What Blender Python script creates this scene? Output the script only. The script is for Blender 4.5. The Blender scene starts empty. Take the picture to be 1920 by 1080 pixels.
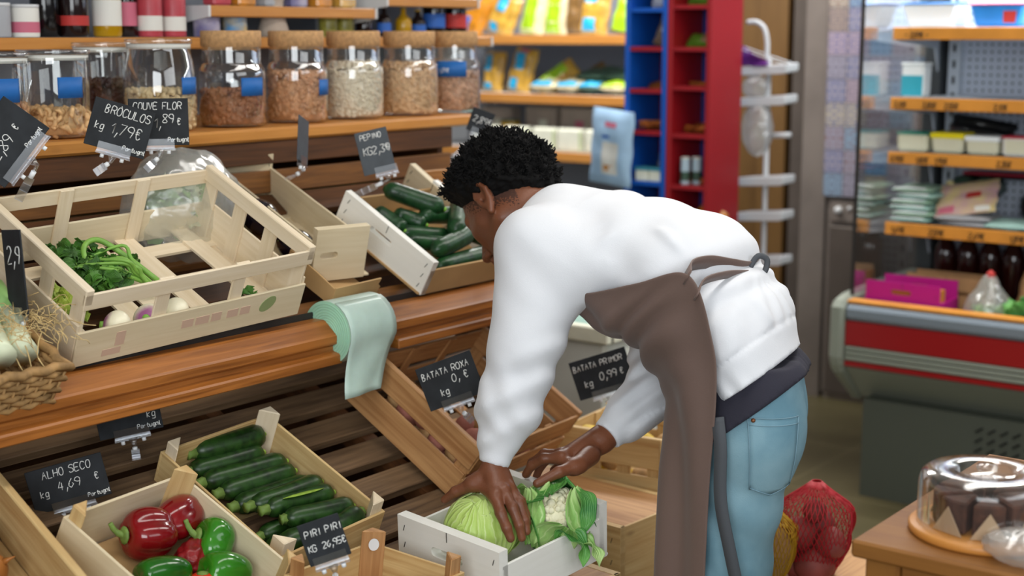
import bpy, bmesh, math, random
import numpy as np
from mathutils import Vector, Matrix, Euler
R = math.radians
PI = math.pi
rnd = random.Random(7)
C = bpy.context.scene.collection
S = bpy.context.scene

# ---------------------------------------------------------------- camera, world, light, exposure
CAM_H = 1.65
cd = bpy.data.cameras.new('camera')
cam = bpy.data.objects.new('camera', cd)
C.objects.link(cam)
cam.location = (0, 0, CAM_H)
cam.rotation_euler = (R(90) - math.atan(475 / 2760), 0, R(37.4))
cd.sensor_width = 36
cd.lens = 2760 / 1920 * 36
cd.clip_start = 0.05
cd.dof.use_dof = True
cd.dof.focus_distance = 2.85
cd.dof.aperture_fstop = 2.6
S.camera = cam

w = bpy.data.worlds.new('world')
S.world = w
w.use_nodes = True
wb = w.node_tree.nodes['Background']
wb.inputs[0].default_value = (0.96, 0.98, 1.0, 1)
wb.inputs[1].default_value = 0.15

def area(name, loc, rot, sx, sy, power, col=(1, 1, 1)):
    l = bpy.data.lights.new(name, 'AREA')
    l.shape = 'RECTANGLE'; l.size = sx; l.size_y = sy; l.energy = power; l.color = col
    o = bpy.data.objects.new(name, l); C.objects.link(o)
    o.location = loc; o.rotation_euler = rot
    return o
# ceiling fluorescents and the daylight from the shop front on the right, behind the camera, plus added fill lamps
area('ceiling_area_light', (-1.25, 1.9, 2.84), (0, 0, 0), 0.35, 2.2, 15, (1, 0.97, 0.92))
area('ceiling_area_light', (-1.3, 4.3, 2.84), (0, 0, 0), 0.35, 2.2, 27, (1, 0.97, 0.92))
area('ceiling_area_light', (-3.7, 5.0, 2.84), (0, 0, 0), 1.6, 0.5, 60, (1, 0.98, 0.95))  # unseen lamp, added to brighten the shelves at the back
area('ceiling_area_light', (-2.2, 5.6, 2.84), (0, 0, 0), 0.9, 0.3, 12, (1, 0.98, 0.95))  # also added, to lift the dark tiles and steel
area('shop_front_daylight', (2.0, 1.6, 2.35), (R(64), 0, R(97)), 3.0, 1.0, 26, (0.93, 0.97, 1.0))
area('daylight_fill', (0.7, -1.45, 2.0), (R(76), 0, R(28)), 2.4, 1.5, 78, (0.92, 0.97, 1.0))  # unseen fill, added to light the sleeve and crate ends facing the camera

S.view_settings.view_transform = 'Standard'
S.view_settings.look = 'None'
S.view_settings.gamma = 1
S.view_settings.use_curve_mapping = False
S.view_settings.exposure = 0.30

# ---------------------------------------------------------------- materials
M = {}
def nt(m):
    m.use_nodes = True
    return m.node_tree, m.node_tree.nodes, m.node_tree.links
def srgb(h):
    h = h.lstrip('#')
    v = [int(h[i:i+2], 16) / 255 for i in (0, 2, 4)]
    return tuple(((c + 0.055) / 1.055) ** 2.4 if c > 0.04045 else c / 12.92 for c in v) + (1,)
def mat(name, col, rough=0.5, metal=0, var=0.0, vscale=8, bump=0, bscale=60, spec=0.5, trans=0, ior=1.45, sss=0, col2=None, alpha=1, sheen=0, coat=0):
    m = bpy.data.materials.new(name); t, n, l = nt(m)
    b = n['Principled BSDF']
    c = srgb(col) if isinstance(col, str) else col
    b.inputs['Base Color'].default_value = c
    b.inputs['Roughness'].default_value = rough
    b.inputs['Metallic'].default_value = metal
    b.inputs['Specular IOR Level'].default_value = spec
    b.inputs['Transmission Weight'].default_value = trans
    b.inputs['IOR'].default_value = ior
    b.inputs['Alpha'].default_value = alpha
    b.inputs['Sheen Weight'].default_value = sheen
    b.inputs['Coat Weight'].default_value = coat
    if sss:
        b.inputs['Subsurface Weight'].default_value = sss
        b.inputs['Subsurface Radius'].default_value = (0.01, 0.004, 0.002)
        b.inputs['Subsurface Scale'].default_value = 0.4
    tc = n.new('ShaderNodeTexCoord')
    if var or col2:
        ns = n.new('ShaderNodeTexNoise'); ns.inputs['Scale'].default_value = vscale; ns.inputs['Detail'].default_value = 4
        l.new(tc.outputs['Object'], ns.inputs['Vector'])
        r = n.new('ShaderNodeValToRGB')
        if col2:
            c2 = srgb(col2) if isinstance(col2, str) else col2
            r.color_ramp.elements[0].color = c; r.color_ramp.elements[1].color = c2
        else:
            r.color_ramp.elements[0].color = tuple(x * (1 - var) for x in c[:3]) + (1,)
            r.color_ramp.elements[1].color = tuple(min(1, x * (1 + var)) for x in c[:3]) + (1,)
        r.color_ramp.elements[0].position = 0.35; r.color_ramp.elements[1].position = 0.65
        l.new(ns.outputs['Fac'], r.inputs['Fac']); l.new(r.outputs['Color'], b.inputs['Base Color'])
    if bump:
        nb = n.new('ShaderNodeTexNoise'); nb.inputs['Scale'].default_value = bscale; nb.inputs['Detail'].default_value = 3
        l.new(tc.outputs['Object'], nb.inputs['Vector'])
        bp = n.new('ShaderNodeBump'); bp.inputs['Strength'].default_value = bump; bp.inputs['Distance'].default_value = 0.004
        l.new(nb.outputs['Fac'], bp.inputs['Height']); l.new(bp.outputs['Normal'], b.inputs['Normal'])
    M[name] = m
    return m
def wood(name, light, dark, rough=0.55, grain=1.0, knots=0.5):
    """long grain along the U of each board's own UV map (metres), a few knots"""
    m = bpy.data.materials.new(name); t, n, l = nt(m); b = n['Principled BSDF']
    b.inputs['Roughness'].default_value = rough
    uv = n.new('ShaderNodeUVMap')
    mp = n.new('ShaderNodeMapping'); mp.inputs['Scale'].default_value = (3.0, 55.0, 1); l.new(uv.outputs['UV'], mp.inputs['Vector'])
    wn = n.new('ShaderNodeTexNoise'); wn.inputs['Scale'].default_value = 1.6; wn.inputs['Detail'].default_value = 5; wn.inputs['Distortion'].default_value = 0.6
    l.new(mp.outputs['Vector'], wn.inputs['Vector'])
    mp2 = n.new('ShaderNodeMapping'); mp2.inputs['Scale'].default_value = (1.6, 9.0, 1); l.new(uv.outputs['UV'], mp2.inputs['Vector'])
    n2 = n.new('ShaderNodeTexNoise'); n2.inputs['Scale'].default_value = 1.5; n2.inputs['Detail'].default_value = 2
    l.new(mp2.outputs['Vector'], n2.inputs['Vector'])
    mx = n.new('ShaderNodeMath'); mx.operation = 'MULTIPLY_ADD'; mx.inputs[1].default_value = 0.55
    l.new(wn.outputs['Fac'], mx.inputs[0])
    m2 = n.new('ShaderNodeMath'); m2.operation = 'MULTIPLY'; m2.inputs[1].default_value = 0.45; l.new(n2.outputs['Fac'], m2.inputs[0])
    l.new(m2.outputs[0], mx.inputs[2])
    r = n.new('ShaderNodeValToRGB')
    a, c = srgb(dark), srgb(light)
    r.color_ramp.elements[0].position = 0.5 - 0.17 / grain; r.color_ramp.elements[0].color = a
    r.color_ramp.elements[1].position = 0.5 + 0.1 / grain; r.color_ramp.elements[1].color = c
    l.new(mx.outputs[0], r.inputs['Fac'])
    vo = n.new('ShaderNodeTexVoronoi'); vo.inputs['Scale'].default_value = 1.0
    mp3 = n.new('ShaderNodeMapping'); mp3.inputs['Scale'].default_value = (4.0, 9.0, 1); l.new(uv.outputs['UV'], mp3.inputs['Vector']); l.new(mp3.outputs['Vector'], vo.inputs['Vector'])
    kr = n.new('ShaderNodeValToRGB'); kr.color_ramp.elements[0].color = tuple(x * 0.35 for x in a[:3]) + (1,); kr.color_ramp.elements[1].color = (1, 1, 1, 1)
    kr.color_ramp.elements[0].position = 0.03; kr.color_ramp.elements[1].position = 0.085
    l.new(vo.outputs['Distance'], kr.inputs['Fac'])
    mm = n.new('ShaderNodeMixRGB'); mm.blend_type = 'MULTIPLY'; mm.inputs['Fac'].default_value = knots
    l.new(r.outputs['Color'], mm.inputs['Color1']); l.new(kr.outputs['Color'], mm.inputs['Color2'])
    l.new(mm.outputs['Color'], b.inputs['Base Color'])
    bp = n.new('ShaderNodeBump'); bp.inputs['Strength'].default_value = 0.12; bp.inputs['Distance'].default_value = 0.002
    l.new(wn.outputs['Fac'], bp.inputs['Height']); l.new(bp.outputs['Normal'], b.inputs['Normal'])
    M[name] = m
    return m
def glass(name, tint=(1, 1, 1, 1), rough=0.02, alpha_mix=0.82, spec_col=(1, 1, 1, 1), crinkle=0, haze=0, gmax=0.75):
    """thin clear wall: mostly straight-through light plus fresnel gloss"""
    m = bpy.data.materials.new(name); t, n, l = nt(m)
    n.remove(n['Principled BSDF']); out = n['Material Output']
    tr = n.new('ShaderNodeBsdfTransparent'); tr.inputs[0].default_value = tint
    gl = n.new('ShaderNodeBsdfGlossy'); gl.inputs[0].default_value = spec_col; gl.inputs['Roughness'].default_value = rough
    fr = n.new('ShaderNodeLayerWeight'); fr.inputs[0].default_value = 0.35
    mr = n.new('ShaderNodeMapRange'); mr.inputs['To Min'].default_value = 1 - alpha_mix - 0.12; mr.inputs['To Max'].default_value = gmax
    l.new(fr.outputs['Facing'], mr.inputs['Value'])
    if crinkle:
        tc = n.new('ShaderNodeTexCoord'); vo = n.new('ShaderNodeTexVoronoi'); vo.feature = 'DISTANCE_TO_EDGE'; vo.inputs['Scale'].default_value = crinkle
        ns = n.new('ShaderNodeTexNoise'); ns.inputs['Scale'].default_value = crinkle * 0.8; l.new(tc.outputs['Object'], ns.inputs['Vector']); l.new(ns.outputs['Color'], vo.inputs['Vector'])
        bp = n.new('ShaderNodeBump'); bp.inputs['Strength'].default_value = 1.0; bp.inputs['Distance'].default_value = 0.02; l.new(ns.outputs['Fac'], bp.inputs['Height']); l.new(bp.outputs['Normal'], gl.inputs['Normal'])
    if haze:
        df = n.new('ShaderNodeBsdfTranslucent'); df.inputs[0].default_value = (0.9, 0.92, 0.9, 1); d2 = n.new('ShaderNodeBsdfDiffuse'); d2.inputs[0].default_value = (0.85, 0.87, 0.85, 1)
        m0 = n.new('ShaderNodeMixShader'); m0.inputs[0].default_value = 0.5; l.new(df.outputs[0], m0.inputs[1]); l.new(d2.outputs[0], m0.inputs[2])
        m1 = n.new('ShaderNodeMixShader'); m1.inputs[0].default_value = haze; l.new(tr.outputs[0], m1.inputs[1]); l.new(m0.outputs[0], m1.inputs[2]); tr = m1
    mx = n.new('ShaderNodeMixShader'); l.new(mr.outputs[0], mx.inputs[0]); l.new(tr.outputs[0], mx.inputs[1]); l.new(gl.outputs[0], mx.inputs[2])
    l.new(mx.outputs[0], out.inputs[0])
    M[name] = m
    return m

wood('pale_crate', '#ecdbc0', '#dbc6a2', 0.6, 0.8, 0.25)
wood('straw_crate', '#d9bc85', '#b98f58', 0.6, 0.9, 0.35)
wood('tan_crate', '#c59561', '#9c6a3c', 0.6, 1.0, 0.35)
wood('cream_crate', '#e2d3b4', '#d0bc96', 0.6, 0.6, 0.2)
wood('white_board', '#f3f1ea', '#e9e6dc', 0.6, 0.5, 0.05)
wood('orange_pine', '#a8672c', '#743f12', 0.38, 1.1, 0.45)
wood('shelf_pine', '#cf8f45', '#b87530', 0.42, 0.7, 0.15)
wood('dark_slat', '#5f391b', '#38200d', 0.55, 1.0, 0.3)
wood('brown_slat', '#85572a', '#55341a', 0.55, 1.0, 0.3)
wood('grey_slat', '#83674a', '#4c3826', 0.7, 1.1, 0.3)
wood('table_wood', '#8c5a1e', '#774611', 0.62, 0.9, 0.1)
wood('panel_wood', '#6e4f26', '#5a3e1b', 0.5, 0.7, 0.1)
mat('cardboard', '#b99565', 0.8, var=0.08)
mat('staple', '#5c5a56', 0.4, 0.8)
mat('chalkboard', '#23262a', 0.75, var=0.25, vscale=30)
mat('chalk', '#e9e9e6', 0.9)
mat('black_ink', '#1b1712', 0.7)
mat('zucchini_skin', '#10260c', 0.33, col2='#274819', vscale=55, spec=0.5)
mat('zucchini_pale', '#8fae3f', 0.4, var=0.2, vscale=90)
mat('stem_green', '#6f8a40', 0.6, var=0.2, vscale=60)
mat('cucumber_skin', '#0d2b15', 0.34, col2='#204a24', vscale=35, bump=0.25, bscale=90)
mat('cucumber_tip', '#7fb53c', 0.5)
mat('red_pepper', '#760910', 0.16, var=0.25, vscale=12, coat=0.3)
mat('wrinkled_red', '#7d1417', 0.35, var=0.3, vscale=60, bump=0.6, bscale=70)
mat('green_pepper', '#2f7618', 0.16, var=0.25, vscale=12, coat=0.3)
mat('dark_green_pepper', '#1c5a12', 0.18, var=0.3, vscale=14, coat=0.3)
mat('tomato_red', '#d8331a', 0.2)
glass('clear_plastic_clip', (0.93, 0.94, 0.96, 1), 0.2, 0.80)
mat('white_plastic', '#eceef0', 0.4)
mat('potato_skin', '#b08d5f', 0.75, var=0.2, vscale=30, bump=0.2)
mat('sweet_potato_skin', '#a3695c', 0.75, var=0.22, vscale=30, bump=0.25)
mat('lemon_skin', '#d9b733', 0.5, var=0.12, vscale=20, bump=0.15, bscale=160)

# ---------------------------------------------------------------- mesh builder
class MB:
    def __init__(s): s.v = []; s.f = []; s.uv = []; s.mi = []; s.sm = []
    def add(s, vs, fs, uvs=None, mi=0, smooth=False):
        o = len(s.v); s.v += [tuple(p) for p in vs]
        for k, f in enumerate(fs):
            s.f.append([o + i for i in f]); s.uv.append(uvs[k] if uvs else [(0, 0)] * len(f)); s.mi.append(mi); s.sm.append(smooth)
    def box(s, c, d, rot=None, mi=0):
        """axis box, centre c, full size d; wood UVs run along the longest side"""
        x, y, z = d[0] / 2, d[1] / 2, d[2] / 2
        P = [Vector(p) for p in [(-x,-y,-z),(x,-y,-z),(x,y,-z),(-x,y,-z),(-x,-y,z),(x,-y,z),(x,y,z),(-x,y,z)]]
        s.hexa(P, c, rot, mi)
    def hexa(s, P, c=(0, 0, 0), rot=None, mi=0):
        P = [Vector(p) for p in P]
        F = [(0,3,2,1),(4,5,6,7),(0,1,5,4),(1,2,6,5),(2,3,7,6),(3,0,4,7)]
        ext = [max(p[i] for p in P) - min(p[i] for p in P) for i in range(3)]
        L = ext.index(max(ext)); others = [i for i in range(3) if i != L]
        ou, ov = rnd.random() * 20, rnd.random() * 20
        uvs = []
        for f in F:
            n = (P[f[1]] - P[f[0]]).cross(P[f[3]] - P[f[0]]); k = max(range(3), key=lambda i: abs(n[i]))
            if k == L: a, b_ = others
            else: a, b_ = L, [i for i in others if i != k][0]
            sc = 0.25 if k == L else 1
            uvs.append([(P[i][a] * sc + ou, P[i][b_] + ov + k * 0.31) for i in f])
        M_ = rot if rot is not None else Matrix.Identity(3)
        s.add([M_ @ p + Vector(c) for p in P], F, uvs, mi)
    def beam(s, a, b, w_, h, up=(0, 0, 1), mi=0):
        """board from a to b, w_ across, h along up"""
        a, b = Vector(a), Vector(b); d = b - a; L = d.length; x = d.normalized(); u = Vector(up)
        y = u.cross(x)
        if y.length < 1e-6: y = Vector((0, 1, 0)).cross(x)
        y.normalize(); z = x.cross(y)
        s.box((a + b) / 2, (L, w_, h), Matrix((x, y, z)).transposed(), mi)
    def tube(s, pts, rad, n=8, cap=True, mi=0, flat=1.0, closed=False):
        pts = [Vector(p) for p in pts]; m = len(pts)
        if not hasattr(rad, '__len__'): rad = [rad] * m
        vs = []; up = None
        for i in range(m):
            if closed: d = pts[(i + 1) % m] - pts[i - 1]
            else: d = pts[min(i + 1, m - 1)] - pts[max(i - 1, 0)]
            d = d.normalized() if d.length > 1e-9 else Vector((0, 0, 1))
            if up is None:
                up = Vector((0, 0, 1)) if abs(d.z) < 0.9 else Vector((1, 0, 0))
            up = (up - d * up.dot(d)); up = up.normalized() if up.length > 1e-6 else d.orthogonal().normalized()
            sd = d.cross(up)
            for k in range(n):
                a = 2 * PI * k / n
                vs.append(pts[i] + (sd * math.cos(a) + up * math.sin(a) * flat) * rad[i])
        fs = []
        for i in range(m if closed else m - 1):
            for k in range(n):
                a, b = i * n, ((i + 1) % m) * n
                fs.append((a + k, a + (k + 1) % n, b + (k + 1) % n, b + k))
        if cap and not closed:
            fs.append(tuple(range(n - 1, -1, -1))); fs.append(tuple((m - 1) * n + k for k in range(n)))
        s.add(vs, fs, None, mi, True)
    def lathe(s, prof, n=32, c=(0, 0, 0), mi=0, cap=True, rib=None, smooth=True):
        vs = []; fs = []
        for r, z in prof:
            for k in range(n):
                a = 2 * PI * k / n; q = rib(a, z) if rib else 1
                vs.append((c[0] + r * q * math.cos(a), c[1] + r * q * math.sin(a), c[2] + z))
        m = len(prof)
        for i in range(m - 1):
            for k in range(n):
                fs.append((i * n + k, i * n + (k + 1) % n, (i + 1) * n + (k + 1) % n, (i + 1) * n + k))
        if cap:
            if prof[0][0] > 1e-5: fs.append(tuple(range(n - 1, -1, -1)))
            if prof[-1][0] > 1e-5: fs.append(tuple((m - 1) * n + k for k in range(n)))
        s.add(vs, fs, None, mi, smooth)
    def prism(s, poly, a, b, mi=0):
        """poly: 2D points; a,b functions 2D->3D for the two faces"""
        n = len(poly); A = [a(p) for p in poly]; B = [b(p) for p in poly]
        fs = [tuple(range(n - 1, -1, -1)), tuple(range(n, 2 * n))] + [(i, (i + 1) % n, n + (i + 1) % n, n + i) for i in range(n)]
        per = [0]
        for i in range(n): per.append(per[-1] + (Vector(poly[(i + 1) % n]) - Vector(poly[i])).length)
        L = (Vector(A[0]) - Vector(B[0])).length; o = rnd.random() * 9
        uvs = [[(o + poly[i][0], o + poly[i][1]) for i in range(n - 1, -1, -1)], [(o + p[0], o + p[1]) for p in poly]]
        uvs += [[(o, o + per[i]), (o, o + per[i + 1]), (o + L, o + per[i + 1]), (o + L, o + per[i])] for i in range(n)]
        s.add(A + B, fs, uvs, mi)
    def holed(s, W, H, t, hole, fr, mi=0, n=40):
        """panel W x H x t with a stadium hole (cx, cz, w, h); fr maps (u, v, d) to 3D"""
        cx, cz, hw, hh = hole; inner = []; outer = []
        for k in range(n):
            a = 2 * PI * k / n; c_, s_ = math.cos(a), math.sin(a)
            sup = (abs(c_) ** 6 + abs(s_ * 1.0) ** 6) ** (-1 / 6)
            rr = hh / 2; core = hw / 2 - rr
            inner.append((cx + math.copysign(core, c_) * min(1, abs(c_) * 3) + rr * c_, cz + rr * s_))
            # ray to the outer rectangle
            tx = ((W - cx) if c_ > 0 else cx) / max(abs(c_), 1e-9); tz = ((H - cz) if s_ > 0 else cz) / max(abs(s_), 1e-9)
            q = min(tx, tz); outer.append((cx + c_ * q, cz + s_ * q))
        for (ux, uz) in ((0, 0), (W, 0), (W, H), (0, H)):
            k = min(range(n), key=lambda i: (outer[i][0] - ux) ** 2 + (outer[i][1] - uz) ** 2); outer[k] = (ux, uz)
        vs = [fr(u, v, 0) for u, v in inner] + [fr(u, v, 0) for u, v in outer] + [fr(u, v, t) for u, v in inner] + [fr(u, v, t) for u, v in outer]
        fs = []; uvs = []; o = rnd.random() * 9
        P2 = inner + outer + inner + outer
        for i in range(n):
            j = (i + 1) % n
            for f in ((n + i, n + j, j, i), (2 * n + i, 2 * n + j, 3 * n + j, 3 * n + i), (i, j, 2 * n + j, 2 * n + i), (3 * n + i, 3 * n + j, n + j, n + i)):
                fs.append(f); uvs.append([(P2[q][0] + o, P2[q][1] + o + (0.02 if q >= 2 * n else 0)) for q in f])
        s.add(vs, fs, uvs, mi)
    def grid(s, P, mi=0, smooth=True, closed_u=False, uvs=True):
        """P[i][j] rows of 3D points"""
        r = len(P); c = len(P[0]); vs = [p for row in P for p in row]; fs = []; uv = []
        for i in range(r - 1):
            for j in range(c if closed_u else c - 1):
                k = (j + 1) % c
                fs.append((i * c + j, i * c + k, (i + 1) * c + k, (i + 1) * c + j))
                uv.append([(j / c, i / r), ((j + 1) / c, i / r), ((j + 1) / c, (i + 1) / r), (j / c, (i + 1) / r)])
        s.add(vs, fs, uv, mi, smooth)
    def ball(s, c, r, sq=(1, 1, 1), n=16, m=10, fn=None, mi=0, rot=None):
        vs = []; fs = []
        for i in range(m + 1):
            th = PI * i / m
            for k in range(n):
                a = 2 * PI * k / n
                d = Vector((math.sin(th) * math.cos(a), math.sin(th) * math.sin(a), math.cos(th)))
                q = r * (fn(d) if fn else 1)
                p = Vector((d.x * sq[0], d.y * sq[1], d.z * sq[2])) * q
                if rot is not None: p = rot @ p
                vs.append(p + Vector(c))
        for i in range(m):
            for k in range(n):
                fs.append((i * n + k, (i + 1) * n + k, (i + 1) * n + (k + 1) % n, i * n + (k + 1) % n))
        s.add(vs, fs, None, mi, True)
    def build(s, name, mats, parent=None, bevel=0, subsurf=0, solid=0, loc=None, rot=None):
        me = bpy.data.meshes.new(name); me.from_pydata(s.v, [], s.f)
        if not isinstance(mats, (list, tuple)): mats = [mats]
        for m in mats: me.materials.append(M[m] if isinstance(m, str) else m)
        lay = me.uv_layers.new(name='UVMap')
        flat = [c for f in s.uv for u in f for c in u]
        lay.data.foreach_set('uv', flat)
        me.polygons.foreach_set('material_index', s.mi); me.polygons.foreach_set('use_smooth', s.sm)
        me.update()
        o = bpy.data.objects.new(name, me); C.objects.link(o)
        if parent is not None: o.parent = parent
        if loc is not None: o.location = loc
        if rot is not None: o.rotation_euler = rot
        if solid:
            sm = o.modifiers.new('solid', 'SOLIDIFY'); sm.thickness = solid; sm.offset = 0
        if bevel:
            bm = o.modifiers.new('bevel', 'BEVEL'); bm.width = bevel; bm.segments = 1; bm.limit_method = 'ANGLE'; bm.angle_limit = R(50)
        if subsurf:
            ss = o.modifiers.new('sub', 'SUBSURF'); ss.levels = subsurf; ss.render_levels = subsurf
        return o
def tag(o, label, cat, group=None, kind=None):
    if label: o['label'] = label
    if cat: o['category'] = cat
    if group: o['group'] = group
    if kind: o['kind'] = kind
    return o
def thing(name, label, cat, loc=(0, 0, 0), rot=(0, 0, 0), group=None, mtx=None):
    o = bpy.data.objects.new(name, None); o.empty_display_size = 0.05; C.objects.link(o)
    if mtx is not None: o.matrix_world = mtx
    else: o.location = loc; o.rotation_euler = rot
    return tag(o, label, cat, group)
def struct(o): o['kind'] = 'structure'; return o
def copy_tree(o, parent=None):
    c = o.copy(); C.objects.link(c)
    if parent is not None: c.parent = parent
    for ch in list(o.children): copy_tree(ch, c)
    return c
def catmull(P, n):
    """smooth curve through the points, n samples per span"""
    P = [Vector(p) for p in P]; Q = [P[0] * 2 - P[1]] + P + [P[-1] * 2 - P[-2]]; out = []
    for i in range(1, len(Q) - 2):
        for k in range(n):
            t = k / n; a, b, c, d = Q[i-1], Q[i], Q[i+1], Q[i+2]
            out.append(0.5 * ((2 * b) + (c - a) * t + (2 * a - 5 * b + 4 * c - d) * t * t + (3 * b - a - 3 * c + d) * t ** 3))
    out.append(P[-1]); return out

# hand-lettered chalk strokes on a 4 x 10 grid (baseline 2, capitals to 8)
GL = {'A':'022842 1535','B':'0208283726052534332202','C':'473818060412 12324 3','D':'0208284644220 2','E':'48080242 0535','F':'480802 0535','G':'473818060412324345 4525','H':'0802 4842 0545','I':'2822','K':'0802 480542','L':'080242','M':'0208254842','N':'02084248','O':'180604123244463818','P':'020838474635 3505','R':'020838474635 3505 2542','S':'473818070635444332 1203','T':'0848 2822','U':'080312324348','V':'082248','X':'0842 4802','0':'180604123244463818','1':'062822','2':'07183847460242','3':'084825444332 1203','4':'280444 3732','5':'48080535444332 3202','6':'3816041322334435 1504','7':'084812','8':'2507183847250312 32432 5','9':'45250607183847 4532',',':'2310','-':'0545','E_':'','k':'0802 360432','g':'462615132243 4640 4020 2010','o':'261513223243453626','r':'0602 041536','t':'28233242 0646','u':'06031232 4642','a':'4616050312 43 4642','l':'18132232','p':'0600 0636 3645 4433 3303','/':'0149'}
GL['C'] = '473818060412 123243'; GL['D'] = '0208284644 442202'; GL['8'] = '250718384725 25031232 324325'; GL['S'] = '4738180706 0635 35444332 321203'
GL['9'] = '452506071838 384745 4532'; GL['3'] = '0848254443 433212 1203'; GL['\u20ac'] = '47381816142232 3243 0636 0535'; GL['\u00d3'] = GL['O'] + ' 2939'
def letters(mb, text, x, y, h, fr, r=0.0011, slant=0.12, adv=0.70, wob=0.25):
    """draw text with strokes; fr maps (x, y) on the board to 3D; h = capital height"""
    u = h / 6; q = random.Random(len(text) * 7 + 3)
    for ch in text:
        if ch == ' ': x += h * adv * 0.8; continue
        for st in GL.get(ch, '').split(' '):
            pts = [(int(st[i]), int(st[i + 1])) for i in range(0, len(st) - 1, 2)]
            if len(pts) < 2: continue
            P = [fr(x + (px + (py - 2) * slant + q.uniform(-wob, wob) * 0.5) * u * 0.8, y + (py - 2 + q.uniform(-wob, wob) * 0.5) * u) for px, py in pts]
            if len(P) > 3: P = catmull(P, 3)
            mb.tube(P, r, 5)
        x += h * adv * (0.8 if ch == 'I' else 0.55 if ch in ',1l' else 1)
    return x
# ---------------------------------------------------------------- setting
def tile_mat(name, a, b, size, grout, rough):
    m = bpy.data.materials.new(name); t, n, l = nt(m); bs = n['Principled BSDF']; bs.inputs['Roughness'].default_value = rough
    tc = n.new('ShaderNodeTexCoord'); br = n.new('ShaderNodeTexBrick')
    br.offset = 0; br.inputs['Scale'].default_value = 1; br.inputs['Brick Width'].default_value = size; br.inputs['Row Height'].default_value = size
    br.inputs['Mortar Size'].default_value = 0.003; br.inputs['Color1'].default_value = srgb(a); br.inputs['Color2'].default_value = srgb(b); br.inputs['Mortar'].default_value = srgb(grout)
    l.new(tc.outputs['Object'], br.inputs['Vector']); ns = n.new('ShaderNodeTexNoise'); ns.inputs['Scale'].default_value = 3
    l.new(tc.outputs['Object'], ns.inputs['Vector'])
    mx = n.new('ShaderNodeMixRGB'); mx.blend_type = 'OVERLAY'; mx.inputs['Fac'].default_value = 0.25
    l.new(br.outputs['Color'], mx.inputs['Color1']); l.new(ns.outputs['Fac'], mx.inputs['Color2']); l.new(mx.outputs['Color'], bs.inputs['Base Color'])
    M[name] = m
tile_mat('floor_tile', '#4f4830', '#554e35', 0.6, '#726a4e', 0.35)
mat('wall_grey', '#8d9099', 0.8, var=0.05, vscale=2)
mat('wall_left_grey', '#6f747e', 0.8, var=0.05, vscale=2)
mat('ceiling_white', '#e6e6e2', 0.9)
mat('steel', '#857b73', 0.4, 0.35, var=0.12, vscale=4)
mat('dark_steel', '#5d544d', 0.45, 0.3, var=0.1, vscale=5)
mat('seal_dark', '#2a2624', 0.5)

def plane_box(name, lo, hi, m):
    b = MB(); c = [(a + d) / 2 for a, d in zip(lo, hi)]; b.box(c, [d - a for a, d in zip(lo, hi)])
    return struct(b.build(name, m))
plane_box('floor', (-5.2, -1.5, -0.1), (3.2, 7.0, 0.0), 'floor_tile')
plane_box('ceiling', (-5.2, -1.5, 2.9), (3.2, 7.0, 3.0), 'ceiling_white')
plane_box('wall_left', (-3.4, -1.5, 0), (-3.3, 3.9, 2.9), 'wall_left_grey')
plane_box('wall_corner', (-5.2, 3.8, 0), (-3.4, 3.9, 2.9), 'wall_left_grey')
plane_box('wall_back', (-5.2, 6.4, 0), (3.2, 6.5, 2.9), 'wall_grey')

# ---------------------------------------------------------------- the produce counter against the left wall
cnt = thing('produce_counter', 'long wooden stepped produce counter with grooved front rail, slatted decks and a jar shelf', 'counter', (0, 0, 0))
def deck_z(x): return 1.025 + (-2.215 - x) * 0.49      # upper sloping deck
def low_z(x): return 0.595 + (-1.9 - x) * 0.483        # lower sloping rack
prof = [(-2.235, 1.047), (-2.203, 1.047), (-2.198, 1.044), (-2.170, 1.021), (-2.166, 1.017), (-2.166, 0.999), (-2.178, 0.995), (-2.178, 0.983), (-2.160, 0.979), (-2.157, 0.975), (-2.157, 0.957), (-2.235, 0.957)]
for y0, y1 in ((0.6, 2.225), (2.405, 3.10)):
    b = MB(); b.prism(prof, lambda p: (p[0], y0, p[1]), lambda p: (p[0], y1, p[1])); b.build('front_rail', 'orange_pine', cnt, bevel=0.002)
b = MB(); b.box((-2.238, 1.92, 1.045), (0.004, 2.66, 0.03)); b.build('lip_strip', 'seal_dark', cnt)
for k, x in enumerate((-2.27, -2.40, -2.53, -2.66)):
    b = MB(); a = R(26)
    b.box((x, 1.92, deck_z(x) - 0.012), (0.085, 2.64, 0.02), Euler((0, a, 0)).to_matrix()); b.build('deck_slat', ['brown_slat', 'dark_slat'][k % 2], cnt, bevel=0.002)
for z0, z1, x, mm in ((1.335, 1.392, -2.70, 'dark_slat'), (1.262, 1.318, -2.705, 'brown_slat')):
    b = MB(); b.box((x, 1.92, (z0 + z1) / 2), (0.018, 2.64, z1 - z0)); b.build('back_slat', mm, cnt, bevel=0.002)
b = MB(); b.box((-2.71, 1.92, 1.247), (0.04, 2.64, 0.018)); b.build('ledge', 'straw_crate', cnt, bevel=0.002)
b = MB(); b.box((-2.99, 1.92, 1.408), (0.62, 2.86, 0.032)); b.build('jar_shelf', 'shelf_pine', cnt, bevel=0.006)
b = MB(); b.box((-3.285, 1.92, 0.7), (0.02, 2.64, 1.38)); b.build('back_board', 'dark_slat', cnt)
for y in (0.62, 3.22):
    b = MB(); b.prism([(-2.5, 0.0), (-2.5, 1.06), (-2.72, 1.22), (-2.72, 1.39), (-3.27, 1.39), (-3.27, 0)], lambda p: (p[0], y - 0.01, p[1]), lambda p: (p[0], y + 0.01, p[1])); b.build('side_panel', 'dark_slat', cnt)
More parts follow.
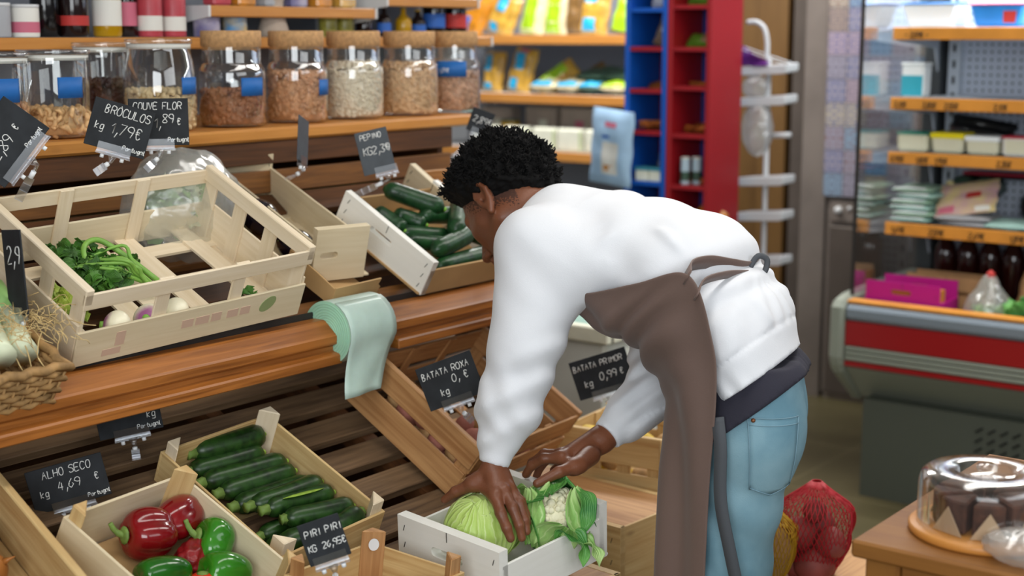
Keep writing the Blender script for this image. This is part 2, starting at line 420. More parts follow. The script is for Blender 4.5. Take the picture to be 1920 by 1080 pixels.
# lower rack: slats run along the counter, stepped down to the aisle
for k, x in enumerate((-2.64, -2.55, -2.46, -2.37, -2.28, -2.19, -2.10, -2.01, -1.93)):
    b = MB(); y1 = 2.96 if x < -2.15 else 2.45
    b.box((x, (0.6 + y1) / 2, low_z(x) - 0.012), (0.066, y1 - 0.6, 0.022), Euler((0, R(25.8), 0)).to_matrix()); b.build('rack_slat', 'grey_slat', cnt, bevel=0.002)
for y in (0.7, 1.45, 2.1, 2.40):
    b = MB(); b.beam((-2.68, y, low_z(-2.68) - 0.05), (-1.9, y, low_z(-1.9) - 0.05), 0.04, 0.05); b.beam((-1.93, y, 0), (-1.93, y, low_z(-1.93) - 0.07), 0.05, 0.05, (0, 1, 0)); b.build('rack_bearer', 'dark_slat', cnt)
b = MB(); b.box((-2.66, 1.92, 0.98), (0.02, 2.64, 0.34)); b.build('inner_panel', 'dark_slat', cnt)

# ---------------------------------------------------------------- crates
def crate_m(loc, yaw, tilt, roll=0): return Matrix.Translation(loc) @ Matrix.Rotation(yaw, 4, 'Z') @ Matrix.Rotation(roll, 4, 'X') @ Matrix.Rotation(tilt, 4, 'Y')
def crate_floor(t, W, L, m, n=3, z=0.006, fill=0.8):
    b = MB()
    for k in range(n):
        x = -W * (k + 0.5) / n
        b.box((x, L / 2, z), (W / n * fill, L * 0.98, 0.006))
    for y in (0.06 * L, 0.5 * L, 0.94 * L): b.box((-W / 2, y, z - 0.004), (W * 0.98, 0.05, 0.004))
    b.build('floor_slats', m, t)
def panel_crate(name, label, loc, yaw, tilt, roll, W, L, H, m_end, m_side, end='y', low=0.72, hole=True, tk=0.018, group=None, hh=None):
    """thick end panels with a hand hole, thin lower sides"""
    t = thing(name, label, 'crate', mtx=crate_m(loc, yaw, tilt, roll), group=group)
    for k in (0, 1):
        b = MB()
        if end == 'y':
            y0 = 0 if k == 0 else L - tk
            fr = lambda u, v, d: (-W + u, y0 + d, v); Wd = W
        else:
            x0 = -tk if k == 0 else -W
            fr = lambda u, v, d: (x0 + d, L - u, v); Wd = L
        hl = hh or (Wd / 2, H * 0.55, Wd * 0.32, H * 0.16)
        if hole: b.holed(Wd, H, tk, hl, fr)
        else:
            P = [fr(*q) for q in ((0, 0, 0), (Wd, 0, 0), (Wd, 0, tk), (0, 0, tk), (0, H, 0), (Wd, H, 0), (Wd, H, tk), (0, H, tk))]; b.hexa(P)
        d = -0.0008 if k == 0 else tk + 0.0008
        for u in (0.06, 0.94):
            for v in (0.2, 0.5, 0.8): b.beam(fr(Wd * u, H * v - 0.006, d), fr(Wd * u + 0.004, H * v + 0.006, d), 0.0012, 0.0012, mi=1)
        b.beam(fr(Wd * 0.5, H, d), fr(Wd * 0.5, H - 0.02, d), 0.0012, 0.0012, mi=1)
        b.build('end_panel', [m_end, 'staple'], t)
    for k in (0, 1):
        b = MB()
        if end == 'y': b.box((-0.003 if k == 0 else -W + 0.003, L / 2, H * low / 2), (0.006, L - 2 * tk + 0.03, H * low))
        else: b.box((-W / 2, 0.003 if k == 0 else L - 0.003, H * low / 2), (W - 2 * tk + 0.03, 0.006, H * low))
        b.build('side_panel', m_side, t, bevel=0.001)
    crate_floor(t, W, L, m_side)
    return t
def post_crate(name, label, loc, yaw, tilt, roll, W, L, H, m, mp, ph=0.05, low=1.0, group=None):
    """thin boards nailed to triangular corner posts that stand above them"""
    t = thing(name, label, 'crate', mtx=crate_m(loc, yaw, tilt, roll), group=group)
    for k, (c, d) in enumerate((((-0.003, L / 2), (0.006, L)), ((-W + 0.003, L / 2), (0.006, L)), ((-W / 2, 0.003), (W - 0.012, 0.006)), ((-W / 2, L - 0.003), (W - 0.012, 0.006)))):
        b = MB(); b.box((c[0], c[1], H * low / 2 + 0.006), (d[0], d[1], H * low - 0.008)); b.build('side_board', m, t, bevel=0.001)
    s = 0.034
    for sx, sy, cx, cy in ((-1, 1, -0.006, 0.006), (1, 1, -W + 0.006, 0.006), (-1, -1, -0.006, L - 0.006), (1, -1, -W + 0.006, L - 0.006)):
        b = MB(); poly = [(cx, cy), (cx + sx * s, cy), (cx, cy + sy * s)]
        if sx * sy < 0: poly = [poly[0], poly[2], poly[1]]
        b.prism(poly, lambda p: (p[0], p[1], 0.004), lambda p: (p[0], p[1], H + ph)); b.build('corner_post', mp, t, bevel=0.002)
    crate_floor(t, W, L, m)
    return t
def slat_crate(name, label, loc, yaw, tilt, roll, W, L, H, m, m2, bot=0.42, top=0.2, mids=2, group=None, rail=0.018, ends=4):
    """two-slat sides: a deep bottom board, a gap and a top slat on uprights; solid rails on the ends"""
    t = thing(name, label, 'crate', mtx=crate_m(loc, yaw, tilt, roll), group=group)
    for x in (-0.003, -W + 0.003):
        b = MB(); b.box((x, L / 2, H * bot / 2), (0.006, L, H * bot)); b.build('bottom_board', m2, t, bevel=0.001)
        b = MB(); b.box((x, L / 2, H * (0.94 - top / 2)), (0.006, L, H * top)); b.build('top_slat', m, t, bevel=0.001)
        xx = x + (-0.006 if x > -W / 2 else 0.006)
        for k in range(mids):
            y = L * (k + 1) / (mids + 1); b = MB(); b.box((xx, y, H * 0.47), (0.005, 0.032, H * 0.94)); b.build('upright', m, t, bevel=0.001)
    for y, sg in ((0, 1), (L, -1)):
        b = MB(); b.box((-W / 2, y + sg * 0.003, H * (bot + 0.08) / 2), (W - 0.012, 0.006, H * (bot + 0.08))); b.build('end_board', m, t, bevel=0.001)
        b = MB(); b.box((-W / 2, y + sg * rail / 2, H * (1 - max(top, 0.2) / 2)), (W, rail, H * max(top, 0.2))); b.build('end_rail', m, t, bevel=0.002)
        for k in range(ends):
            xk = -W * (0.07 + 0.86 * k / max(1, ends - 1)); b = MB(); b.box((xk, y + sg * 0.009, H * 0.4), (0.038, 0.006, H * 0.8)); b.build('end_upright', m, t, bevel=0.001)
    crate_floor(t, W, L, m, fill=0.32)
    b = MB()
    for k in range(4):
        b.box((-W / 2, L * (0.1 + 0.8 * k / 3), 0.012), (W * 0.97, 0.045, 0.005))
    b.build('floor_battens', m, t)
    return t
A_ = slat_crate('slatted_crate', 'large pale slatted crate of turnip greens, nearest on the upper deck', (-2.215, 1.583, 1.054), -0.051, 0.438, 0.04, 0.353, 0.543, 0.166, 'pale_crate', 'cream_crate', bot=0.45)
B_ = panel_crate('aubergine_crate', 'cream crate with a hand hole holding aubergines, behind the large slatted crate', (-2.323, 2.301, 1.105), -0.27, 0.285, 0, 0.487, 0.135, 0.126, 'cream_crate', 'cream_crate', end='x', low=0.72, hh=(0.098, 0.062, 0.045, 0.016))
C_ = panel_crate('cucumber_crate', 'white crate tipped towards the aisle and full of cucumbers', (-2.217, 2.547, 1.053), 0, 0.50, 0, 0.312, 0.34, 0.091, 'white_board', 'cardboard', low=0.75, hh=(0.145, 0.055, 0.075, 0.014))
F_ = panel_crate('cabbage_crate', 'low white crate holding the cabbage and cauliflower under the hands', (-1.592, 2.047, 0.594), -0.098, 0.046, 0.081, 0.274, 0.312, 0.118, 'white_board', 'white_board', low=0.74, hh=(0.135, 0.068, 0.085, 0.02), tk=0.023)
H_ = post_crate('zucchini_crate', 'wooden crate of dark zucchini on the lower rack', (-1.965, 1.815, 0.60), -0.011, 0.43, 0.06, 0.36, 0.285, 0.10, 'straw_crate', 'pale_crate', 0.03)
I_ = post_crate('pepper_crate', 'wooden crate of red and green peppers on the lower rack', (-1.844, 1.475, 0.605), 0.12, 0.47, 0.0, 0.31, 0.29, 0.105, 'cream_crate', 'straw_crate', 0.03)
G_ = post_crate('chilli_crate', 'light wooden crate in front of the zucchini with a chilli price sign on its corner', (-1.617, 1.735, 0.578), 0.091, 0.081, -0.055, 0.218, 0.25, 0.113, 'straw_crate', 'tan_crate', 0.034)
P_ = slat_crate('potato_crate', 'tan slatted crate of sweet potatoes leaning on the lower rack behind the arm', (-1.997, 2.389, 0.644), 0.185, 0.606, -0.063, 0.338, 0.53, 0.139, 'tan_crate', 'tan_crate', bot=0.40, top=0.42, ends=2)
M_ = slat_crate('slatted_potato_crate', 'straw coloured slatted crate, topmost of the stack beside the apron', (-1.839, 3.009, 0.475), 0.10, 0.0, 0.0, 0.297, 0.42, 0.19, 'straw_crate', 'straw_crate', bot=0.40, top=0.42, mids=1)
F2 = panel_crate('support_crate', 'wooden crate standing under the white cabbage crate', (-1.585, 2.02, 0.002), -0.098, 0, 0, 0.30, 0.37, 0.575, 'straw_crate', 'straw_crate', low=1.0, hole=False)
b = MB(); b.box((-0.15, 0.185, 0.572), (0.29, 0.33, 0.005)); b.build('base_board', 'tan_crate', F2)
G2 = panel_crate('support_crate', 'wooden crate standing under the chilli crate', (-1.612, 1.735, 0.002), 0.091, 0, 0, 0.21, 0.24, 0.555, 'straw_crate', 'straw_crate', low=1.0, hole=False)
M2 = panel_crate('upturned_crate', 'upside down wooden crate in the middle of the stack beside the apron', (-1.749, 2.694, 0.37), -0.08, 0, 0, 0.46, 0.27, 0.175, 'straw_crate', 'straw_crate', low=1.0, hole=False)
b = MB(); b.box((-0.23, 0.135, 0.172), (0.45, 0.23, 0.006)); b.build('base_board', 'tan_crate', M2)
panel_crate('support_crate', 'wooden crate at the bottom of the stack beside the apron', (-1.742, 2.70, 0.002), -0.05, 0, 0, 0.46, 0.27, 0.366, 'straw_crate', 'straw_crate', low=0.8, hole=False)
panel_crate('support_crate', 'wooden crate under the topmost slatted potato crate', (-1.84, 3.03, 0.002), 0.10, 0, 0, 0.30, 0.40, 0.470, 'straw_crate', 'straw_crate', low=0.9, hole=False)
# faded print on the front board of the large slatted crate: reddish lettering worn to smears and a green leaf mark
mat('faded_red_print', '#cdae98', 0.7); mat('faded_green_print', '#8d9a68', 0.7)
pb = [o for o in A_.children if o.name.startswith('bottom_board')][0]
b = MB()
for y0, y1, z0, z1 in ((0.235, 0.262, 0.034, 0.052), (0.268, 0.300, 0.034, 0.052), (0.306, 0.330, 0.034, 0.053), (0.345, 0.372, 0.034, 0.052), (0.378, 0.402, 0.034, 0.052), (0.085, 0.105, 0.030, 0.06), (0.06, 0.10, 0.012, 0.026)):
    b = MB(); b.box((0.0005, (y0 + y1) / 2, (z0 + z1) / 2), (0.0008, y1 - y0, z1 - z0)); b.build('faded_print', 'faded_red_print', pb)
b = MB(); b.prism([(0.448 + 0.020 * math.cos(k * PI / 12), 0.046 + 0.017 * math.sin(k * PI / 12 + 0.4)) for k in range(24)], lambda p: (0.0, p[0], p[1]), lambda p: (0.001, p[0], p[1])); b.build('leaf_print', 'faded_green_print', pb)
# oval white sticker on the far back post of the chilli crate
gp = [o for o in G_.children if o.name.startswith('corner_post')][3]
b = MB(); b.prism([(0.010 * math.cos(k * PI / 10), 0.012 * math.sin(k * PI / 10)) for k in range(20)], lambda p: (-0.195 + 0.7071 * p[0] + 0.0035, 0.228 + 0.7071 * p[0] - 0.0035, 0.122 + p[1]), lambda p: (-0.195 + 0.7071 * p[0] + 0.0042, 0.228 + 0.7071 * p[0] - 0.0042, 0.122 + p[1])); b.build('sticker', 'white_plastic', gp)
# ---------------------------------------------------------------- vegetables
def inC(cr, p): return cr.matrix_basis @ Vector(p)
def veg_tube(name, A, B, r, m, label, cat, group, bend=0.012, stem_at=0, stem_len=0.022, sm='stem_green', ribs=0, tip=None, rotz=0, blunt=0.75):
    """a zucchini or cucumber lying from A to B in the world"""
    A = Vector(A); B = Vector(B); L = (B - A).length; mid = (A + B) / 2
    d = (B - A).normalized(); side = d.cross(Vector((0, 0, 1))).normalized()
    n = 14; pts = []; rad = []
    for i in range(n + 1):
        t = i / n; p = A.lerp(B, t) + side * bend * math.sin(PI * t)
        pts.append(p - mid); e = min(t, 1 - t); rad.append(r * (0.35 + 0.65 * min(1, (e / 0.13)) ** 0.55) * (0.94 + 0.12 * t) if 0 < t < 1 else r * 0.2)
    b = MB(); b.tube(pts, rad, 16, True)
    o = b.build(name, m, None); o.location = mid
    tag(o, label, cat, group)
    e, dd = (pts[0], -d) if stem_at == 0 else (pts[-1], d)
    b = MB()
    if stem_len: b.tube([e - dd * 0.006, e + dd * stem_len * 0.5, e + dd * stem_len], [r * 0.55, r * 0.42, r * 0.5], 6); b.build('stem', sm, o)
    f = pts[-1] if stem_at == 0 else pts[0]
    b = MB(); b.ball(f, r * 0.26, n=8, m=6); b.build('blossom_end', 'zucchini_pale' if not tip else tip, o)
    return o
ZU = [((-0.362, 0.085, 0.070), (-0.335, 0.262, 0.072), 1.08, 'topmost zucchini, lying alone across the back of its crate'),
      ((-0.325, 0.060, 0.048), (-0.305, 0.243, 0.05), 1, 'dark zucchini second from the back of the crate'),
      ((-0.280, 0.055, 0.055), (-0.268, 0.262, 0.055), 1, 'dark zucchini third from the back of the crate'),
      ((-0.240, 0.070, 0.050), (-0.226, 0.262, 0.05), 1, 'dark zucchini fourth from the back of the crate'),
      ((-0.203, 0.072, 0.048), (-0.192, 0.266, 0.05), 1, 'zucchini with a ragged star shaped stem end, fifth from the back'),
      ((-0.170, 0.085, 0.066), (-0.160, 0.272, 0.064), 0.95, 'zucchini with a stubby pale stem, sixth from the back'),
      ((-0.140, 0.100, 0.070), (-0.118, 0.270, 0.066), 0.95, 'zucchini with a broad light stripe in the middle of the crate'),
      ((-0.103, 0.110, 0.072), (-0.078, 0.272, 0.070), 0.95, 'shiny zucchini with a small white tip facing the peppers'),
      ((-0.064, 0.060, 0.064), (-0.046, 0.245, 0.065), 1.05, 'large zucchini with a square cut stem, second from the front'),
      ((-0.034, 0.125, 0.072), (-0.036, 0.255, 0.078), 1.02, 'curved zucchini at the front of the crate beside the price sign'),
      ((-0.128, 0.075, 0.030), (-0.112, 0.240, 0.032), 0.9, 'zucchini in the lower layer under the light striped one'),
      ((-0.092, 0.065, 0.026), (-0.078, 0.230, 0.03), 0.9, 'zucchini in the lower layer under the square stemmed one')]
for k, (a, b_, s_, lab) in enumerate(ZU):
    st = 1 if k == 9 else 0
    a = (a[0] + rnd.uniform(-0.010, 0.006), a[1], a[2]); b_ = (b_[0] + rnd.uniform(-0.008, 0.010), b_[1], b_[2])
    veg_tube('zucchini', inC(H_, a), inC(H_, b_), 0.0238 * s_, 'zucchini_skin', lab, 'zucchini', 'zucchini in the lower crate', 0.014 if k == 9 else rnd.uniform(-0.006, 0.006), st, (0.012 if k not in (7,) else 0.004))
for k, zp in enumerate((6, 9)):   # light stripes of the two paler ones are marks of their own skin
    a, b_ = Vector(ZU[zp][0]), Vector(ZU[zp][1])
    b = MB(); pts = [inC(H_, a.lerp(b_, t) + Vector((0, 0, 0.0226)) + Vector((-0.004, 0, 0))) + (b_ - a).normalized().cross(Vector((0, 0, 1))) * 0 for t in (0.2, 0.35, 0.5, 0.65, 0.8)]
    o = [x for x in C.objects if x.name.startswith('zucchini') and x.get('label') == ZU[zp][3]][0]
    b.tube([p - o.location + Vector((-0.0, 0, -0.0005)) for p in pts], [0.001, 0.0055, 0.0065, 0.0055, 0.001], 8, flat=0.35); b.build('light_stripe', 'zucchini_pale', o)
CU = [((-0.287, 0.100, 0.105), (-0.168, 0.205, 0.108), 1.15, 'largest cucumber, lying across the top of the pile under the price sign'),
      ((-0.250, 0.050, 0.070), (-0.165, 0.080, 0.062), 1, 'cucumber pointing down against the white crate end'),
      ((-0.225, 0.095, 0.070), (-0.165, 0.155, 0.070), 1, 'cucumber second from the crate end, behind the blunt pale tipped one'),
      ((-0.185, 0.145, 0.085), (-0.165, 0.270, 0.085), 1.05, 'cucumber with its round pale blossom end facing the camera'),
      ((-0.190, 0.285, 0.105), (-0.085, 0.165, 0.098), 1.15, 'cucumber pointing at the camera with a bright green tip'),
      ((-0.178, 0.075, 0.052), (-0.120, 0.205, 0.058), 0.95, 'slim cucumber lying under the pale tipped one'),
      ((-0.138, 0.055, 0.055), (-0.083, 0.170, 0.062), 0.95, 'slim cucumber just above the long front cucumbers'),
      ((-0.055, 0.060, 0.078), (-0.088, 0.225, 0.088), 1.15, 'warty cucumber lying diagonally at the front of the pile'),
      ((-0.028, 0.060, 0.052), (-0.035, 0.275, 0.056), 1.1, 'frontmost cucumber along the cardboard side'),
      ((-0.125, 0.230, 0.075), (-0.060, 0.290, 0.075), 1.0, 'cucumber half hidden behind the man\'s face')]
for k, (a, b_, s_, lab) in enumerate(CU):
    veg_tube('cucumber', inC(C_, a), inC(C_, b_), 0.0205 * s_, 'cucumber_skin', lab, 'cucumber', 'cucumbers in the white crate', rnd.uniform(-0.006, 0.006), 0, 0.0, tip='cucumber_tip')
# supports inside the two crates, so the upper layer lies on something
def pepper(name, A, B, r, m, label, lobes=4, ph=0.3, squash=0.9, stem=True, wr=0, taper=0.75, dent=0.13):
    A = Vector(A); B = Vector(B); d = (B - A); L = d.length; d.normalize(); q_ = d.to_track_quat('Z', 'Y').to_matrix()
    n, m_ = 40, 22; rr = random.Random(int(L * 1e5)); vs = []
    rows_ = []
    for i in range(m_ + 1):
        t = i / m_; th = PI * t
        z = -0.5 * L * math.cos(th) if wr == 0 else -0.5 * L * math.cos(th)
        base = (abs(math.sin(th)) ** 0.55) * (1 - (1 - taper) * t)
        row = []
        for k in range(n):
            a = 2 * PI * k / n + 0.3 * math.sin(3 * t)
            lob = 1 + dent * (abs(math.cos(a * lobes / 2 + ph)) - 0.6) * (0.5 + 0.5 * math.sin(th))
            w_ = 1 + wr * (0.10 * math.sin(a * 9 + t * 15) + 0.08 * math.sin(a * 5 - t * 22))
            z2 = z + (0.16 * r * math.exp(-(base / 0.5) ** 2) if t < 0.3 else (-0.12 * r * math.exp(-(base / 0.45) ** 2) if t > 0.7 else 0)) + 0.02 * r * math.cos(a * lobes) * 0.5
            row.append(q_ @ Vector((r * base * lob * w_ * math.cos(a), r * base * lob * w_ * math.sin(a) * squash, z2)))
        rows_.append(row)
    b = MB(); b.grid(rows_, closed_u=True)
    o = b.build(name, m, None, subsurf=1); o.location = (A + B) / 2; tag(o, label, 'pepper', 'bell peppers in the crate')
    if stem:
        b = MB(); s0 = q_ @ Vector((0, 0, -0.5 * L + 0.10 * r)); k_ = (q_ @ Vector((0.3, 0.2, -1))).normalized()
        b.lathe([(0.002, -0.002), (0.26 * r, 0.0), (0.34 * r, 0.004), (0.2 * r, 0.007), (0.0, 0.008)], 10)
        cal = b.build('calyx', 'stem_green', o); cal.matrix_basis = Matrix.Translation(s0) @ (q_ @ Matrix.Rotation(PI, 3, 'X')).to_4x4()
        b = MB(); b.tube(catmull([s0, s0 + k_ * 0.012, s0 + k_ * 0.022 + Vector((0, 0, 0.006)), s0 + k_ * 0.028 + Vector((0, 0, 0.016))], 4), [0.0062] * 6 + [0.005] * 4 + [0.0045] * 3, 8); b.build('stem', 'stem_green', o)
    return o
pepper('red_pepper', inC(I_, (-0.262, 0.116, 0.058)), inC(I_, (-0.228, 0.208, 0.056)), 0.050, 'red_pepper', 'glossy red bell pepper with its stem facing the camera', 4, 0.2, 0.95, dent=0.25, taper=0.9)
pepper('red_pepper', inC(I_, (-0.238, 0.185, 0.062)), inC(I_, (-0.262, 0.292, 0.062)), 0.042, 'red_pepper', 'long red pepper reaching to the crate corner behind the other red one', 3, 0.9, 0.9, stem=False, dent=0.2, taper=0.95)
pepper('wrinkled_pepper', inC(I_, (-0.155, 0.168, 0.042)), inC(I_, (-0.185, 0.245, 0.052)), 0.034, 'wrinkled_red', 'shrivelled dull red pepper between the red and green ones', 3, 0.5, 0.85, stem=False, wr=0.7, taper=0.8)
pepper('green_pepper', inC(I_, (-0.195, 0.245, 0.062)), inC(I_, (-0.145, 0.330 - 0.06, 0.052)), 0.0, 'green_pepper', '', 3) if False else None
pepper('green_pepper', inC(I_, (-0.190, 0.225, 0.070)), inC(I_, (-0.148, 0.278, 0.052)), 0.052, 'green_pepper', 'bright green bell pepper resting against the right hand crate wall', 3, 0.6, 0.9, dent=0.22, taper=0.85)
pepper('green_pepper', inC(I_, (-0.120, 0.172, 0.062)), inC(I_, (-0.078, 0.262, 0.050)), 0.050, 'green_pepper', 'bright green pepper at the front of the crate below the other green one', 3, 0.2, 0.9, stem=False, dent=0.22, taper=0.7)
pepper('dark_green_pepper', inC(I_, (-0.172, 0.066, 0.052)), inC(I_, (-0.140, 0.168, 0.048)), 0.040, 'dark_green_pepper', 'dark green pepper lying below the red pepper', 3, 0.3, 0.85, stem=False, dent=0.22, taper=0.85)
b = MB(); b.ball((0, 0, 0), 0.036, (1, 1, 0.85)); o = b.build('tomato', 'tomato_red'); o.location = inC(I_, (-0.098, 0.165, 0.042)); tag(o, 'orange red tomato at the bottom edge among the peppers', 'tomato')
b = MB(); b.lathe([(0.012, 0.029), (0.008, 0.031), (0, 0.033)], 8); b.build('calyx', 'stem_green', o)
# crumpled brown paper in the bottom of the pepper crate
b = MB(); b.box((-0.16, 0.145, 0.012), (0.28, 0.26, 0.003)); b.build('paper_liner', 'cardboard', I_)
# ---------------------------------------------------------------- cabbage and cauliflower
def leaf_mat(name, base, edge, vein, vs=6):
    m = bpy.data.materials.new(name); t, n, l = nt(m); bs = n['Principled BSDF']; bs.inputs['Roughness'].default_value = 0.45
    bs.inputs['Subsurface Weight'].default_value = 0.1; bs.inputs['Subsurface Radius'].default_value = (0.006, 0.008, 0.003)
    uv = n.new('ShaderNodeUVMap'); tc = n.new('ShaderNodeTexCoord')
    ns = n.new('ShaderNodeTexNoise'); ns.inputs['Scale'].default_value = 14; l.new(tc.outputs['Object'], ns.inputs['Vector'])
    r = n.new('ShaderNodeValToRGB'); r.color_ramp.elements[0].color = srgb(base); r.color_ramp.elements[1].color = srgb(edge); r.color_ramp.elements[0].position = 0.35; r.color_ramp.elements[1].position = 0.68
    l.new(ns.outputs['Fac'], r.inputs['Fac'])
    w_ = n.new('ShaderNodeTexWave'); w_.wave_type = 'BANDS'; w_.bands_direction = 'X'; w_.inputs['Scale'].default_value = vs; w_.inputs['Distortion'].default_value = 5; w_.inputs['Detail'].default_value = 3; w_.inputs['Detail Scale'].default_value = 1.5
    l.new(uv.outputs['UV'], w_.inputs['Vector'])
    cr = n.new('ShaderNodeValToRGB'); cr.color_ramp.elements[0].position = 0.9; cr.color_ramp.elements[1].position = 1.0; cr.color_ramp.elements[1].color = (0.45, 0.45, 0.45, 1); l.new(w_.outputs['Fac'], cr.inputs['Fac'])
    mx = n.new('ShaderNodeMixRGB'); mx.inputs['Color2'].default_value = srgb(vein); l.new(cr.outputs['Color'], mx.inputs['Fac']); l.new(r.outputs['Color'], mx.inputs['Color1'])
    l.new(mx.outputs['Color'], bs.inputs['Base Color'])
    bp = n.new('ShaderNodeBump'); bp.inputs['Strength'].default_value = 0.35; bp.inputs['Distance'].default_value = 0.004; l.new(w_.outputs['Fac'], bp.inputs['Height']); l.new(bp.outputs['Normal'], bs.inputs['Normal'])
    M[name] = m
leaf_mat('cabbage_leaf', '#a9c75a', '#c3d886', '#e0eab8', 3)
leaf_mat('cauli_leaf', '#7fb358', '#b2d184', '#d2e0a8', 2)
leaf_mat('cauli_leaf_dark', '#357a3a', '#64a548', '#8fbf6a', 3)
leaf_mat('herb_leaf', '#2d5a1c', '#4f8a2a', '#86ad52', 5)
leaf_mat('yellow_leaf', '#7f9c2c', '#a9b83c', '#d5da8a', 4)
mat('curd', '#e9e3c4', 0.8, var=0.08, vscale=60, bump=0.6, bscale=120)
mat('stalk', '#7fae4a', 0.45, var=0.15, vscale=30)
def shell_leaf(c, r, axis, up, span=1.15, lift=0.0, ruffle=0.06, seed=0, n=14, curl=0.0):
    """leaf wrapped on a ball: axis points at the leaf's middle, up along its midrib"""
    q = random.Random(seed); ax_ = Vector(axis).normalized(); u_ = Vector(up); u_ = (u_ - ax_ * u_.dot(ax_)).normalized(); s_ = ax_.cross(u_); P = []
    p1, p2 = q.random() * 6, q.random() * 6
    for i in range(n + 1):
        v = i / n * 2 - 1; row = []
        for j in range(n + 1):
            h = j / n * 2 - 1
            wd = span * math.sqrt(max(0.02, 1 - (v * 0.96) ** 2)) if v > -0.2 else span * (0.55 + 0.43 * (v + 1) / 0.8)
            aa, bb = h * wd, v * span
            d = (ax_ * math.cos(aa) * math.cos(bb) + s_ * math.sin(aa) * math.cos(bb) + u_ * math.sin(bb)).normalized()
            ed = max(abs(h), abs(v)) ** 4
            rr = r * (1 + lift * (0.3 + ed) + ruffle * ed * math.sin(h * 9 + p1) + 0.02 * math.sin(v * 8 + p2) * ed + 0.012 * math.cos(h * 22 + v * 4) + curl * max(0, v) ** 3 - 0.016 * math.exp(-(h / 0.07) ** 2))
            row.append(Vector(c) + d * rr)
        P.append(row)
    return P
cab = thing('cabbage', 'round pale green cabbage held under the left hand', 'cabbage', (-1.727, 2.162, 0.612))
CC = (0, 0, 0.078)
b = MB(); b.ball(CC, 0.070, (1, 1, 0.97), 24, 16); b.build('head', 'cabbage_leaf', cab)
for k, (ax_, up_) in enumerate([((-0.3, -0.3, 0.9), (1, -0.4, 0.3)), ((0.8, -0.5, 0.3), (0, 0, 1)), ((-0.3, -0.95, 0.2), (0.3, 0, 1)), ((-0.95, 0, 0.2), (0, 0.3, 1)), ((0.2, 0.9, 0.3), (0, 0, 1))]):
    b = MB(); b.grid(shell_leaf(CC, 0.0725 + 0.0012 * k, ax_, up_, 0.95, 0.015, 0.03, k)); b.build('outer_leaf', 'cabbage_leaf', cab, solid=0.0015, subsurf=1)
cau = thing('cauliflower', 'cauliflower in ragged green leaves under the right hand', 'cauliflower', (-1.634, 2.282, 0.618))
KC = (0, 0, 0.083)
b = MB(); b.ball(KC, 0.060, (1, 1, 0.95), 24, 16)
q = random.Random(4)
for k in range(130):
    z = q.uniform(-0.2, 1); a = q.uniform(0, 6.28); s_ = math.sqrt(1 - z * z); d = Vector((s_ * math.cos(a), s_ * math.sin(a), z)); b.ball(Vector(KC) + d * 0.058, q.uniform(0.006, 0.010), n=7, m=5)
b.build('curd', 'curd', cau)
LV = [((-0.75, -0.45, 0.45), (0.1, 0, 1), 0.95, 'cauli_leaf'), ((-0.42, -0.88, 0.22), (-0.4, 0, 1), 0.72, 'cauli_leaf'), ((-0.3, -0.25, 0.95), (0.3, -0.5, 0.4), 0.66, 'cauli_leaf_dark'), ((0.9, 0.05, 0.3), (0.1, 0, 1), 0.72, 'cauli_leaf'), ((0.35, 0.8, 0.4), (0, 0, 1), 0.95, 'cauli_leaf_dark'), ((-0.6, 0.7, 0.3), (0, 0, 1), 0.95, 'cauli_leaf_dark'), ((-0.6, -0.75, -0.25), (-0.2, 0, 1), 0.85, 'cauli_leaf_dark'), ((0.45, -0.85, -0.35), (0.6, 0, 0.8), 0.62, 'cauli_leaf')]
for k, (ax_, up_, sp, mm) in enumerate(LV):
    b = MB(); b.grid(shell_leaf(KC, 0.069 + 0.0018 * (k % 3), ax_, up_, sp, 0.06, 0.10, 20 + k, curl=0.12 if k != 7 else 0.5)); b.build('leaf', mm, cau, solid=0.002, subsurf=1)
# torn leaf hanging over the crate side and the two thick ribs on the right
def free_leaf(pts, w_, m, par, seed=0, n=10, cup=0.3, ruf=0.25, name='leaf'):
    P = catmull(pts, 5); q = random.Random(seed); rows_ = []; ph = q.random() * 6
    for i, p in enumerate(P):
        t = i / (len(P) - 1); d = (P[min(i + 1, len(P) - 1)] - P[max(i - 1, 0)]).normalized(); s_ = d.cross(Vector((0.15, 0.1, 1))).normalized(); u_ = s_.cross(d)
        ww = w_ * (math.sin(PI * min(1, 0.08 + t * 0.95)) ** 0.7)
        rows_.append([p + s_ * ww * h + u_ * (ww * cup * h * h + ww * ruf * abs(h) ** 2 * math.sin(t * 16 + ph + h * 2)) for h in [j / n * 2 - 1 for j in range(n + 1)]])
    b = MB(); b.grid(rows_); return b.build(name, m, par, solid=0.0015, subsurf=1)
free_leaf([(0.035, -0.055, 0.055), (0.060, -0.050, 0.080), (0.092, -0.040, 0.060), (0.100, -0.050, 0.020)], 0.024, 'cauli_leaf_dark', cau, 3, ruf=0.5)
free_leaf([(0.045, -0.030, 0.045), (0.080, -0.020, 0.060), (0.105, -0.015, 0.045), (0.118, -0.02, 0.015)], 0.020, 'cauli_leaf', cau, 5, ruf=0.5)
free_leaf([(0.03, 0.02, 0.15), (0.065, 0.012, 0.135), (0.078, -0.005, 0.10), (0.075, -0.015, 0.07)], 0.018, 'cauli_leaf_dark', cau, 6, ruf=0.3)
free_leaf([(-0.05, -0.02, 0.14), (-0.078, 0.0, 0.13), (-0.085, 0.01, 0.10), (-0.07, 0.0, 0.07)], 0.022, 'cauli_leaf', cau, 7, ruf=0.5)

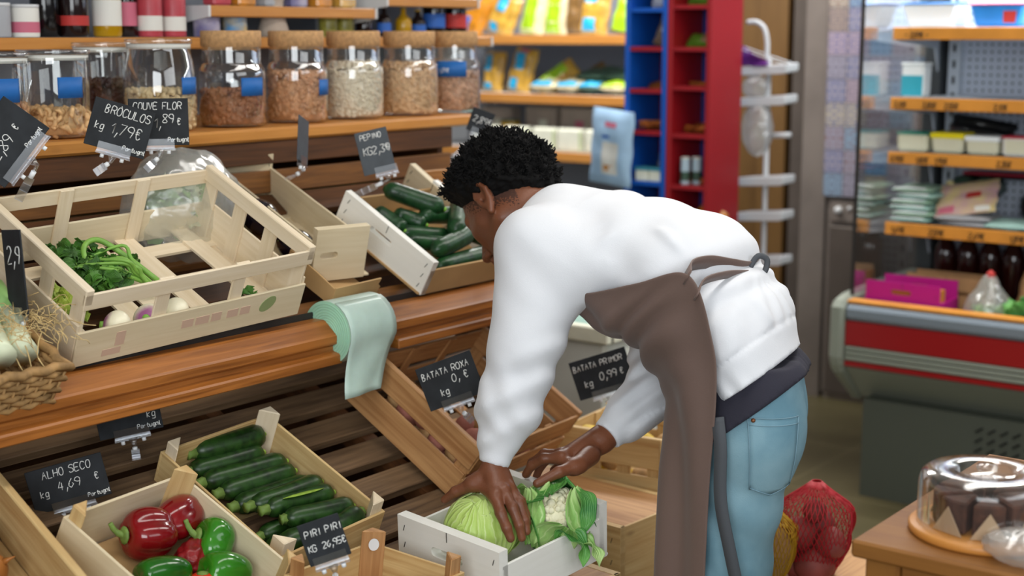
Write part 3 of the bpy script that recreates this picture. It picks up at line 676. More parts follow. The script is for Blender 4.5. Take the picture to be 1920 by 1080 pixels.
# ---------------------------------------------------------------- turnip greens and turnips in the slatted crate
tg = thing('turnip_greens', 'bunch of dark turnip greens with bent stalks in the slatted crate', 'greens', tuple(inC(A_, (-0.19, 0.20, 0.02))))
Ai = A_.matrix_basis.to_3x3()
def al(p): return Ai @ Vector(p)
q = random.Random(21)
for k in range(9):
    a0 = Vector((0.055 - 0.006 * k + q.uniform(-.01, .01), 0.085 - 0.018 * q.random(), 0.004 + 0.004 * q.random())); b0 = Vector((-0.07 + 0.02 * q.random(), -0.02 - 0.07 * q.random(), 0.03))
    mid = (a0 + b0) / 2 + Vector((q.uniform(-.02, .03), q.uniform(-.01, .03), q.uniform(0.015, 0.045)))
    b = MB(); b.tube([al(p) for p in catmull([a0, a0.lerp(mid, 0.6), mid, b0], 5)], [0.0055 - 0.0002 * i for i in range(16)], 7); b.build('stalk', 'stalk', tg)
P_arch = [(-0.02, -0.03, 0.015), (-0.07, -0.02, 0.05), (-0.085, 0.02, 0.055), (-0.05, 0.055, 0.04), (0.03, 0.10, 0.01)]
b = MB(); b.tube([al(p) for p in catmull(P_arch, 6)], 0.0058, 8); b.build('stalk', 'stalk', tg)
def leaves(parent, n, box, sz, m, seed, name='leaves', R_=None, stuff=True):
    q = random.Random(seed); b = MB(); R_ = R_ or Matrix.Identity(3)
    for _ in range(n):
        c = Vector([q.uniform(*x) for x in box]); d = Vector((q.gauss(0, 1), q.gauss(0, 1), q.gauss(0.2, 0.5))).normalized(); s_ = d.orthogonal().normalized(); s_ = Matrix.Rotation(q.random() * 6, 3, d) @ s_; u_ = d.cross(s_)
        L_ = sz * q.uniform(0.6, 1.3); rows_ = []; ph = q.random() * 6
        for i in range(6):
            t = i / 5; w_ = L_ * 0.38 * math.sin(PI * (0.1 + 0.88 * t)) * (1 + 0.25 * math.sin(t * 17 + ph))
            rows_.append([R_ @ (c + d * L_ * (t - 0.5) + s_ * w_ * h + u_ * (0.25 * w_ * abs(h) + 0.2 * L_ * math.sin(t * 2.5 + ph) + 0.12 * L_ * math.sin(h * 5 + t * 9))) for h in (-1, -0.5, 0, 0.5, 1)])
        b.grid(rows_)
    o = b.build(name, m, parent)
    if stuff: o['kind'] = 'stuff'
    return o
leaves(tg, 150, ((-0.105, 0.03), (-0.09, 0.03), (0.005, 0.05)), 0.032, 'herb_leaf', 5, R_=Ai)
leaves(tg, 14, ((-0.07, -0.03), (0.06, 0.10), (0.005, 0.02)), 0.030, 'herb_leaf', 6, R_=Ai)
t2 = thing('celery_leaves', 'yellow green leaf bunch below the left end rail of the slatted crate', 'greens', tuple(inC(A_, (-0.10, 0.03, 0.03))))
leaves(t2, 55, ((-0.05, 0.04), (-0.015, 0.035), (-0.01, 0.045)), 0.034, 'yellow_leaf', 8, R_=Ai)
b = MB()
for k in range(4): b.tube([al(p) for p in catmull([(-0.03 + 0.02 * k, 0.03, -0.01), (-0.01 + 0.01 * k, 0.01, 0.01), (0.0 + 0.01 * k, -0.01, 0.03)], 4)], 0.004, 6)
b.build('stalks', 'stalk', t2)
t3 = thing('loose_greens', 'small tuft of green leaves in the right front corner of the slatted crate', 'greens', tuple(inC(A_, (-0.04, 0.43, 0.015))))
leaves(t3, 14, ((-0.02, 0.015), (-0.03, 0.03), (0.0, 0.035)), 0.024, 'herb_leaf', 9, R_=Ai)
def turnip_mat():
    m = bpy.data.materials.new('turnip_skin'); t, n, l = nt(m); bs = n['Principled BSDF']; bs.inputs['Roughness'].default_value = 0.4
    tc = n.new('ShaderNodeTexCoord'); sp = n.new('ShaderNodeSeparateXYZ'); l.new(tc.outputs['Object'], sp.inputs[0]); ns = n.new('ShaderNodeTexNoise'); ns.inputs['Scale'].default_value = 40; l.new(tc.outputs['Object'], ns.inputs['Vector'])
    ad_ = n.new('ShaderNodeMath'); ad_.operation = 'MULTIPLY_ADD'; ad_.inputs[1].default_value = 0.012; l.new(ns.outputs['Fac'], ad_.inputs[0]); l.new(sp.outputs['Z'], ad_.inputs[2])
    r = n.new('ShaderNodeValToRGB'); mr = n.new('ShaderNodeMapRange'); mr.inputs['From Min'].default_value = -0.03; mr.inputs['From Max'].default_value = 0.04; l.new(ad_.outputs[0], mr.inputs['Value']); l.new(mr.outputs[0], r.inputs['Fac'])
    r.color_ramp.elements[0].position = 0.70; r.color_ramp.elements[0].color = srgb('#e9e2c6'); r.color_ramp.elements[1].position = 0.84; r.color_ramp.elements[1].color = srgb('#9a5a88'); l.new(r.outputs['Color'], bs.inputs['Base Color']); M['turnip_skin'] = m
turnip_mat()
for k, (lp, rot, lab) in enumerate((((-0.042, 0.118, 0.038), (R(80), 0, R(-40)), 'turnip with a purple cheek, left of the three in the crate'), ((-0.046, 0.195, 0.034), (R(70), R(20), R(30)), 'pale rooty turnip, middle of the three in the crate'), ((-0.046, 0.255, 0.036), (R(110), 0, R(160)), 'turnip with a blushed purple side, right of the three in the crate'))):
    b = MB(); b.ball((0, 0, 0), 0.030, (1.05, 1.05, 0.88), 20, 14); o = b.build('turnip', 'turnip_skin'); o.location = inC(A_, lp); o.rotation_euler = rot; tag(o, lab, 'turnip', 'turnips in the slatted crate')
    b = MB(); b.tube([(0, 0, -0.024), (0.003, 0, -0.036), (0.010, 0.004, -0.050)], [0.005, 0.002, 0.0006], 6); b.build('root', 'turnip_skin', o)
    b = MB(); b.tube([(0, 0, 0.024), (0, 0, 0.032)], [0.008, 0.006], 8); b.build('cut_stem', 'stalk', o)
# ---------------------------------------------------------------- aubergines behind, in the cream crate
mat('aubergine_skin', '#17101c', 0.1, coat=0.4)
for k, (w0, w1, lab) in enumerate((((-2.60, 2.36, 1.255), (-2.50, 2.36, 1.21), 'aubergine with a green calyx seen through the crate end window'), ((-2.47, 2.35, 1.195), (-2.38, 2.36, 1.150), 'glossy dark aubergine at the front of the cream crate'))):
    A = Vector(w0); Bv = Vector(w1); mid = (A + Bv) / 2; b = MB(); n = 12
    b.tube([A.lerp(Bv, i / n) - mid for i in range(n + 1)], [0.004 + 0.040 * math.sin(PI * (0.06 + 0.9 * i / n)) ** 0.6 * (0.75 + 0.3 * i / n) if i < n else 0.008 for i in range(n + 1)], 20)
    o = b.build('aubergine', 'aubergine_skin'); o.location = mid; tag(o, lab, 'aubergine', 'aubergines in the cream crate')
    d = (A - Bv).normalized(); b = MB(); e = A - mid; b.tube([e - d * 0.022, e - d * 0.008, e + d * 0.002, e + d * 0.02], [0.031, 0.022, 0.010, 0.006], 10); b.build('calyx', 'stem_green', o)
# ---------------------------------------------------------------- potatoes
def tuber(name, c, r, sq, m, label, cat, group, seed):
    q = random.Random(seed); p = [q.random() * 6 for _ in range(3)]
    b = MB(); b.ball((0, 0, 0), r, sq, 16, 10, lambda d: 1 + 0.07 * math.sin(3 * d.x + p[0]) + 0.06 * math.sin(4 * d.y + p[1]) + 0.04 * math.sin(5 * d.z + p[2]))
    o = b.build(name, m); o.location = c; o.rotation_euler = (q.random() * 3, q.random() * 3, q.random() * 3); return tag(o, label, cat, group)
SP = [(-0.215, 0.060, 0.045), (-0.175, 0.060, 0.070), (-0.150, 0.075, 0.045), (-0.115, 0.062, 0.062), (-0.095, 0.085, 0.035), (-0.070, 0.060, 0.060), (-0.050, 0.080, 0.038), (-0.035, 0.062, 0.068), (-0.250, 0.07, 0.06), (-0.03, 0.15, 0.045), (-0.03, 0.21, 0.045), (-0.034, 0.27, 0.048), (-0.03, 0.33, 0.05), (-0.034, 0.39, 0.045), (-0.032, 0.45, 0.046), (-0.075, 0.17, 0.05), (-0.08, 0.25, 0.05), (-0.08, 0.33, 0.055), (-0.08, 0.42, 0.05), (-0.13, 0.2, 0.05), (-0.13, 0.3, 0.05), (-0.13, 0.4, 0.05)]
for k, p in enumerate(SP):
    near = k < 9
    tuber('sweet_potato' if k % 3 != 2 else 'potato', inC(P_, p), 0.026 if k % 3 else 0.031, (1.35, 0.9, 0.9), 'sweet_potato_skin' if k % 3 != 2 else 'potato_skin', 'pinkish sweet potato in the tan crate' if k % 3 != 2 else 'brown potato among the sweet potatoes in the tan crate', 'potato', 'sweet potatoes in the tan crate' if k % 3 != 2 else 'brown potatoes in the tan crate', 50 + k)
MP = [(-0.26 + 0.047 * i, 0.045 + 0.03 * (i % 2), 0.055 + 0.025 * ((i * 7) % 3)) for i in range(6)] + [(-0.27 + 0.05 * i, 0.12, 0.11) for i in range(5)] + [(-0.25 + 0.055 * i, 0.2, 0.12) for i in range(4)]
for k, p in enumerate(MP): tuber('yellow_potato', inC(M_, p), 0.026, (1.25, 0.95, 0.9), 'lemon_skin' if k % 2 else 'potato_skin', 'yellow new potato inside the straw coloured stacked crate', 'potato', 'new potatoes in the stacked crate', 90 + k)
for k, (p, lab) in enumerate((((-0.236, 0.06, 0.155), 'round yellow potato heaped highest in the stacked crate corner'), ((-0.20, 0.09, 0.155), 'yellow potato heaped right of the round one'), ((-0.265, 0.035, 0.14), 'yellow potato heaped left against the crate post'))):
    tuber('yellow_potato', inC(M_, p), 0.026, (1.1, 1, 1), 'lemon_skin', lab, 'potato', 'new potatoes in the stacked crate', 130 + k)
# onions in the leftmost crate
mat('onion_skin', '#a5672f', 0.35, var=0.25, vscale=18)
K_ = slat_crate('onion_crate', 'wooden crate of onions at the lower left corner of the counter', (-2.0, 1.074, 0.666), -0.22, 0.25, 0, 0.42, 0.31, 0.135, 'straw_crate', 'straw_crate', bot=0.35, top=0.5, mids=1, rail=0.016, ends=2)
for k, (p, lab) in enumerate((((-0.33, 0.23, 0.055), 'brown onion at the very left edge'), ((-0.26, 0.225, 0.06), 'brown onion just right of the edge one'), ((-0.19, 0.22, 0.055), 'brown onion cut by the bottom edge'), ((-0.29, 0.16, 0.06), 'brown onion in the near row of the crate'))):
    b = MB(); b.ball((0, 0, 0), 0.037, (1, 1, 0.9), 20, 14, lambda d: 1 + 0.12 * max(0, d.z) ** 8); o = b.build('onion', 'onion_skin'); o.location = inC(K_, p); o.rotation_euler = (0.5 * k, 0.4, k); tag(o, lab, 'onion', 'onions in the leftmost crate')
    b = MB(); b.tube([(0, 0, 0.034), (0, 0, 0.046), (0.004, 0, 0.055)], [0.008, 0.003, 0.001], 6); b.build('neck', 'onion_skin', o)
# ---------------------------------------------------------------- wicker basket of leeks at the left edge
mat('wicker', '#a07c4e', 0.7, var=0.3, vscale=40)
mat('straw', '#d3b67e', 0.8, var=0.2, vscale=60)
mat('leek_white', '#dfe6c6', 0.4, var=0.05, vscale=20)
mat('leek_green', '#8db86a', 0.45, var=0.2, vscale=12)
bk = thing('wicker_basket', 'wicker basket of leeks with straw spilling over the rim at left', 'basket', (-2.315, 1.35, 1.062), (0, R(24), 0))
BW, BL, BH = 0.30, 0.30, 0.09
for k in range(8):
    z = 0.006 + BH * k / 7; b = MB(); g = 0.012 * k / 7; ph = k % 2; pts = []
    cor = [(-BW / 2 - g, -BL / 2 - g), (BW / 2 + g, -BL / 2 - g), (BW / 2 + g, BL / 2 + g), (-BW / 2 - g, BL / 2 + g)]
    for i in range(4):
        a0, a1 = Vector(cor[i]), Vector(cor[(i + 1) % 4])
        for j in range(14):
            p = a0.lerp(a1, j / 14); n_ = Vector((p.x / (BW / 2) if abs(p.x) > BW / 2 - 0.001 else 0, p.y / (BL / 2) if abs(p.y) > BL / 2 - 0.001 else 0)); w_ = 0.004 * (1 if (j + ph) % 2 else -1)
            pts.append((p.x + n_.x * w_, p.y + n_.y * w_, z))
    b.tube(pts, 0.0062 if k < 7 else 0.009, 6, closed=True); b.build('weaver' if k < 7 else 'rim', 'wicker', bk)
b = MB()
for i in range(4):
    a0, a1 = Vector(cor[i]), Vector(cor[(i + 1) % 4])
    for j in range(14):
        p = a0.lerp(a1, j / 14); b.tube([(p.x * 0.93, p.y * 0.93, 0), (p.x, p.y, BH)], 0.003, 5)
b.build('uprights', 'wicker', bk)
b = MB(); b.box((0, 0, 0.004), (BW, BL, 0.006)); b.build('base', 'wicker', bk)
st = thing('straw_wisps', 'tangle of dry straw fibres hanging over the basket rim', 'straw', (-2.235, 1.475, 1.105))
b = MB(); q = random.Random(31)
for k in range(420):
    u = q.random(); base = Vector((q.gauss(0.0, 0.05), -0.19 + 0.26 * u + q.gauss(0, 0.012), 0.055 + q.gauss(0, 0.012) - 0.25 * 0)); d = Vector((q.gauss(0.3, 0.6), q.gauss(0.1, 0.7), q.gauss(-0.1, 0.35))); pts = [base]
    L_ = q.uniform(0.02, 0.055)
    for i in range(4): d = d + Vector((q.gauss(0, 0.4), q.gauss(0, 0.4), q.gauss(-0.15, 0.3))); pts.append(pts[-1] + d.normalized() * L_ / 4)
    b.tube(pts, 0.0007, 4)
for k in range(7):
    base = Vector((0.055 + q.uniform(-0.01, 0.01), -0.14 + 0.032 * k + q.uniform(-.01, .01), 0.035)); pts = [base]; 
    for i in range(5): pts.append(pts[-1] + Vector((q.uniform(0, 0.008), q.gauss(0, 0.006), -0.012 - 0.006 * (k == 4))))
    b.tube(catmull(pts, 3), 0.0011, 4)
o = b.build('straw_fibres', 'straw', st); o['kind'] = 'stuff'
for k, (a, c, lab) in enumerate((((-2.325, 1.508, 1.205), (-2.185, 1.462, 1.105), 'thick leek with a pale white shaft, nearest the price sign'), ((-2.27, 1.445, 1.18), (-2.165, 1.405, 1.112), 'leek cut off by the left edge'))):
    A = Vector(a); Bv = Vector(c); mid = (A + Bv) / 2; b = MB(); b.tube([Bv - mid, Bv.lerp(A, 0.15) - mid, Bv.lerp(A, 0.6) - mid], [0.030, 0.025, 0.021], 16); o = b.build('leek', 'leek_white'); o.location = mid; tag(o, lab, 'leek', 'leeks in the basket')
    b = MB(); b.tube([Bv.lerp(A, 0.58) - mid, Bv.lerp(A, 0.8) - mid, A - mid], [0.0215, 0.021, 0.017], 16); b.build('green_shaft', 'leek_green', o)
# ---------------------------------------------------------------- green roll of produce bags on the rail
mat('bag_roll_green', '#a8d8bd', 0.45, var=0.06, vscale=10, sss=0.1)
mat('bag_roll_film', '#b9cfc4', 0.35, var=0.08, vscale=14, sss=0.1)
rl_ = thing('bag_roll', 'mint green roll of plastic produce bags in the rail gap', 'bag roll', (-2.195, 2.292, 1.020))
b = MB(); P = []
ring_n = 40
for y, rr in ((-0.074, 0.012), (-0.074, 0.069), (0.070, 0.069), (0.070, 0.012)):
    P.append([(rr * math.cos(2 * PI * k / ring_n), y, rr * math.sin(2 * PI * k / ring_n)) for k in range(ring_n)])
b.grid(P[:2], smooth=False, closed_u=True); b.grid(P[1:3], closed_u=True, mi=1); b.grid(P[2:4], smooth=False, closed_u=True)
for k in range(9):
    rr = 0.016 + 0.0058 * k; b.tube([(rr * math.cos(2 * PI * j / 40), -0.0745, rr * math.sin(2 * PI * j / 40)) for j in range(40)], 0.0008, 4, closed=True)
b.build('roll', ['bag_roll_green', 'bag_roll_film'], rl_)
b = MB(); b.tube([(0, -0.08, 0), (0, 0.08, 0)], 0.0125, 16); b.build('core', 'cardboard', rl_)
tail = []
for i in range(15):
    t = i / 14
    if t < 0.45: a = R(70) - t / 0.45 * R(85); p = (0.071 * math.cos(a), 0.071 * math.sin(a))
    else: s_ = (t - 0.45) / 0.55; p = (0.0667 - 0.012 * s_ + 0.016 * s_ * s_, -0.018 - 0.115 * s_)
    q_ = max(0, t - 0.45) / 0.55; w0, w1 = -0.074 - 0.020 * q_, 0.070 - 0.055 * q_
    tail.append([(p[0] + 0.003 * math.sin(j * 0.9 + i * 0.4) * (t > 0.5), w0 + (w1 - w0) * j / 8, p[1] + (0.004 * j / 8 if i == 14 else 0)) for j in range(9)])
b = MB(); b.grid(tail); b.build('loose_sheet', 'bag_roll_film', rl_, solid=0.0008)
# torn carton between the crates, and the end of another crate behind
o = thing('torn_carton', 'torn low cardboard carton behind the green bag roll', 'carton', (-2.25, 2.36, 1.062), (0, R(26), 0))
b = MB(); b.prism([(0, 0), (0.15, 0), (0.145, 0.02), (0.15, 0.028), (0.14, 0.036), (0.145, 0.05), (0, 0.045)], lambda p: (0.0, p[0] - 0.075, p[1]), lambda p: (-0.004, p[0] - 0.075, p[1])); b.build('front_flap', 'cardboard', o)
b = MB(); b.box((-0.09, 0, 0.003), (0.18, 0.14, 0.004)); b.build('bottom', 'cardboard', o)
b = MB(); b.prism([(-0.004, 0), (-0.16, 0), (-0.16, 0.05), (-0.06, 0.045), (-0.004, 0.04)], lambda p: (p[0], -0.073, p[1]), lambda p: (p[0], -0.069, p[1])); b.build('side_flap', 'cardboard', o)
D_ = panel_crate('small_crate', 'cream crate end half hidden behind the man\'s hair', (-2.40, 2.86, 1.145), -0.12, 0.5, 0, 0.20, 0.26, 0.09, 'cream_crate', 'tan_crate', hole=False)
# ---------------------------------------------------------------- lettuce in a clear bag behind the slatted crate
glass('bag_film', (0.96, 0.98, 0.96, 1), 0.22, 0.80, crinkle=16, haze=0.30, gmax=0.35)
bg = thing('bagged_lettuce', 'clear plastic bag of pale lettuce behind the slatted crate', 'bagged greens', (-2.53, 2.10, 1.20))
def crumple(c, sq, r, seed, amp=0.15, n=36, m=22):
    q = random.Random(seed); K = [(Vector((q.gauss(0, 1), q.gauss(0, 1), q.gauss(0, 1))) * q.uniform(3, 9), q.random() * 6) for _ in range(9)]
    b = MB(); b.ball(c, r, sq, n, m, lambda d: 1 + amp * sum(abs(math.sin(k.dot(d) + p)) for k, p in K) / 4.5 - amp); return b
crumple((0, 0.02, 0.075), (0.85, 1.35, 1.2), 0.105, 3).build('bag', 'bag_film', bg)
leaves(bg, 60, ((-0.04, 0.04), (-0.06, 0.09), (0.02, 0.13)), 0.05, 'leek_white', 12, 'lettuce_leaves')
leaves(bg, 40, ((-0.04, 0.04), (-0.06, 0.09), (0.02, 0.12)), 0.05, 'leek_green', 13, 'lettuce_leaves')
# ---------------------------------------------------------------- jars on the counter's top shelf
glass('jar_glass', (0.97, 0.985, 0.98, 1), 0.02, 0.80)
mat('cork', '#c69a6a', 0.85, var=0.16, vscale=90, bump=0.3, bscale=200)
mat('blue_label', '#1f66b0', 0.55, var=0.06, vscale=30)
mat('silicone_seal', '#d9d8d0', 0.5)
for nme, c1, v in (('almond', '#9f6a4a', 0.25), ('peanut', '#cb9870', 0.2), ('white_bean', '#e8dcc6', 0.1), ('chickpea', '#dcb890', 0.15), ('brown_bean', '#c79e82', 0.25), ('pistachio', '#d9c093', 0.18), ('cashew', '#e0b47e', 0.15), ('raisin', '#3a1d1a', 0.4)): mat(nme, c1, 0.55, var=v, vscale=70)
ZS = 1.424
def jar(x, y, label, style, r, h, fill, nut, size, lab=None, text=None):
    t = thing('storage_jar', label, 'jar', (x, y, ZS), (0, 0, R(37 + 8)), 'storage jars on the counter shelf')
    if style == 'cork':
        pr_ = [(0.0, 0.004), (r * 0.92, 0.004), (r, 0.012), (r, h * 0.56), (r * 0.985, h * 0.60), (r * 0.90, h * 0.645), (r * 0.885, h * 0.67), (r * 0.885, h * 0.83)]
    elif style == 'round':
        pr_ = [(0, 0.004), (r * 0.8, 0.004), (r * 0.96, 0.02), (r, h * 0.35), (r, h * 0.5), (r * 0.95, h * 0.72), (r * 0.86, h * 0.88), (r * 0.85, h * 0.94)]
    else:
        pr_ = [(0, 0.004), (r * 0.95, 0.004), (r, 0.010), (r, h * 0.93)]
    b = MB(); b.lathe(pr_, 48, cap=False); b.build('glass_body', 'jar_glass', t)
    if style == 'cork':
        b = MB(); b.lathe([(0.0, h * 0.80), (r * 0.86, h * 0.80), (r * 0.86, h * 0.835), (r * 0.90, h * 0.84), (r * 0.90, h * 0.985), (r * 0.88, h), (0, h)], 48); b.build('cork_lid', 'cork', t)
    else:
        lr = r * (0.90 if style == 'round' else 1.03); z0 = pr_[-1][1]
        b = MB(); b.lathe([(0, z0 + 0.006), (lr, z0 + 0.006), (lr * 1.02, z0 + 0.009), (lr * 1.02, z0 + 0.014), (lr, z0 + 0.017), (0, z0 + 0.018)], 48); lid = b.build('glass_lid', 'jar_glass', t)
        b = MB(); b.lathe([(lr * 0.9, z0 - 0.006), (lr * 0.96, z0 - 0.006), (lr * 0.96, z0 + 0.006), (lr * 0.9, z0 + 0.006)], 40, cap=False); b.build('seal', 'silicone_seal', lid)
    if lab:
        a0, a1, z0, z1 = lab; P = []
        for zz in (z0, z1): P.append([(r * 1.012 * math.cos(a0 + (a1 - a0) * k / 12), r * 1.012 * math.sin(a0 + (a1 - a0) * k / 12), zz) for k in range(13)])
        b = MB(); b.grid(P); lb = b.build('label', 'blue_label', t, solid=0.0006)
        if text:
            b = MB(); rr = r * 1.018
            fr = lambda u, v: (rr * math.cos(a0 + u / rr), rr * math.sin(a0 + u / rr), z0 + v)
            letters(b, text, 0.012, (z1 - z0) * 0.3, 0.011, fr, 0.0009); b.build('handwriting', 'chalk', lb)
    # contents: nuts against the glass and on the top of the heap
    q = random.Random(int(y * 1000)); b = MB(); lim = min(fill, h * 0.6); n = int(520 * (r / 0.085) ** 2 * (fill / 0.1) * (0.010 / size) ** 1.6); n = min(n, 1500)
    core = MB(); core.lathe([(0, 0.01), (r * 0.9, 0.01), (r * 0.9, fill * 0.86), (0, fill * 0.92)], 24)
    b.add(core.v, core.f, core.uv, 0, True)
    for k in range(n):
        if q.random() < 0.25: rr, z = r * 0.9 * math.sqrt(q.random()), fill * (0.93 + 0.09 * q.random())
        else: rr, z = r * 0.97 - size * 0.75, 0.008 + size * 0.4 + (fill - size) * q.random()
        if z > h * 0.58: rr *= 0.88
        a = q.random() * 2 * PI
        rot = Euler((q.random() * 6, q.random() * 6, q.random() * 6)).to_matrix()
        if nut == 'cashew':
            b.tube([rot @ Vector((size * math.cos(s_), size * math.sin(s_), 0)) + Vector((rr * math.cos(a), rr * math.sin(a), z)) for s_ in (0.2, 0.9, 1.6, 2.3, 2.9)], [size * 0.3, size * 0.45, size * 0.48, size * 0.45, size * 0.25], 6)
        else: b.ball((rr * math.cos(a), rr * math.sin(a), z), size, (1, 0.62, 0.55) if nut not in ('chickpea', 'white_bean') else (1, 0.75, 0.7), 7, 5, rot=rot)
    nm = {'white_bean': 'white_beans', 'chickpea': 'chickpeas', 'brown_bean': 'brown_beans', 'raisin': 'raisins', 'pistachio': 'pistachios', 'cashew': 'cashews', 'almond': 'almonds', 'peanut': 'peanuts'}[nut]
    o = b.build(nm, nut); o.location = (x, y, ZS); tag(o, 'heap of %s filling %s' % (nm.replace('_', ' '), 'the ' + label.split(' of ')[0] if ' of ' in label else 'its jar'), 'dry food', None, 'stuff')
cam_a = lambda x, y: math.atan2(-y, -x) - R(45)      # direction to the aisle corner in the jar's own frame
def L_(x, y, d0, d1, z0, z1): a = cam_a(x, y); return (a + R(d0), a + R(d1), z0, z1)
jar(-2.80, 1.84, 'storage jar cut off by the left edge of the picture, with flat glass lid', 'flat', 0.075, 0.185, 0.075, 'peanut', 0.010, L_(-2.8, 1.84, -5, 45, 0.085, 0.135))
jar(-2.80, 1.995, 'flat lidded glass jar of cashews behind the slanted price sign', 'flat', 0.076, 0.190, 0.058, 'cashew', 0.0115, L_(-2.8, 1.995, 5, 50, 0.09, 0.135))
jar(-2.95, 2.24, 'flat lidded glass jar of dark raisins behind the cashews', 'flat', 0.068, 0.205, 0.115, 'raisin', 0.011)
jar(-2.80, 2.289, 'round shouldered glass jar of pistachios behind the cauliflower sign', 'round', 0.086, 0.212, 0.095, 'pistachio', 0.010, L_(-2.8, 2.289, 35, 72, 0.088, 0.128))
jar(-2.80, 2.515, 'cork lidded jar of dark almonds, first of the five cork lids from the left', 'cork', 0.083, 0.236, 0.088, 'almond', 0.0105, L_(-2.8, 2.515, 15, 62, 0.078, 0.122))
jar(-2.80, 2.738, 'cork lidded jar of peanuts, second of the five cork lids from the left', 'cork', 0.080, 0.236, 0.128, 'peanut', 0.0095, L_(-2.8, 2.738, 45, 85, 0.072, 0.112))
jar(-2.80, 2.953, 'cork lidded jar of white beans, middle of the five cork lids', 'cork', 0.081, 0.236, 0.150, 'white_bean', 0.0062)
jar(-2.80, 3.182, 'cork lidded jar of chickpeas, fourth of the five cork lids from the left', 'cork', 0.082, 0.236, 0.145, 'chickpea', 0.0062)
jar(-2.80, 3.388, 'cork lidded jar of brown beans with a handwritten blue price label', 'cork', 0.073, 0.236, 0.115, 'brown_bean', 0.0068, L_(-2.8, 3.388, -48, 25, 0.105, 0.150), '1,39\u20ac')
# ---------------------------------------------------------------- chalkboard price signs on clear clips
mat('chalkboard_grey', '#474c52', 0.6, var=0.12, vscale=30)
def sign(label, c, w_, h_, roll, lines, base, turn=0, lean=0, m='chalkboard', hold=0.55, group='chalkboard price signs', hoff=0.0):
    c = Vector(c); th = math.atan2(-c.x, c.y) + R(turn)
    mtx = Matrix.Translation(c) @ Matrix.Rotation(th, 4, 'Z') @ Matrix.Rotation(R(lean), 4, 'X') @ Matrix.Rotation(R(roll), 4, 'Y')
    t = thing('price_sign', label, 'sign', mtx=mtx, group=group)
    b = MB(); b.box((0, 0, 0), (w_, 0.003, h_)); bd = b.build('board', m, t, bevel=0.0008)
    b = MB(); fr = lambda u, v: (u, -0.0018, v)
    for tx, u, v, hh in lines:
        nn = sum(0.7 if c_ == ' ' else 0.8 if c_ == 'I' else 0.55 if c_ in ',1l' else 1 for c_ in tx); av = min(0.72, (0.49 - u) * w_ / (nn * hh * h_)) if tx not in ('kg', 'KG') else 0.6
        letters(b, tx, u * w_, v * h_, hh * h_ * min(1, av / 0.58), fr, 0.00085 if h_ < 0.095 else 0.001, adv=max(av, 0.58))
    if lines: b.build('chalk_writing', 'chalk', bd)
    hw = w_ * hold; hx = hoff * w_
    b = MB(); b.box((hx, -0.004, -h_ / 2 + 0.004), (hw, 0.002, 0.020)); b.box((hx, 0.004, -h_ / 2 - 0.002), (hw, 0.002, 0.012)); b.box((hx, 0, -h_ / 2 - 0.008), (hw * 1.04, 0.012, 0.005)); b.build('sign_holder', 'clear_plastic_clip', t)
    b = MB()
    for s in (-1, 1): 
        b = MB(); b.tube([(hx + s * hw * 0.3, 0, -h_ / 2 - 0.011), (hx + s * hw * 0.3, 0, -h_ / 2 - 0.018)], 0.0042, 10); b.build('stud', 'white_plastic', t)
    inv = mtx.inverted(); bl = inv @ Vector(base); n0 = Vector((hx, 0, -h_ / 2 - 0.022)); d = bl - n0
    b = MB(); b.tube([n0 + Vector((0, 0, 0.012)), n0, n0 + d * 0.22], [0.009, 0.004, 0.004], 8); b.build('swivel', 'clear_plastic_clip', t)
    b = MB(); b.tube([n0 + d * 0.18, n0 + d * 0.36], [0.0052, 0.0052], 10); b.build('ball_joint', 'white_plastic', t)
    b = MB(); e = n0 + d * 0.36; u_ = d.normalized(); s_ = u_.cross(Vector((0, 1, 0))).normalized(); L = (bl - e).length
    for sg in (-1, 1):
        off = Vector((0, 0.006 * sg, 0)); P = [e + off * 0.6, e + u_ * L * 0.3 + off * 0.5, e + u_ * L * 0.6 + off * 1.1, bl + off * 0.8]
        for p, r_ in zip(P[:-1], P[1:]): b.beam(p, r_, 0.016, 0.003, (0, 1, 0))
    b.build('clamp', 'clear_plastic_clip', t)
    return t
PT = lambda u, v, h: ('Portugal', u, v, h)
sign('tilted black price sign reading BR\u00d3CULOS on the slatted crate rail', (-2.455, 1.900, 1.463), 0.122, 0.098, 17, [('BR\u00d3CULOS', -0.30, 0.24, 0.165), ('kg', -0.40, -0.12, 0.15), ('1,79\u20ac', -0.14, -0.14, 0.22), PT(0.12, -0.42, 0.085)], (-2.47, 1.845, 1.375))
sign('upright black price sign reading COUVE FLOR on the slatted crate rail', (-2.465, 2.008, 1.470), 0.122, 0.098, 0, [('COUVE FLOR', -0.42, 0.27, 0.145), ('1,', -0.08, -0.12, 0.2), ('89', 0.06, -0.02, 0.18), ('\u20ac', 0.30, -0.06, 0.13), PT(0.14, -0.42, 0.085)], (-2.465, 1.968, 1.372), hold=0.5)
sign('steeply tilted black price sign leaning in from the left edge', (-2.43, 1.615, 1.452), 0.140, 0.100, -52, [('2,89', -0.25, -0.12, 0.2), ('\u20ac', 0.22, -0.05, 0.12), PT(0.12, -0.40, 0.08)], (-2.44, 1.645, 1.340), hold=0.8)
sign('grey price sign reading PEPINO above the cucumbers', (-2.40, 2.60, 1.375), 0.078, 0.104, -13, [('PEPINO', -0.36, 0.30, 0.12), ('KG', -0.36, -0.05, 0.17), ('2,39', -0.08, -0.05, 0.17), ('\u20ac', 0.34, -0.02, 0.11)], (-2.46, 2.585, 1.265), m='chalkboard_grey', hold=0.7, hoff=0.2)
sign('small tilted black price sign behind the man\'s hair', (-2.42, 3.03, 1.425), 0.060, 0.062, 20, [('2,89\u20ac', -0.36, -0.06, 0.26)], (-2.47, 2.98, 1.335))
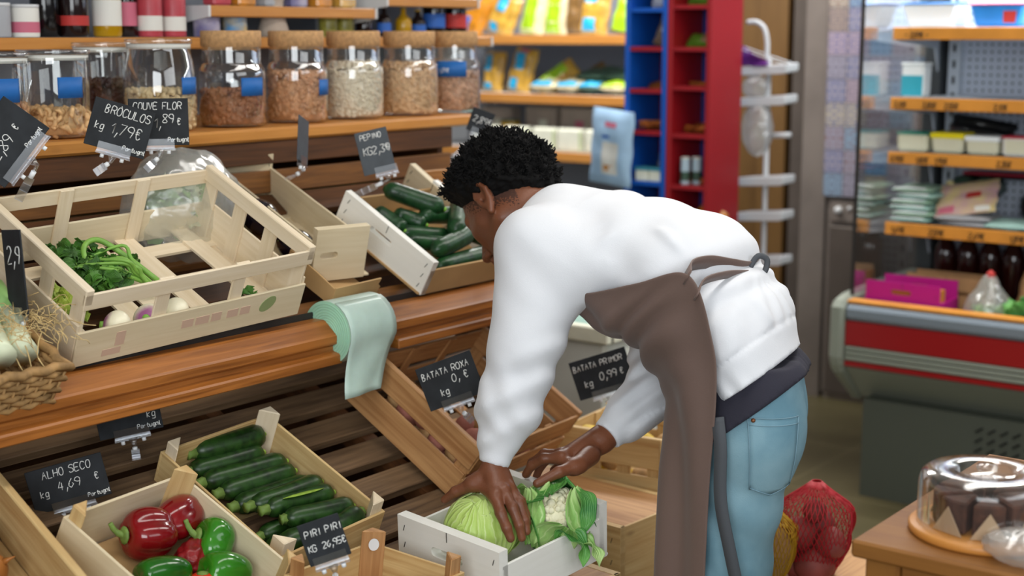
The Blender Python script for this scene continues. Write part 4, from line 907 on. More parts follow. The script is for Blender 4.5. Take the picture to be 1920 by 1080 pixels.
sign('price sign turned edge on, clipped to the aubergine crate', (-2.50, 2.46, 1.405), 0.095, 0.105, 14, [], (-2.52, 2.425, 1.315), turn=76, m='chalkboard_grey')
sign('narrow black price sign turned edge on beside the leeks', (-2.235, 1.492, 1.240), 0.075, 0.150, -6, [('2,9', -0.3, 0.1, 0.2)], (-2.21, 1.475, 1.15), turn=-66, m='chalkboard')
sign('black price sign reading ALHO SECO on the lower rack', (-2.255, 1.592, 0.828), 0.140, 0.084, -12, [('ALHO SECO', -0.30, 0.24, 0.17), ('kg', -0.38, -0.16, 0.15), ('4,69', -0.14, -0.10, 0.2), ('\u20ac', 0.34, -0.06, 0.15), PT(0.20, -0.42, 0.09)], (-2.26, 1.60, 0.762))
sign('black price sign half hidden under the counter rail', (-2.33, 1.79, 0.915), 0.125, 0.098, -9, [('/ 2,85\u20ac', -0.06, 0.06, 0.16), ('kg', 0.28, -0.22, 0.14), PT(0.10, -0.42, 0.085)], (-2.32, 1.80, 0.815))
sign('black price sign reading BATATA ROXA beside the white sleeve', (-1.975, 2.365, 0.918), 0.125, 0.098, -20, [('BATATA ROXA', -0.44, 0.20, 0.14), ('0, \u20ac', 0.04, -0.04, 0.16), ('kg', -0.22, -0.26, 0.15)], (-1.95, 2.41, 0.825))
sign('black price sign reading BATATA PRIMOR in front of the white freezer', (-1.945, 2.905, 0.838), 0.142, 0.098, -18, [('BATATA PRIMOR', -0.46, 0.22, 0.14), ('kg', -0.34, -0.22, 0.16), ('0,99', -0.06, -0.14, 0.18), ('\u20ac', 0.30, -0.12, 0.14)], (-1.95, 2.94, 0.755))
sign('small black price sign reading PIRI PIRI on the front crate', (-1.690, 1.690, 0.812), 0.072, 0.076, -17, [('PIRI PIRI', -0.40, 0.16, 0.15), ('KG', -0.42, -0.18, 0.15), ('26,95\u20ac', -0.08, -0.18, 0.15)], (-1.720, 1.745, 0.70), hold=0.8)
# ---------------------------------------------------------------- shop shelving along the walls
mat('shelf_bracket', '#d9dadb', 0.5)
mat('dark_glass', '#1c0d0c', 0.12, spec=0.6)
mat('black_liquid', '#0b0708', 0.12, spec=0.6)
mat('oil_yellow', '#b58a12', 0.15)
mat('label_white', '#e4e2da', 0.6); mat('label_red', '#b8342f', 0.6); mat('label_blue', '#2f63b5', 0.6); mat('label_pink', '#c96a80', 0.6); mat('tin_red', '#b7444e', 0.4, var=0.1, vscale=20)
mat('tin_pale', '#b9b1c2', 0.5, col2='#6f6a94', vscale=18); mat('tin_blue', '#c9b27c', 0.5, col2='#4f94c9', vscale=20); mat('grey_box', '#a7a9ae', 0.6); mat('cap_black', '#151515', 0.4); mat('cap_gold', '#c7a44a', 0.35, 0.5); mat('pickle', '#8f8a3a', 0.3, var=0.3, vscale=50)
mat('flour_pack', '#b5a596', 0.8, var=0.08, vscale=20); mat('cream_pack', '#e6e6d2', 0.6, var=0.05, vscale=20); mat('green_edge', '#b7c98a', 0.6)
mat('film_gold', '#c79a3d', 0.22, var=0.25, vscale=30, coat=0.4); mat('film_lime', '#9fc81f', 0.25, var=0.1, vscale=20, coat=0.3); mat('film_brown', '#7a5a30', 0.35, var=0.3, vscale=30); mat('film_cyan', '#27a7d6', 0.3); mat('film_clear', '#d8c9a2', 0.25, var=0.15, vscale=25, coat=0.3); mat('film_amber', '#c9821d', 0.3, var=0.25, vscale=30, coat=0.3); mat('film_green_dark', '#3f5a4a', 0.4)
mat('tower_red', '#9c1820', 0.45); mat('tower_blue', '#0d55b5', 0.45); mat('tower_red_dark', '#8a1524', 0.5); mat('tower_blue_dark', '#123a85', 0.5)
def shelf(name, label, x0, x1, y0, y1, zt, th, m='shelf_pine', br=None, group='wall shelves', lip=0.02):
    t = thing(name, label, 'shelf', ((x0 + x1) / 2, (y0 + y1) / 2, zt - th), group=group); c = Vector(((x0 + x1) / 2, (y0 + y1) / 2, zt - th))
    b = MB(); b.box((0, 0, th - lip / 2), (x1 - x0, y1 - y0, lip)); b.build('board', 'shelf_bracket', t)
    b = MB()
    if br == 'x': b.box(((x1 - x0) / 2 + 0.008, 0, th / 2), (0.018, y1 - y0, th))
    else: b.box((0, -(y1 - y0) / 2 - 0.008, th / 2), (x1 - x0, 0.018, th))
    b.build('price_rail', m, t, bevel=0.003)
    for e in (0, 1):
        b = MB()
        if br == 'x': y = (y1 - y0) / 2 * (1 if e else -1); b.prism([(-(x1 - x0) / 2, th), ((x1 - x0) / 2 + 0.02, th), ((x1 - x0) / 2 + 0.02, 0), (0, -0.02), (-(x1 - x0) / 2, -0.06)], lambda p: (p[0], y - 0.004, p[1]), lambda p: (p[0], y + 0.004, p[1]))
        else: x = (x1 - x0) / 2 * (1 if e else -1); b.prism([(-(y1 - y0) / 2 - 0.02, th), ((y1 - y0) / 2, th), ((y1 - y0) / 2, -0.10), ((y1 - y0) / 2 - 0.04, -0.10), ((y1 - y0) / 2 - 0.07, -0.03), (-(y1 - y0) / 2 - 0.01, -0.005)], lambda p: (x - 0.004, p[0], p[1]), lambda p: (x + 0.004, p[0], p[1]))
        b.build('bracket', 'shelf_bracket', t)
    return t
shelf('wall_shelf', 'pine fronted shelf of tins and bottles on the left wall above the jars', -3.29, -3.06, 0.9, 3.87, 1.643, 0.030, br='x')
shelf('wall_shelf', 'short upper pine fronted shelf on the left wall above the cork lidded jars', -3.29, -3.06, 2.66, 3.31, 1.727, 0.030, br='x')
shelf('wall_shelf', 'upper wall shelf end beyond the short shelf, at the top edge', -3.29, -3.06, 3.36, 3.80, 1.765, 0.030, br='x')
for z, nm in ((1.65, 'upper'), (1.37, 'middle'), (1.10, 'lower')):
    shelf('wall_shelf', '%s pine fronted shelf on the back wall beside the blue tower' % nm, -5.0, -3.70, 5.72, 6.36, z, 0.045)
def can(name, x, y, z, r, h, m, label, cat='tin', group=None, lid='shelf_bracket', band=None):
    b = MB(); b.lathe([(0, 0), (r * 0.96, 0), (r, 0.004), (r, h - 0.004), (r * 0.96, h), (0, h)], 24); o = b.build(name, m); o.location = (x, y, z); tag(o, label, cat, group)
    b = MB(); b.lathe([(0, 0), (r * 1.02, 0), (r * 1.02, 0.008), (0, 0.009)], 24); l_ = b.build('lid', lid, o); l_.location = (0, 0, h - 0.003)
    if band: b = MB(); b.lathe([(r * 1.01, h * 0.15), (r * 1.01, h * 0.5)], 24, cap=False); b.build('label', band, o)
    return o
def bottle(x, y, z, r, h, m, label, lab='label_white', cap='cap_black', group=None, ln=0.3, rot=None, sh=0.52):
    b = MB(); b.lathe([(0, 0), (r * 0.9, 0), (r, 0.006), (r, h * sh), (r * 0.92, h * (sh + 0.07)), (r * 0.45, h * (sh + 0.2)), (r * 0.32, h * (sh + 0.26)), (r * 0.32, h * 0.94), (0, h * 0.94)], 20); o = b.build('bottle', m); o.location = (x, y, z); tag(o, label, 'bottle', group)
    if rot: o.rotation_euler = rot
    b = MB(); b.lathe([(0, h * 0.92), (r * 0.38, h * 0.92), (r * 0.38, h), (0, h)], 14); b.build('cap', cap, o)
    if lab: b = MB(); b.lathe([(r * 1.012, h * 0.14), (r * 1.012, h * (0.14 + ln))], 20, cap=False); b.build('label', lab, o)
    return o
ZW = 1.644; GW = 'tins and bottles on the left wall shelf'
X0 = -3.10
can('tin', X0, 2.055, ZW, 0.035, 0.075, 'grey_box', 'pale grey tin at the very left of the wall shelf', group=GW)
can('tin', X0, 2.135, ZW, 0.034, 0.072, 'label_white', 'tin with yellow, white and pink stripes under a black bottle top', group=GW, band='label_pink')
bottle(X0 - 0.03, 2.215, ZW, 0.036, 0.20, 'black_liquid', 'black bottle right of the striped tin', 'label_white' if False else None, group=GW)
bottle(X0, 2.275, ZW, 0.036, 0.20, 'dark_glass', 'dark bottle with a red edged label', 'label_red', group=GW, ln=0.12)
bottle(X0, 2.375, ZW, 0.036, 0.20, 'oil_yellow', 'yellow oil bottle with an oval white label', 'label_white', group=GW, ln=0.32)
bottle(X0 - 0.03, 2.455, ZW, 0.030, 0.20, 'dark_glass', 'dark bottle just right of the yellow oil', 'label_pink', group=GW)
can('tin', X0, 2.51, ZW, 0.032, 0.108, 'tin_red', 'taller red and white tin, left of the pair', group=GW, band='label_white')
can('tin', X0, 2.588, ZW, 0.032, 0.105, 'tin_red', 'red and white tin, right of the pair', group=GW, band='label_white')
can('tin', X0, 2.70, ZW, 0.036, 0.075, 'tin_pale', 'lilac and beige carton tin between the red pair and the blue tin', group=GW)
can('tin', X0, 2.80, ZW, 0.034, 0.072, 'tin_blue', 'blue and yellow tin right of the lilac one', group=GW)
b = MB(); b.lathe([(0, 0), (0.045, 0), (0.043, 0.02), (0.028, 0.075), (0.03, 0.10), (0.055, 0.13), (0, 0.132)], 20); o = b.build('paper_bag', 'flour_pack'); o.location = (X0, 2.945, ZW); tag(o, 'waisted beige paper bag at the end of the upper shelf bracket', 'bag')
b = MB(); b.lathe([(0, 0), (0.06, 0), (0.06, 0.03), (0.05, 0.035), (0, 0.04)], 20); p_ = b.build('white_top', 'label_white', o); p_.location = (0, 0, 0.125)
for k, (y, lab) in enumerate(((3.205, 'white lidded pickle jar, left of the pair behind the cork lids'), (3.275, 'white lidded pickle jar, right of the pair behind the cork lids'))):
    can('pickle_jar', X0 - 0.02, y - 0.02, ZW, 0.028, 0.062, 'pickle', lab, 'jar', 'pickle jars on the wall shelf', 'label_white')
bottle(X0 - 0.02, 3.34, ZW, 0.026, 0.085, 'dark_glass', 'squat dark bottle right of the pickle jars', None, 'flour_pack', GW)
bottle(X0 - 0.02, 3.43, ZW, 0.022, 0.095, 'dark_glass', 'small dark bottle with a blue white label', 'label_blue', 'label_white', GW)
bottle(X0 - 0.02, 3.52, ZW, 0.026, 0.09, 'oil_yellow', 'small amber bottle behind the fourth cork lid', None, 'cap_gold', GW)
bottle(X0 - 0.03, 3.60, ZW, 0.026, 0.085, 'dark_glass', 'small bottle with a gold cap and blue label', 'label_blue', 'cap_gold', GW)
bottle(X0 - 0.03, 3.68, ZW, 0.036, 0.20, 'black_liquid', 'black soda bottle with a blue label', 'label_blue', group=GW, ln=0.22)
bottle(X0 - 0.03, 3.785, ZW, 0.038, 0.20, 'black_liquid', 'black soda bottle with a red label', 'label_red', group=GW, ln=0.22)
ZU_ = 1.728
for k, (y, m, lab) in enumerate(((2.74, 'tin_red', 'reddish packet, first on the short upper shelf'), (2.83, 'film_amber', 'amber packet, second on the short upper shelf'), (2.93, 'grey_box', 'grey packet, third on the short upper shelf'), (3.03, 'tin_pale', 'pinkish packet, fourth on the short upper shelf'), (3.13, 'film_amber', 'yellow orange packet, fifth on the short upper shelf'), (3.23, 'film_gold', 'golden packet at the right end of the short upper shelf'))):
    b = MB(); b.box((0, 0, 0.05), (0.05, 0.065, 0.10)); o = b.build('packet', m, bevel=0.006); o.location = (X0, y, ZU_); tag(o, lab, 'packet', 'packets on the short upper shelf')
    b = MB(); b.box((0.026, 0, 0.045), (0.001, 0.045, 0.04)); b.build('label', 'label_white', o)
# pasta bags
def bag(name, label, x, y, z, w_, h_, d_, m, rot=(0, 0, 0), labs=(), group=None, cat='bag', seed=0):
    """pillow bag standing on its lower seam, front towards -Y"""
    q = random.Random(seed + int(abs(x) * 997)); ph = [q.random() * 6 for _ in range(4)]
    def pt(u, v, s, off=0):
        th = d_ / 2 * (max(0, 1 - abs(u) ** 3.0) ** 0.6) * (max(0, 1 - abs(v) ** 4) ** 0.6)
        th *= 1 + 0.10 * math.sin(u * 7 + ph[0] + v * 3) + 0.10 * math.sin(v * 9 + ph[1])
        return (u * w_ / 2 * (1 + 0.03 * math.sin(v * 8 + ph[2])), s * (th + off), (v + 1) / 2 * h_)
    b = MB(); N = 14
    for s in (-1, 1): b.grid([[pt(i / N * 2 - 1, j / N * 2 - 1, s) for i in (range(N + 1) if s < 0 else range(N, -1, -1))] for j in range(N + 1)])
    o = b.build(name, m); o.location = (x, y, z); o.rotation_euler = rot; tag(o, label, cat, group)
    for (u0, u1, v0, v1, lm) in labs:
        b = MB(); b.grid([[pt(u0 + (u1 - u0) * i / 8, v0 + (v1 - v0) * j / 8, -1, 0.0015) for i in range(9)] for j in range(9)]); b.build('label', lm, o)
    return o
GP = 'pasta bags on the back wall shelves'
for (px, z, w_, h_, m, rot, labs, lab) in (
    (-4.87, 1.651, 0.17, 0.22, 'film_clear', (R(-12), 0, R(-8)), ((0.2, 0.8, -0.9, 0.1, 'film_lime'),), 'pale pasta bag with a lime edge, leftmost on the upper back shelf'),
    (-4.71, 1.651, 0.15, 0.24, 'film_amber', (R(-12), R(22), 0), ((-0.6, 0.1, 0.2, 0.75, 'film_cyan'), (-0.7, 0.0, -0.9, -0.3, 'label_blue')), 'leaning amber pasta bag with two blue patches, second on the upper back shelf'),
    (-4.52, 1.651, 0.16, 0.20, 'film_gold', (R(-12), R(16), 0), ((-0.5, 0.2, 0.1, 0.8, 'film_cyan'), (-0.6, 0.0, -0.9, -0.5, 'film_cyan'), (-0.4, 0.3, 0.84, 0.97, 'label_pink')), 'golden pasta bag with blue patches and a pink strip on the upper back shelf'),
    (-4.32, 1.651, 0.14, 0.22, 'film_clear', (R(-14), R(6), 0), ((-0.7, 0.35, -0.95, 0.8, 'film_lime'),), 'lime fronted bag, left of the lime pair on the upper back shelf'),
    (-4.17, 1.651, 0.14, 0.24, 'film_clear', (R(-12), R(2), 0), ((-0.8, 0.4, -0.95, 0.95, 'film_lime'),), 'tall lime fronted bag, right of the lime pair on the upper back shelf'),
    (-4.06, 1.651, 0.10, 0.23, 'film_brown', (R(-8), 0, 0), (), 'narrow brown pasta bag right of the lime pair'),
    (-3.96, 1.651, 0.16, 0.24, 'film_gold', (R(-12), R(2), 0), ((-0.6, 0.3, 0.2, 0.9, 'film_cyan'), (-0.6, 0.3, -0.9, -0.4, 'film_cyan')), 'golden pasta bag with two blue squares near the blue tower'),
    (-3.79, 1.651, 0.14, 0.20, 'film_brown', (R(-16), R(10), R(6)), ((-0.8, 0.7, -0.9, 0.7, 'film_lime'),), 'rounded lime and brown bag beside the blue tower'),
    (-4.56, 1.371, 0.12, 0.20, 'film_gold', (R(-10), R(3), 0), ((-0.6, 0.0, 0.0, 0.8, 'film_cyan'), (-0.6, 0.2, -0.9, -0.6, 'film_cyan')), 'pasta bag partly hidden by the last cork lidded jar'),
    (-4.40, 1.371, 0.14, 0.22, 'film_gold', (R(-10), R(10), 0), ((-0.5, 0.3, 0.0, 0.75, 'film_cyan'), (-0.6, 0.1, -0.9, -0.4, 'film_cyan'), (-0.4, 0.4, 0.8, 0.95, 'label_pink')), 'standing pasta bag with blue patches on the middle back shelf')):
    bag('pasta_bag', lab, px, 5.80, z, w_, h_, 0.07, m, rot, labs, GP)
bag('pasta_bag', 'lime and gold bag slumped over on the middle back shelf', -4.27, 5.80, 1.375, 0.11, 0.22, 0.07, 'film_gold', (R(-30), R(48), 0), ((-0.9, 0.1, -0.9, 0.6, 'film_lime'),), GP)
bag('pasta_bag', 'brown bag slumped behind the lime and gold one', -4.12, 5.88, 1.375, 0.11, 0.20, 0.07, 'film_brown', (R(-30), R(50), 0), (), GP)
for k, (x, m, lm, lab) in enumerate(((-4.21, 'film_clear', 'film_cyan', 'flat noodle packet, first of the row lying on the middle back shelf'), (-4.06, 'film_clear', 'film_cyan', 'flat noodle packet, second of the lying row'), (-3.93, 'film_green_dark', 'film_cyan', 'flat noodle packet with blue wrapper, third of the lying row'), (-3.80, 'film_clear', 'film_lime', 'lime wrapped packet at the right end of the lying row'))):
    bag('noodle_packet', lab, x, 5.74 + 0.0 * k, 1.374 + 0.03, 0.15, 0.20, 0.055, m, (R(-84), 0, R(8)), ((-0.8, 0.6 if lm == 'film_cyan' else 0.95, -0.98, -0.6 if lm == 'film_cyan' else 0.6, lm),), 'noodle packets lying on the middle back shelf', seed=k)
for k, (x, lab) in enumerate(((-3.99, 'dark noodle packet lying on top of the row, left'), (-3.84, 'dark noodle packet lying on top of the row beside the tower'))):
    bag('noodle_packet', lab, x, 5.80, 1.45, 0.16, 0.2, 0.05, 'film_green_dark', (R(-80), 0, R(-6)), (), 'noodle packets lying on the middle back shelf', seed=9 + k)
for k, (x, w_, h_, m, lab) in enumerate(((-4.62, 0.20, 0.19, 'flour_pack', 'beige flour packet half hidden by the jar shelf end'), (-4.34, 0.19, 0.20, 'flour_pack', 'grey beige flour packet, middle of the lower back shelf'), (-4.12, 0.20, 0.20, 'flour_pack', 'flour packet with a faint red print on the lower back shelf'))):
    b = MB(); b.box((0, 0, h_ / 2), (w_, 0.10, h_)); o = b.build('flour_packet', m, bevel=0.012); o.location = (x, 5.95, 1.101); tag(o, lab, 'packet', 'flour packets on the lower back shelf')
    b = MB(); b.box((0.02, -0.051, h_ * 0.45), (0.05, 0.001, 0.09)); b.build('print', 'label_pink' if k == 2 else 'cream_pack', o)
can('spice_jar', -4.46, 5.82, 1.101, 0.05, 0.13, 'oil_yellow', 'ochre jar behind the hair on the lower back shelf', 'jar', None, 'film_green_dark')
for k, (x, w_, lab) in enumerate(((-4.55, 0.16, 'cream packet behind the hair, first of the low row'), (-4.36, 0.15, 'cream packet, second of the low row'), (-4.19, 0.135, 'cream packet with green edge, third of the low row'), (-4.04, 0.145, 'cream packet, fourth of the low row beside the hanging blue bag'), (-3.90, 0.10, 'greyish packet at the end of the low row'))):
    b = MB(); b.box((0, 0, 0.055), (w_, 0.09, 0.108)); o = b.build('sugar_packet', 'cream_pack', bevel=0.01); o.location = (x, 5.77, 1.101); tag(o, lab, 'packet', 'cream packets in the low row')
    b = MB(); b.box((w_ / 2 - 0.006, -0.046, 0.055), (0.010, 0.001, 0.09)); b.build('green_edge', 'green_edge', o)
# blue bag hanging on the tower's side
mat('blue_bag', '#a9c9e6', 0.35, var=0.1, vscale=10, coat=0.2)
o = bag('hanging_bag', 'pale blue printed bag hanging on the left side of the blue tower', -3.335, 5.02, 1.045, 0.20, 0.31, 0.05, 'blue_bag', (R(4), R(6), 0), ((-0.25, 0.3, 0.55, 0.68, 'label_pink'), (-0.35, 0.0, 0.25, 0.33, 'label_blue'), (-0.3, 0.45, -0.7, 0.15, 'label_white'), (-0.2, 0.25, -0.62, -0.45, 'film_amber')))
# ---------------------------------------------------------------- red and blue spice tower
tw = thing('spice_tower', 'tall spice rack tower with one blue and one red column of pigeonholes', 'rack', (-3.09, 5.05, 0))
TH, TD = 2.1, 0.25
for nm, m, x0, x1 in (('blue', 'tower_blue', -0.20, 0.0), ('red', 'tower_red', 0.0, 0.20)):
    for x in (x0 + 0.0125, x1 - 0.0125): b = MB(); b.box((x, TD / 2, TH / 2), (0.022, TD, TH)); b.build(nm + '_upright', m, tw, bevel=0.002)
    b = MB(); b.box(((x0 + x1) / 2, TD - 0.006, TH / 2), (0.19, 0.01, TH)); b.build('back_panel', 'tower_red' if nm == 'blue' else 'tower_blue', tw)
    for z in ((1.93, 1.755, 1.602, 1.435, 1.268, 1.063, 0.867, 0.67, 0.47, 0.27) if nm == 'blue' else (1.93, 1.765, 1.602, 1.45, 1.262, 1.058, 0.86, 0.67, 0.47, 0.27)):
        b = MB(); b.box(((x0 + x1) / 2, TD / 2, z - 0.008), (0.156, TD - 0.01, 0.016)); b.build('shelf', ('tower_blue' if z in (1.755, 1.063) else 'tower_red') if nm == 'blue' else 'tower_red', tw)
mat('cinnamon', '#a85f22', 0.7, var=0.2, vscale=40); mat('spice_green', '#5f8f2a', 0.4, var=0.2, vscale=30); mat('herb_bag', '#9a8466', 0.4, var=0.3, vscale=30, coat=0.3); mat('teal_box', '#3f8fa0', 0.5); mat('salt_blue', '#b9d0de', 0.4)
GS = 'spice packets in the tower'
def sticks(x, z, n, label, m='cinnamon', L=0.12):
    t = thing('cinnamon_bundle', label, 'spice', (x, 5.14, z), group=GS); q = random.Random(int(z * 999 + x * 77)); b = MB()
    for k in range(n):
        c = Vector((q.uniform(-.03, .04), q.uniform(-.04, .04), 0.008 + 0.012 * (k // 4))); d = Vector((q.uniform(0.6, 1), q.uniform(-.5, .5), q.uniform(-.1, .25))).normalized() * L / 2; b = MB(); b.tube([c - d * 0.8, c + d * 0.8], 0.007, 8); b.build('stick', m, t)
sticks(-3.185, 1.436, 6, 'short row of cinnamon packets in the blue column'); sticks(-3.185, 1.269, 12, 'big heap of orange cinnamon sticks in the blue column'); sticks(-2.985, 1.451, 4, 'flat cinnamon packet in the red column'); sticks(-2.985, 1.263, 10, 'heap of orange cinnamon sticks in the red column'); sticks(-2.965, 1.059, 5, 'cinnamon sticks in front of the spice jars')
bag('spice_bag', 'orange topped spice bag in the second blue pigeonhole', -3.165, 5.14, 1.604, 0.10, 0.13, 0.04, 'herb_bag', (R(-14), R(14), 0), ((-0.7, 0.7, 0.6, 0.95, 'film_amber'), (-0.4, 0.4, -0.2, 0.3, 'label_white')), GS)
bag('spice_bag', 'white spice bag at the top of the blue column', -3.17, 5.14, 1.757, 0.10, 0.10, 0.05, 'label_white', (R(-14), 0, 0), (), GS)
bag('spice_bag', 'green herb bag at the top of the red column', -2.99, 5.14, 1.767, 0.13, 0.07, 0.05, 'spice_green', (R(-40), 0, 0), (), GS)
bag('spice_bag', 'green and brown herb bag in the second red pigeonhole', -3.0, 5.14, 1.604, 0.12, 0.06, 0.05, 'spice_green', (R(-50), 0, 0), ((0.2, 0.9, -0.8, 0.8, 'herb_bag'),), GS)
bag('spice_bag', 'grey herb bag above the teal boxes', -3.16, 5.18, 1.10, 0.10, 0.09, 0.05, 'grey_box', (R(-20), 0, 0), (), GS)
bag('spice_bag', 'orange herb bag at the bottom of the red column above the white back', -2.98, 5.14, 0.862, 0.12, 0.13, 0.05, 'film_amber', (R(-14), R(30), 0), (), GS)
bag('spice_bag', 'grey bag low in the blue column', -3.18, 5.14, 0.869, 0.12, 0.10, 0.05, 'grey_box', (R(-14), 0, 0), (), GS)
for k, (x, lab) in enumerate(((-3.21, 'teal lidded cream box, left of two in the blue column'), (-3.145, 'teal lidded cream box, right of two in the blue column'))):
    b = MB(); b.box((0, 0, 0.022), (0.06, 0.07, 0.044)); o = b.build('spice_box', 'cream_pack', bevel=0.003); o.location = (x, 5.10, 1.064); tag(o, lab, 'box', 'teal lidded boxes'); b = MB(); b.box((0, 0, 0.05), (0.062, 0.072, 0.012)); b.build('lid', 'teal_box', o)
for k, (x, y, lab) in enumerate(((-3.02, 5.09, 'white capped spice jar, left of three in the red column'), (-2.985, 5.12, 'white capped spice jar, middle of three in the red column'), (-2.955, 5.16, 'white capped spice jar, right of three in the red column'))):
    can('spice_jar', x, y, 1.059, 0.018, 0.105, 'salt_blue', lab, 'jar', 'spice jars in the red column', 'label_white', 'film_green_dark')
# ---------------------------------------------------------------- white wire bag rack beside the tower
mat('rack_white', '#cfd2d6', 0.45)
rk = thing('bag_rack', 'white metal rack with tilted trays beside the red tower', 'rack', (-2.845, 5.44, 0))
b = MB(); b.tube([(0, 0, 0.02), (0, 0, 1.56)], 0.011, 10); b.build('pole', 'rack_white', rk)
b = MB(); b.tube(catmull([(0, -0.02, 1.555), (0.0, -0.02, 1.62), (-0.015, -0.02, 1.675), (-0.05, -0.02, 1.70), (-0.09, -0.02, 1.70)], 6), 0.010, 10); b.build('hook', 'rack_white', rk)
for z in (1.50, 1.375, 1.05, 0.905, 0.72, 0.5):
    b = MB(); b.prism([(-0.10, -0.015), (-0.10, 0.02), (0.10, 0.02), (0.10, -0.012), (0.085, -0.018)], lambda p: (p[0], -0.075 + 0.03 * (p[0] > 0), z + p[1] + 0.012 * (p[0] > 0)), lambda p: (p[0] + 0.02, 0.03, z + p[1] + 0.02 * (p[0] > 0))); b.build('tray', 'rack_white', rk, bevel=0.004)
for y in (-0.07, 0.01): b = MB(); b.tube([(-0.12, y, 1.60), (0.11, y + 0.02, 1.53)], 0.003, 6); b.build('wire', 'rack_white', rk)
b = MB(); b.tube([(0.02, -0.01, 1.245), (0.115, -0.02, 1.25)], 0.012, 10); b.build('peg', 'rack_white', rk)
b = MB(); b.box((0, 0, 0.01), (0.26, 0.20, 0.02)); b.build('foot', 'rack_white', rk)
mat('purple_cloth', '#6a2a86', 0.6, var=0.1)
b = MB(); b.grid([[(-0.09 + 0.14 * i / 6, -0.02 + 0.02 * math.sin(i * 1.3 + j), 0.09 * (1 - j / 6) * (1 - i / 7) + 0.01) for i in range(7)] for j in range(7)]); o = b.build('purple_bag', 'purple_cloth', solid=0.006, subsurf=1); o.location = (-2.865, 5.40, 1.515); tag(o, 'purple bag draped over the top tray of the white rack', 'bag')
glass('film_white', (0.92, 0.92, 0.93, 1), 0.25, 0.75, crinkle=22, haze=0.4, gmax=0.4)
for c_, sq, r_, s_, lab in (((-2.865, 5.395, 1.27), (0.75, 0.5, 1.2), 0.085, 5, 'bundle of crumpled clear bags on the white rack'), ((-2.88, 5.395, 1.44), (0.9, 0.5, 0.8), 0.06, 6, 'grey clear bag hanging below the top tray of the white rack')):
    o = crumple((0, 0, 0), sq, r_, s_, 0.18).build('plastic_bags', 'film_white'); o.location = c_; tag(o, lab, 'bag')
# ---------------------------------------------------------------- back wall fittings behind the rack
def sb(name, lo, hi, m): 
    b = MB(); b.box([(a + c) / 2 for a, c in zip(lo, hi)], [c - a for a, c in zip(lo, hi)]); return struct(b.build(name, m))
sb('trim_1', (-3.62, 6.26, 0), (-3.30, 6.40, 2.9), 'panel_wood'); sb('trim_2', (-3.30, 6.22, 0), (-3.16, 6.40, 2.9), 'panel_wood')
sb('trim_3', (-3.12, 6.2, 0), (-3.02, 6.40, 2.9), 'dark_steel'); sb('trim_4', (-3.02, 6.12, 0), (-2.90, 6.40, 2.9), 'steel')
cs = thing('steel_cabinet', 'brown grey steel cabinet with a round lock under the patterned tiles', 'cabinet', (-2.5, 6.12, 0))
b = MB(); b.box((0, 0.13, 0.02), (0.76, 0.24, 0.04)); b.box((0, 0.14, 0.48), (0.78, 0.26, 0.90)); b.build('body', 'steel', cs)
b = MB(); b.box((0, 0.0, 0.415), (0.74, 0.014, 0.77)); b.build('door', 'dark_steel', cs, bevel=0.004)
b = MB(); b.box((0, 0.0, 0.87), (0.74, 0.014, 0.10)); dr = b.build('drawer_front', 'steel', cs, bevel=0.004)
b = MB(); b.tube([(-0.325, -0.004, 0.875), (-0.325, -0.028, 0.875)], [0.017, 0.015], 16); b.build('lock', 'shelf_bracket', dr)
b = MB(); b.tube([(-0.275, -0.004, 0.885), (-0.275, -0.016, 0.885)], [0.009, 0.008], 12); b.build('knob', 'shelf_bracket', dr)
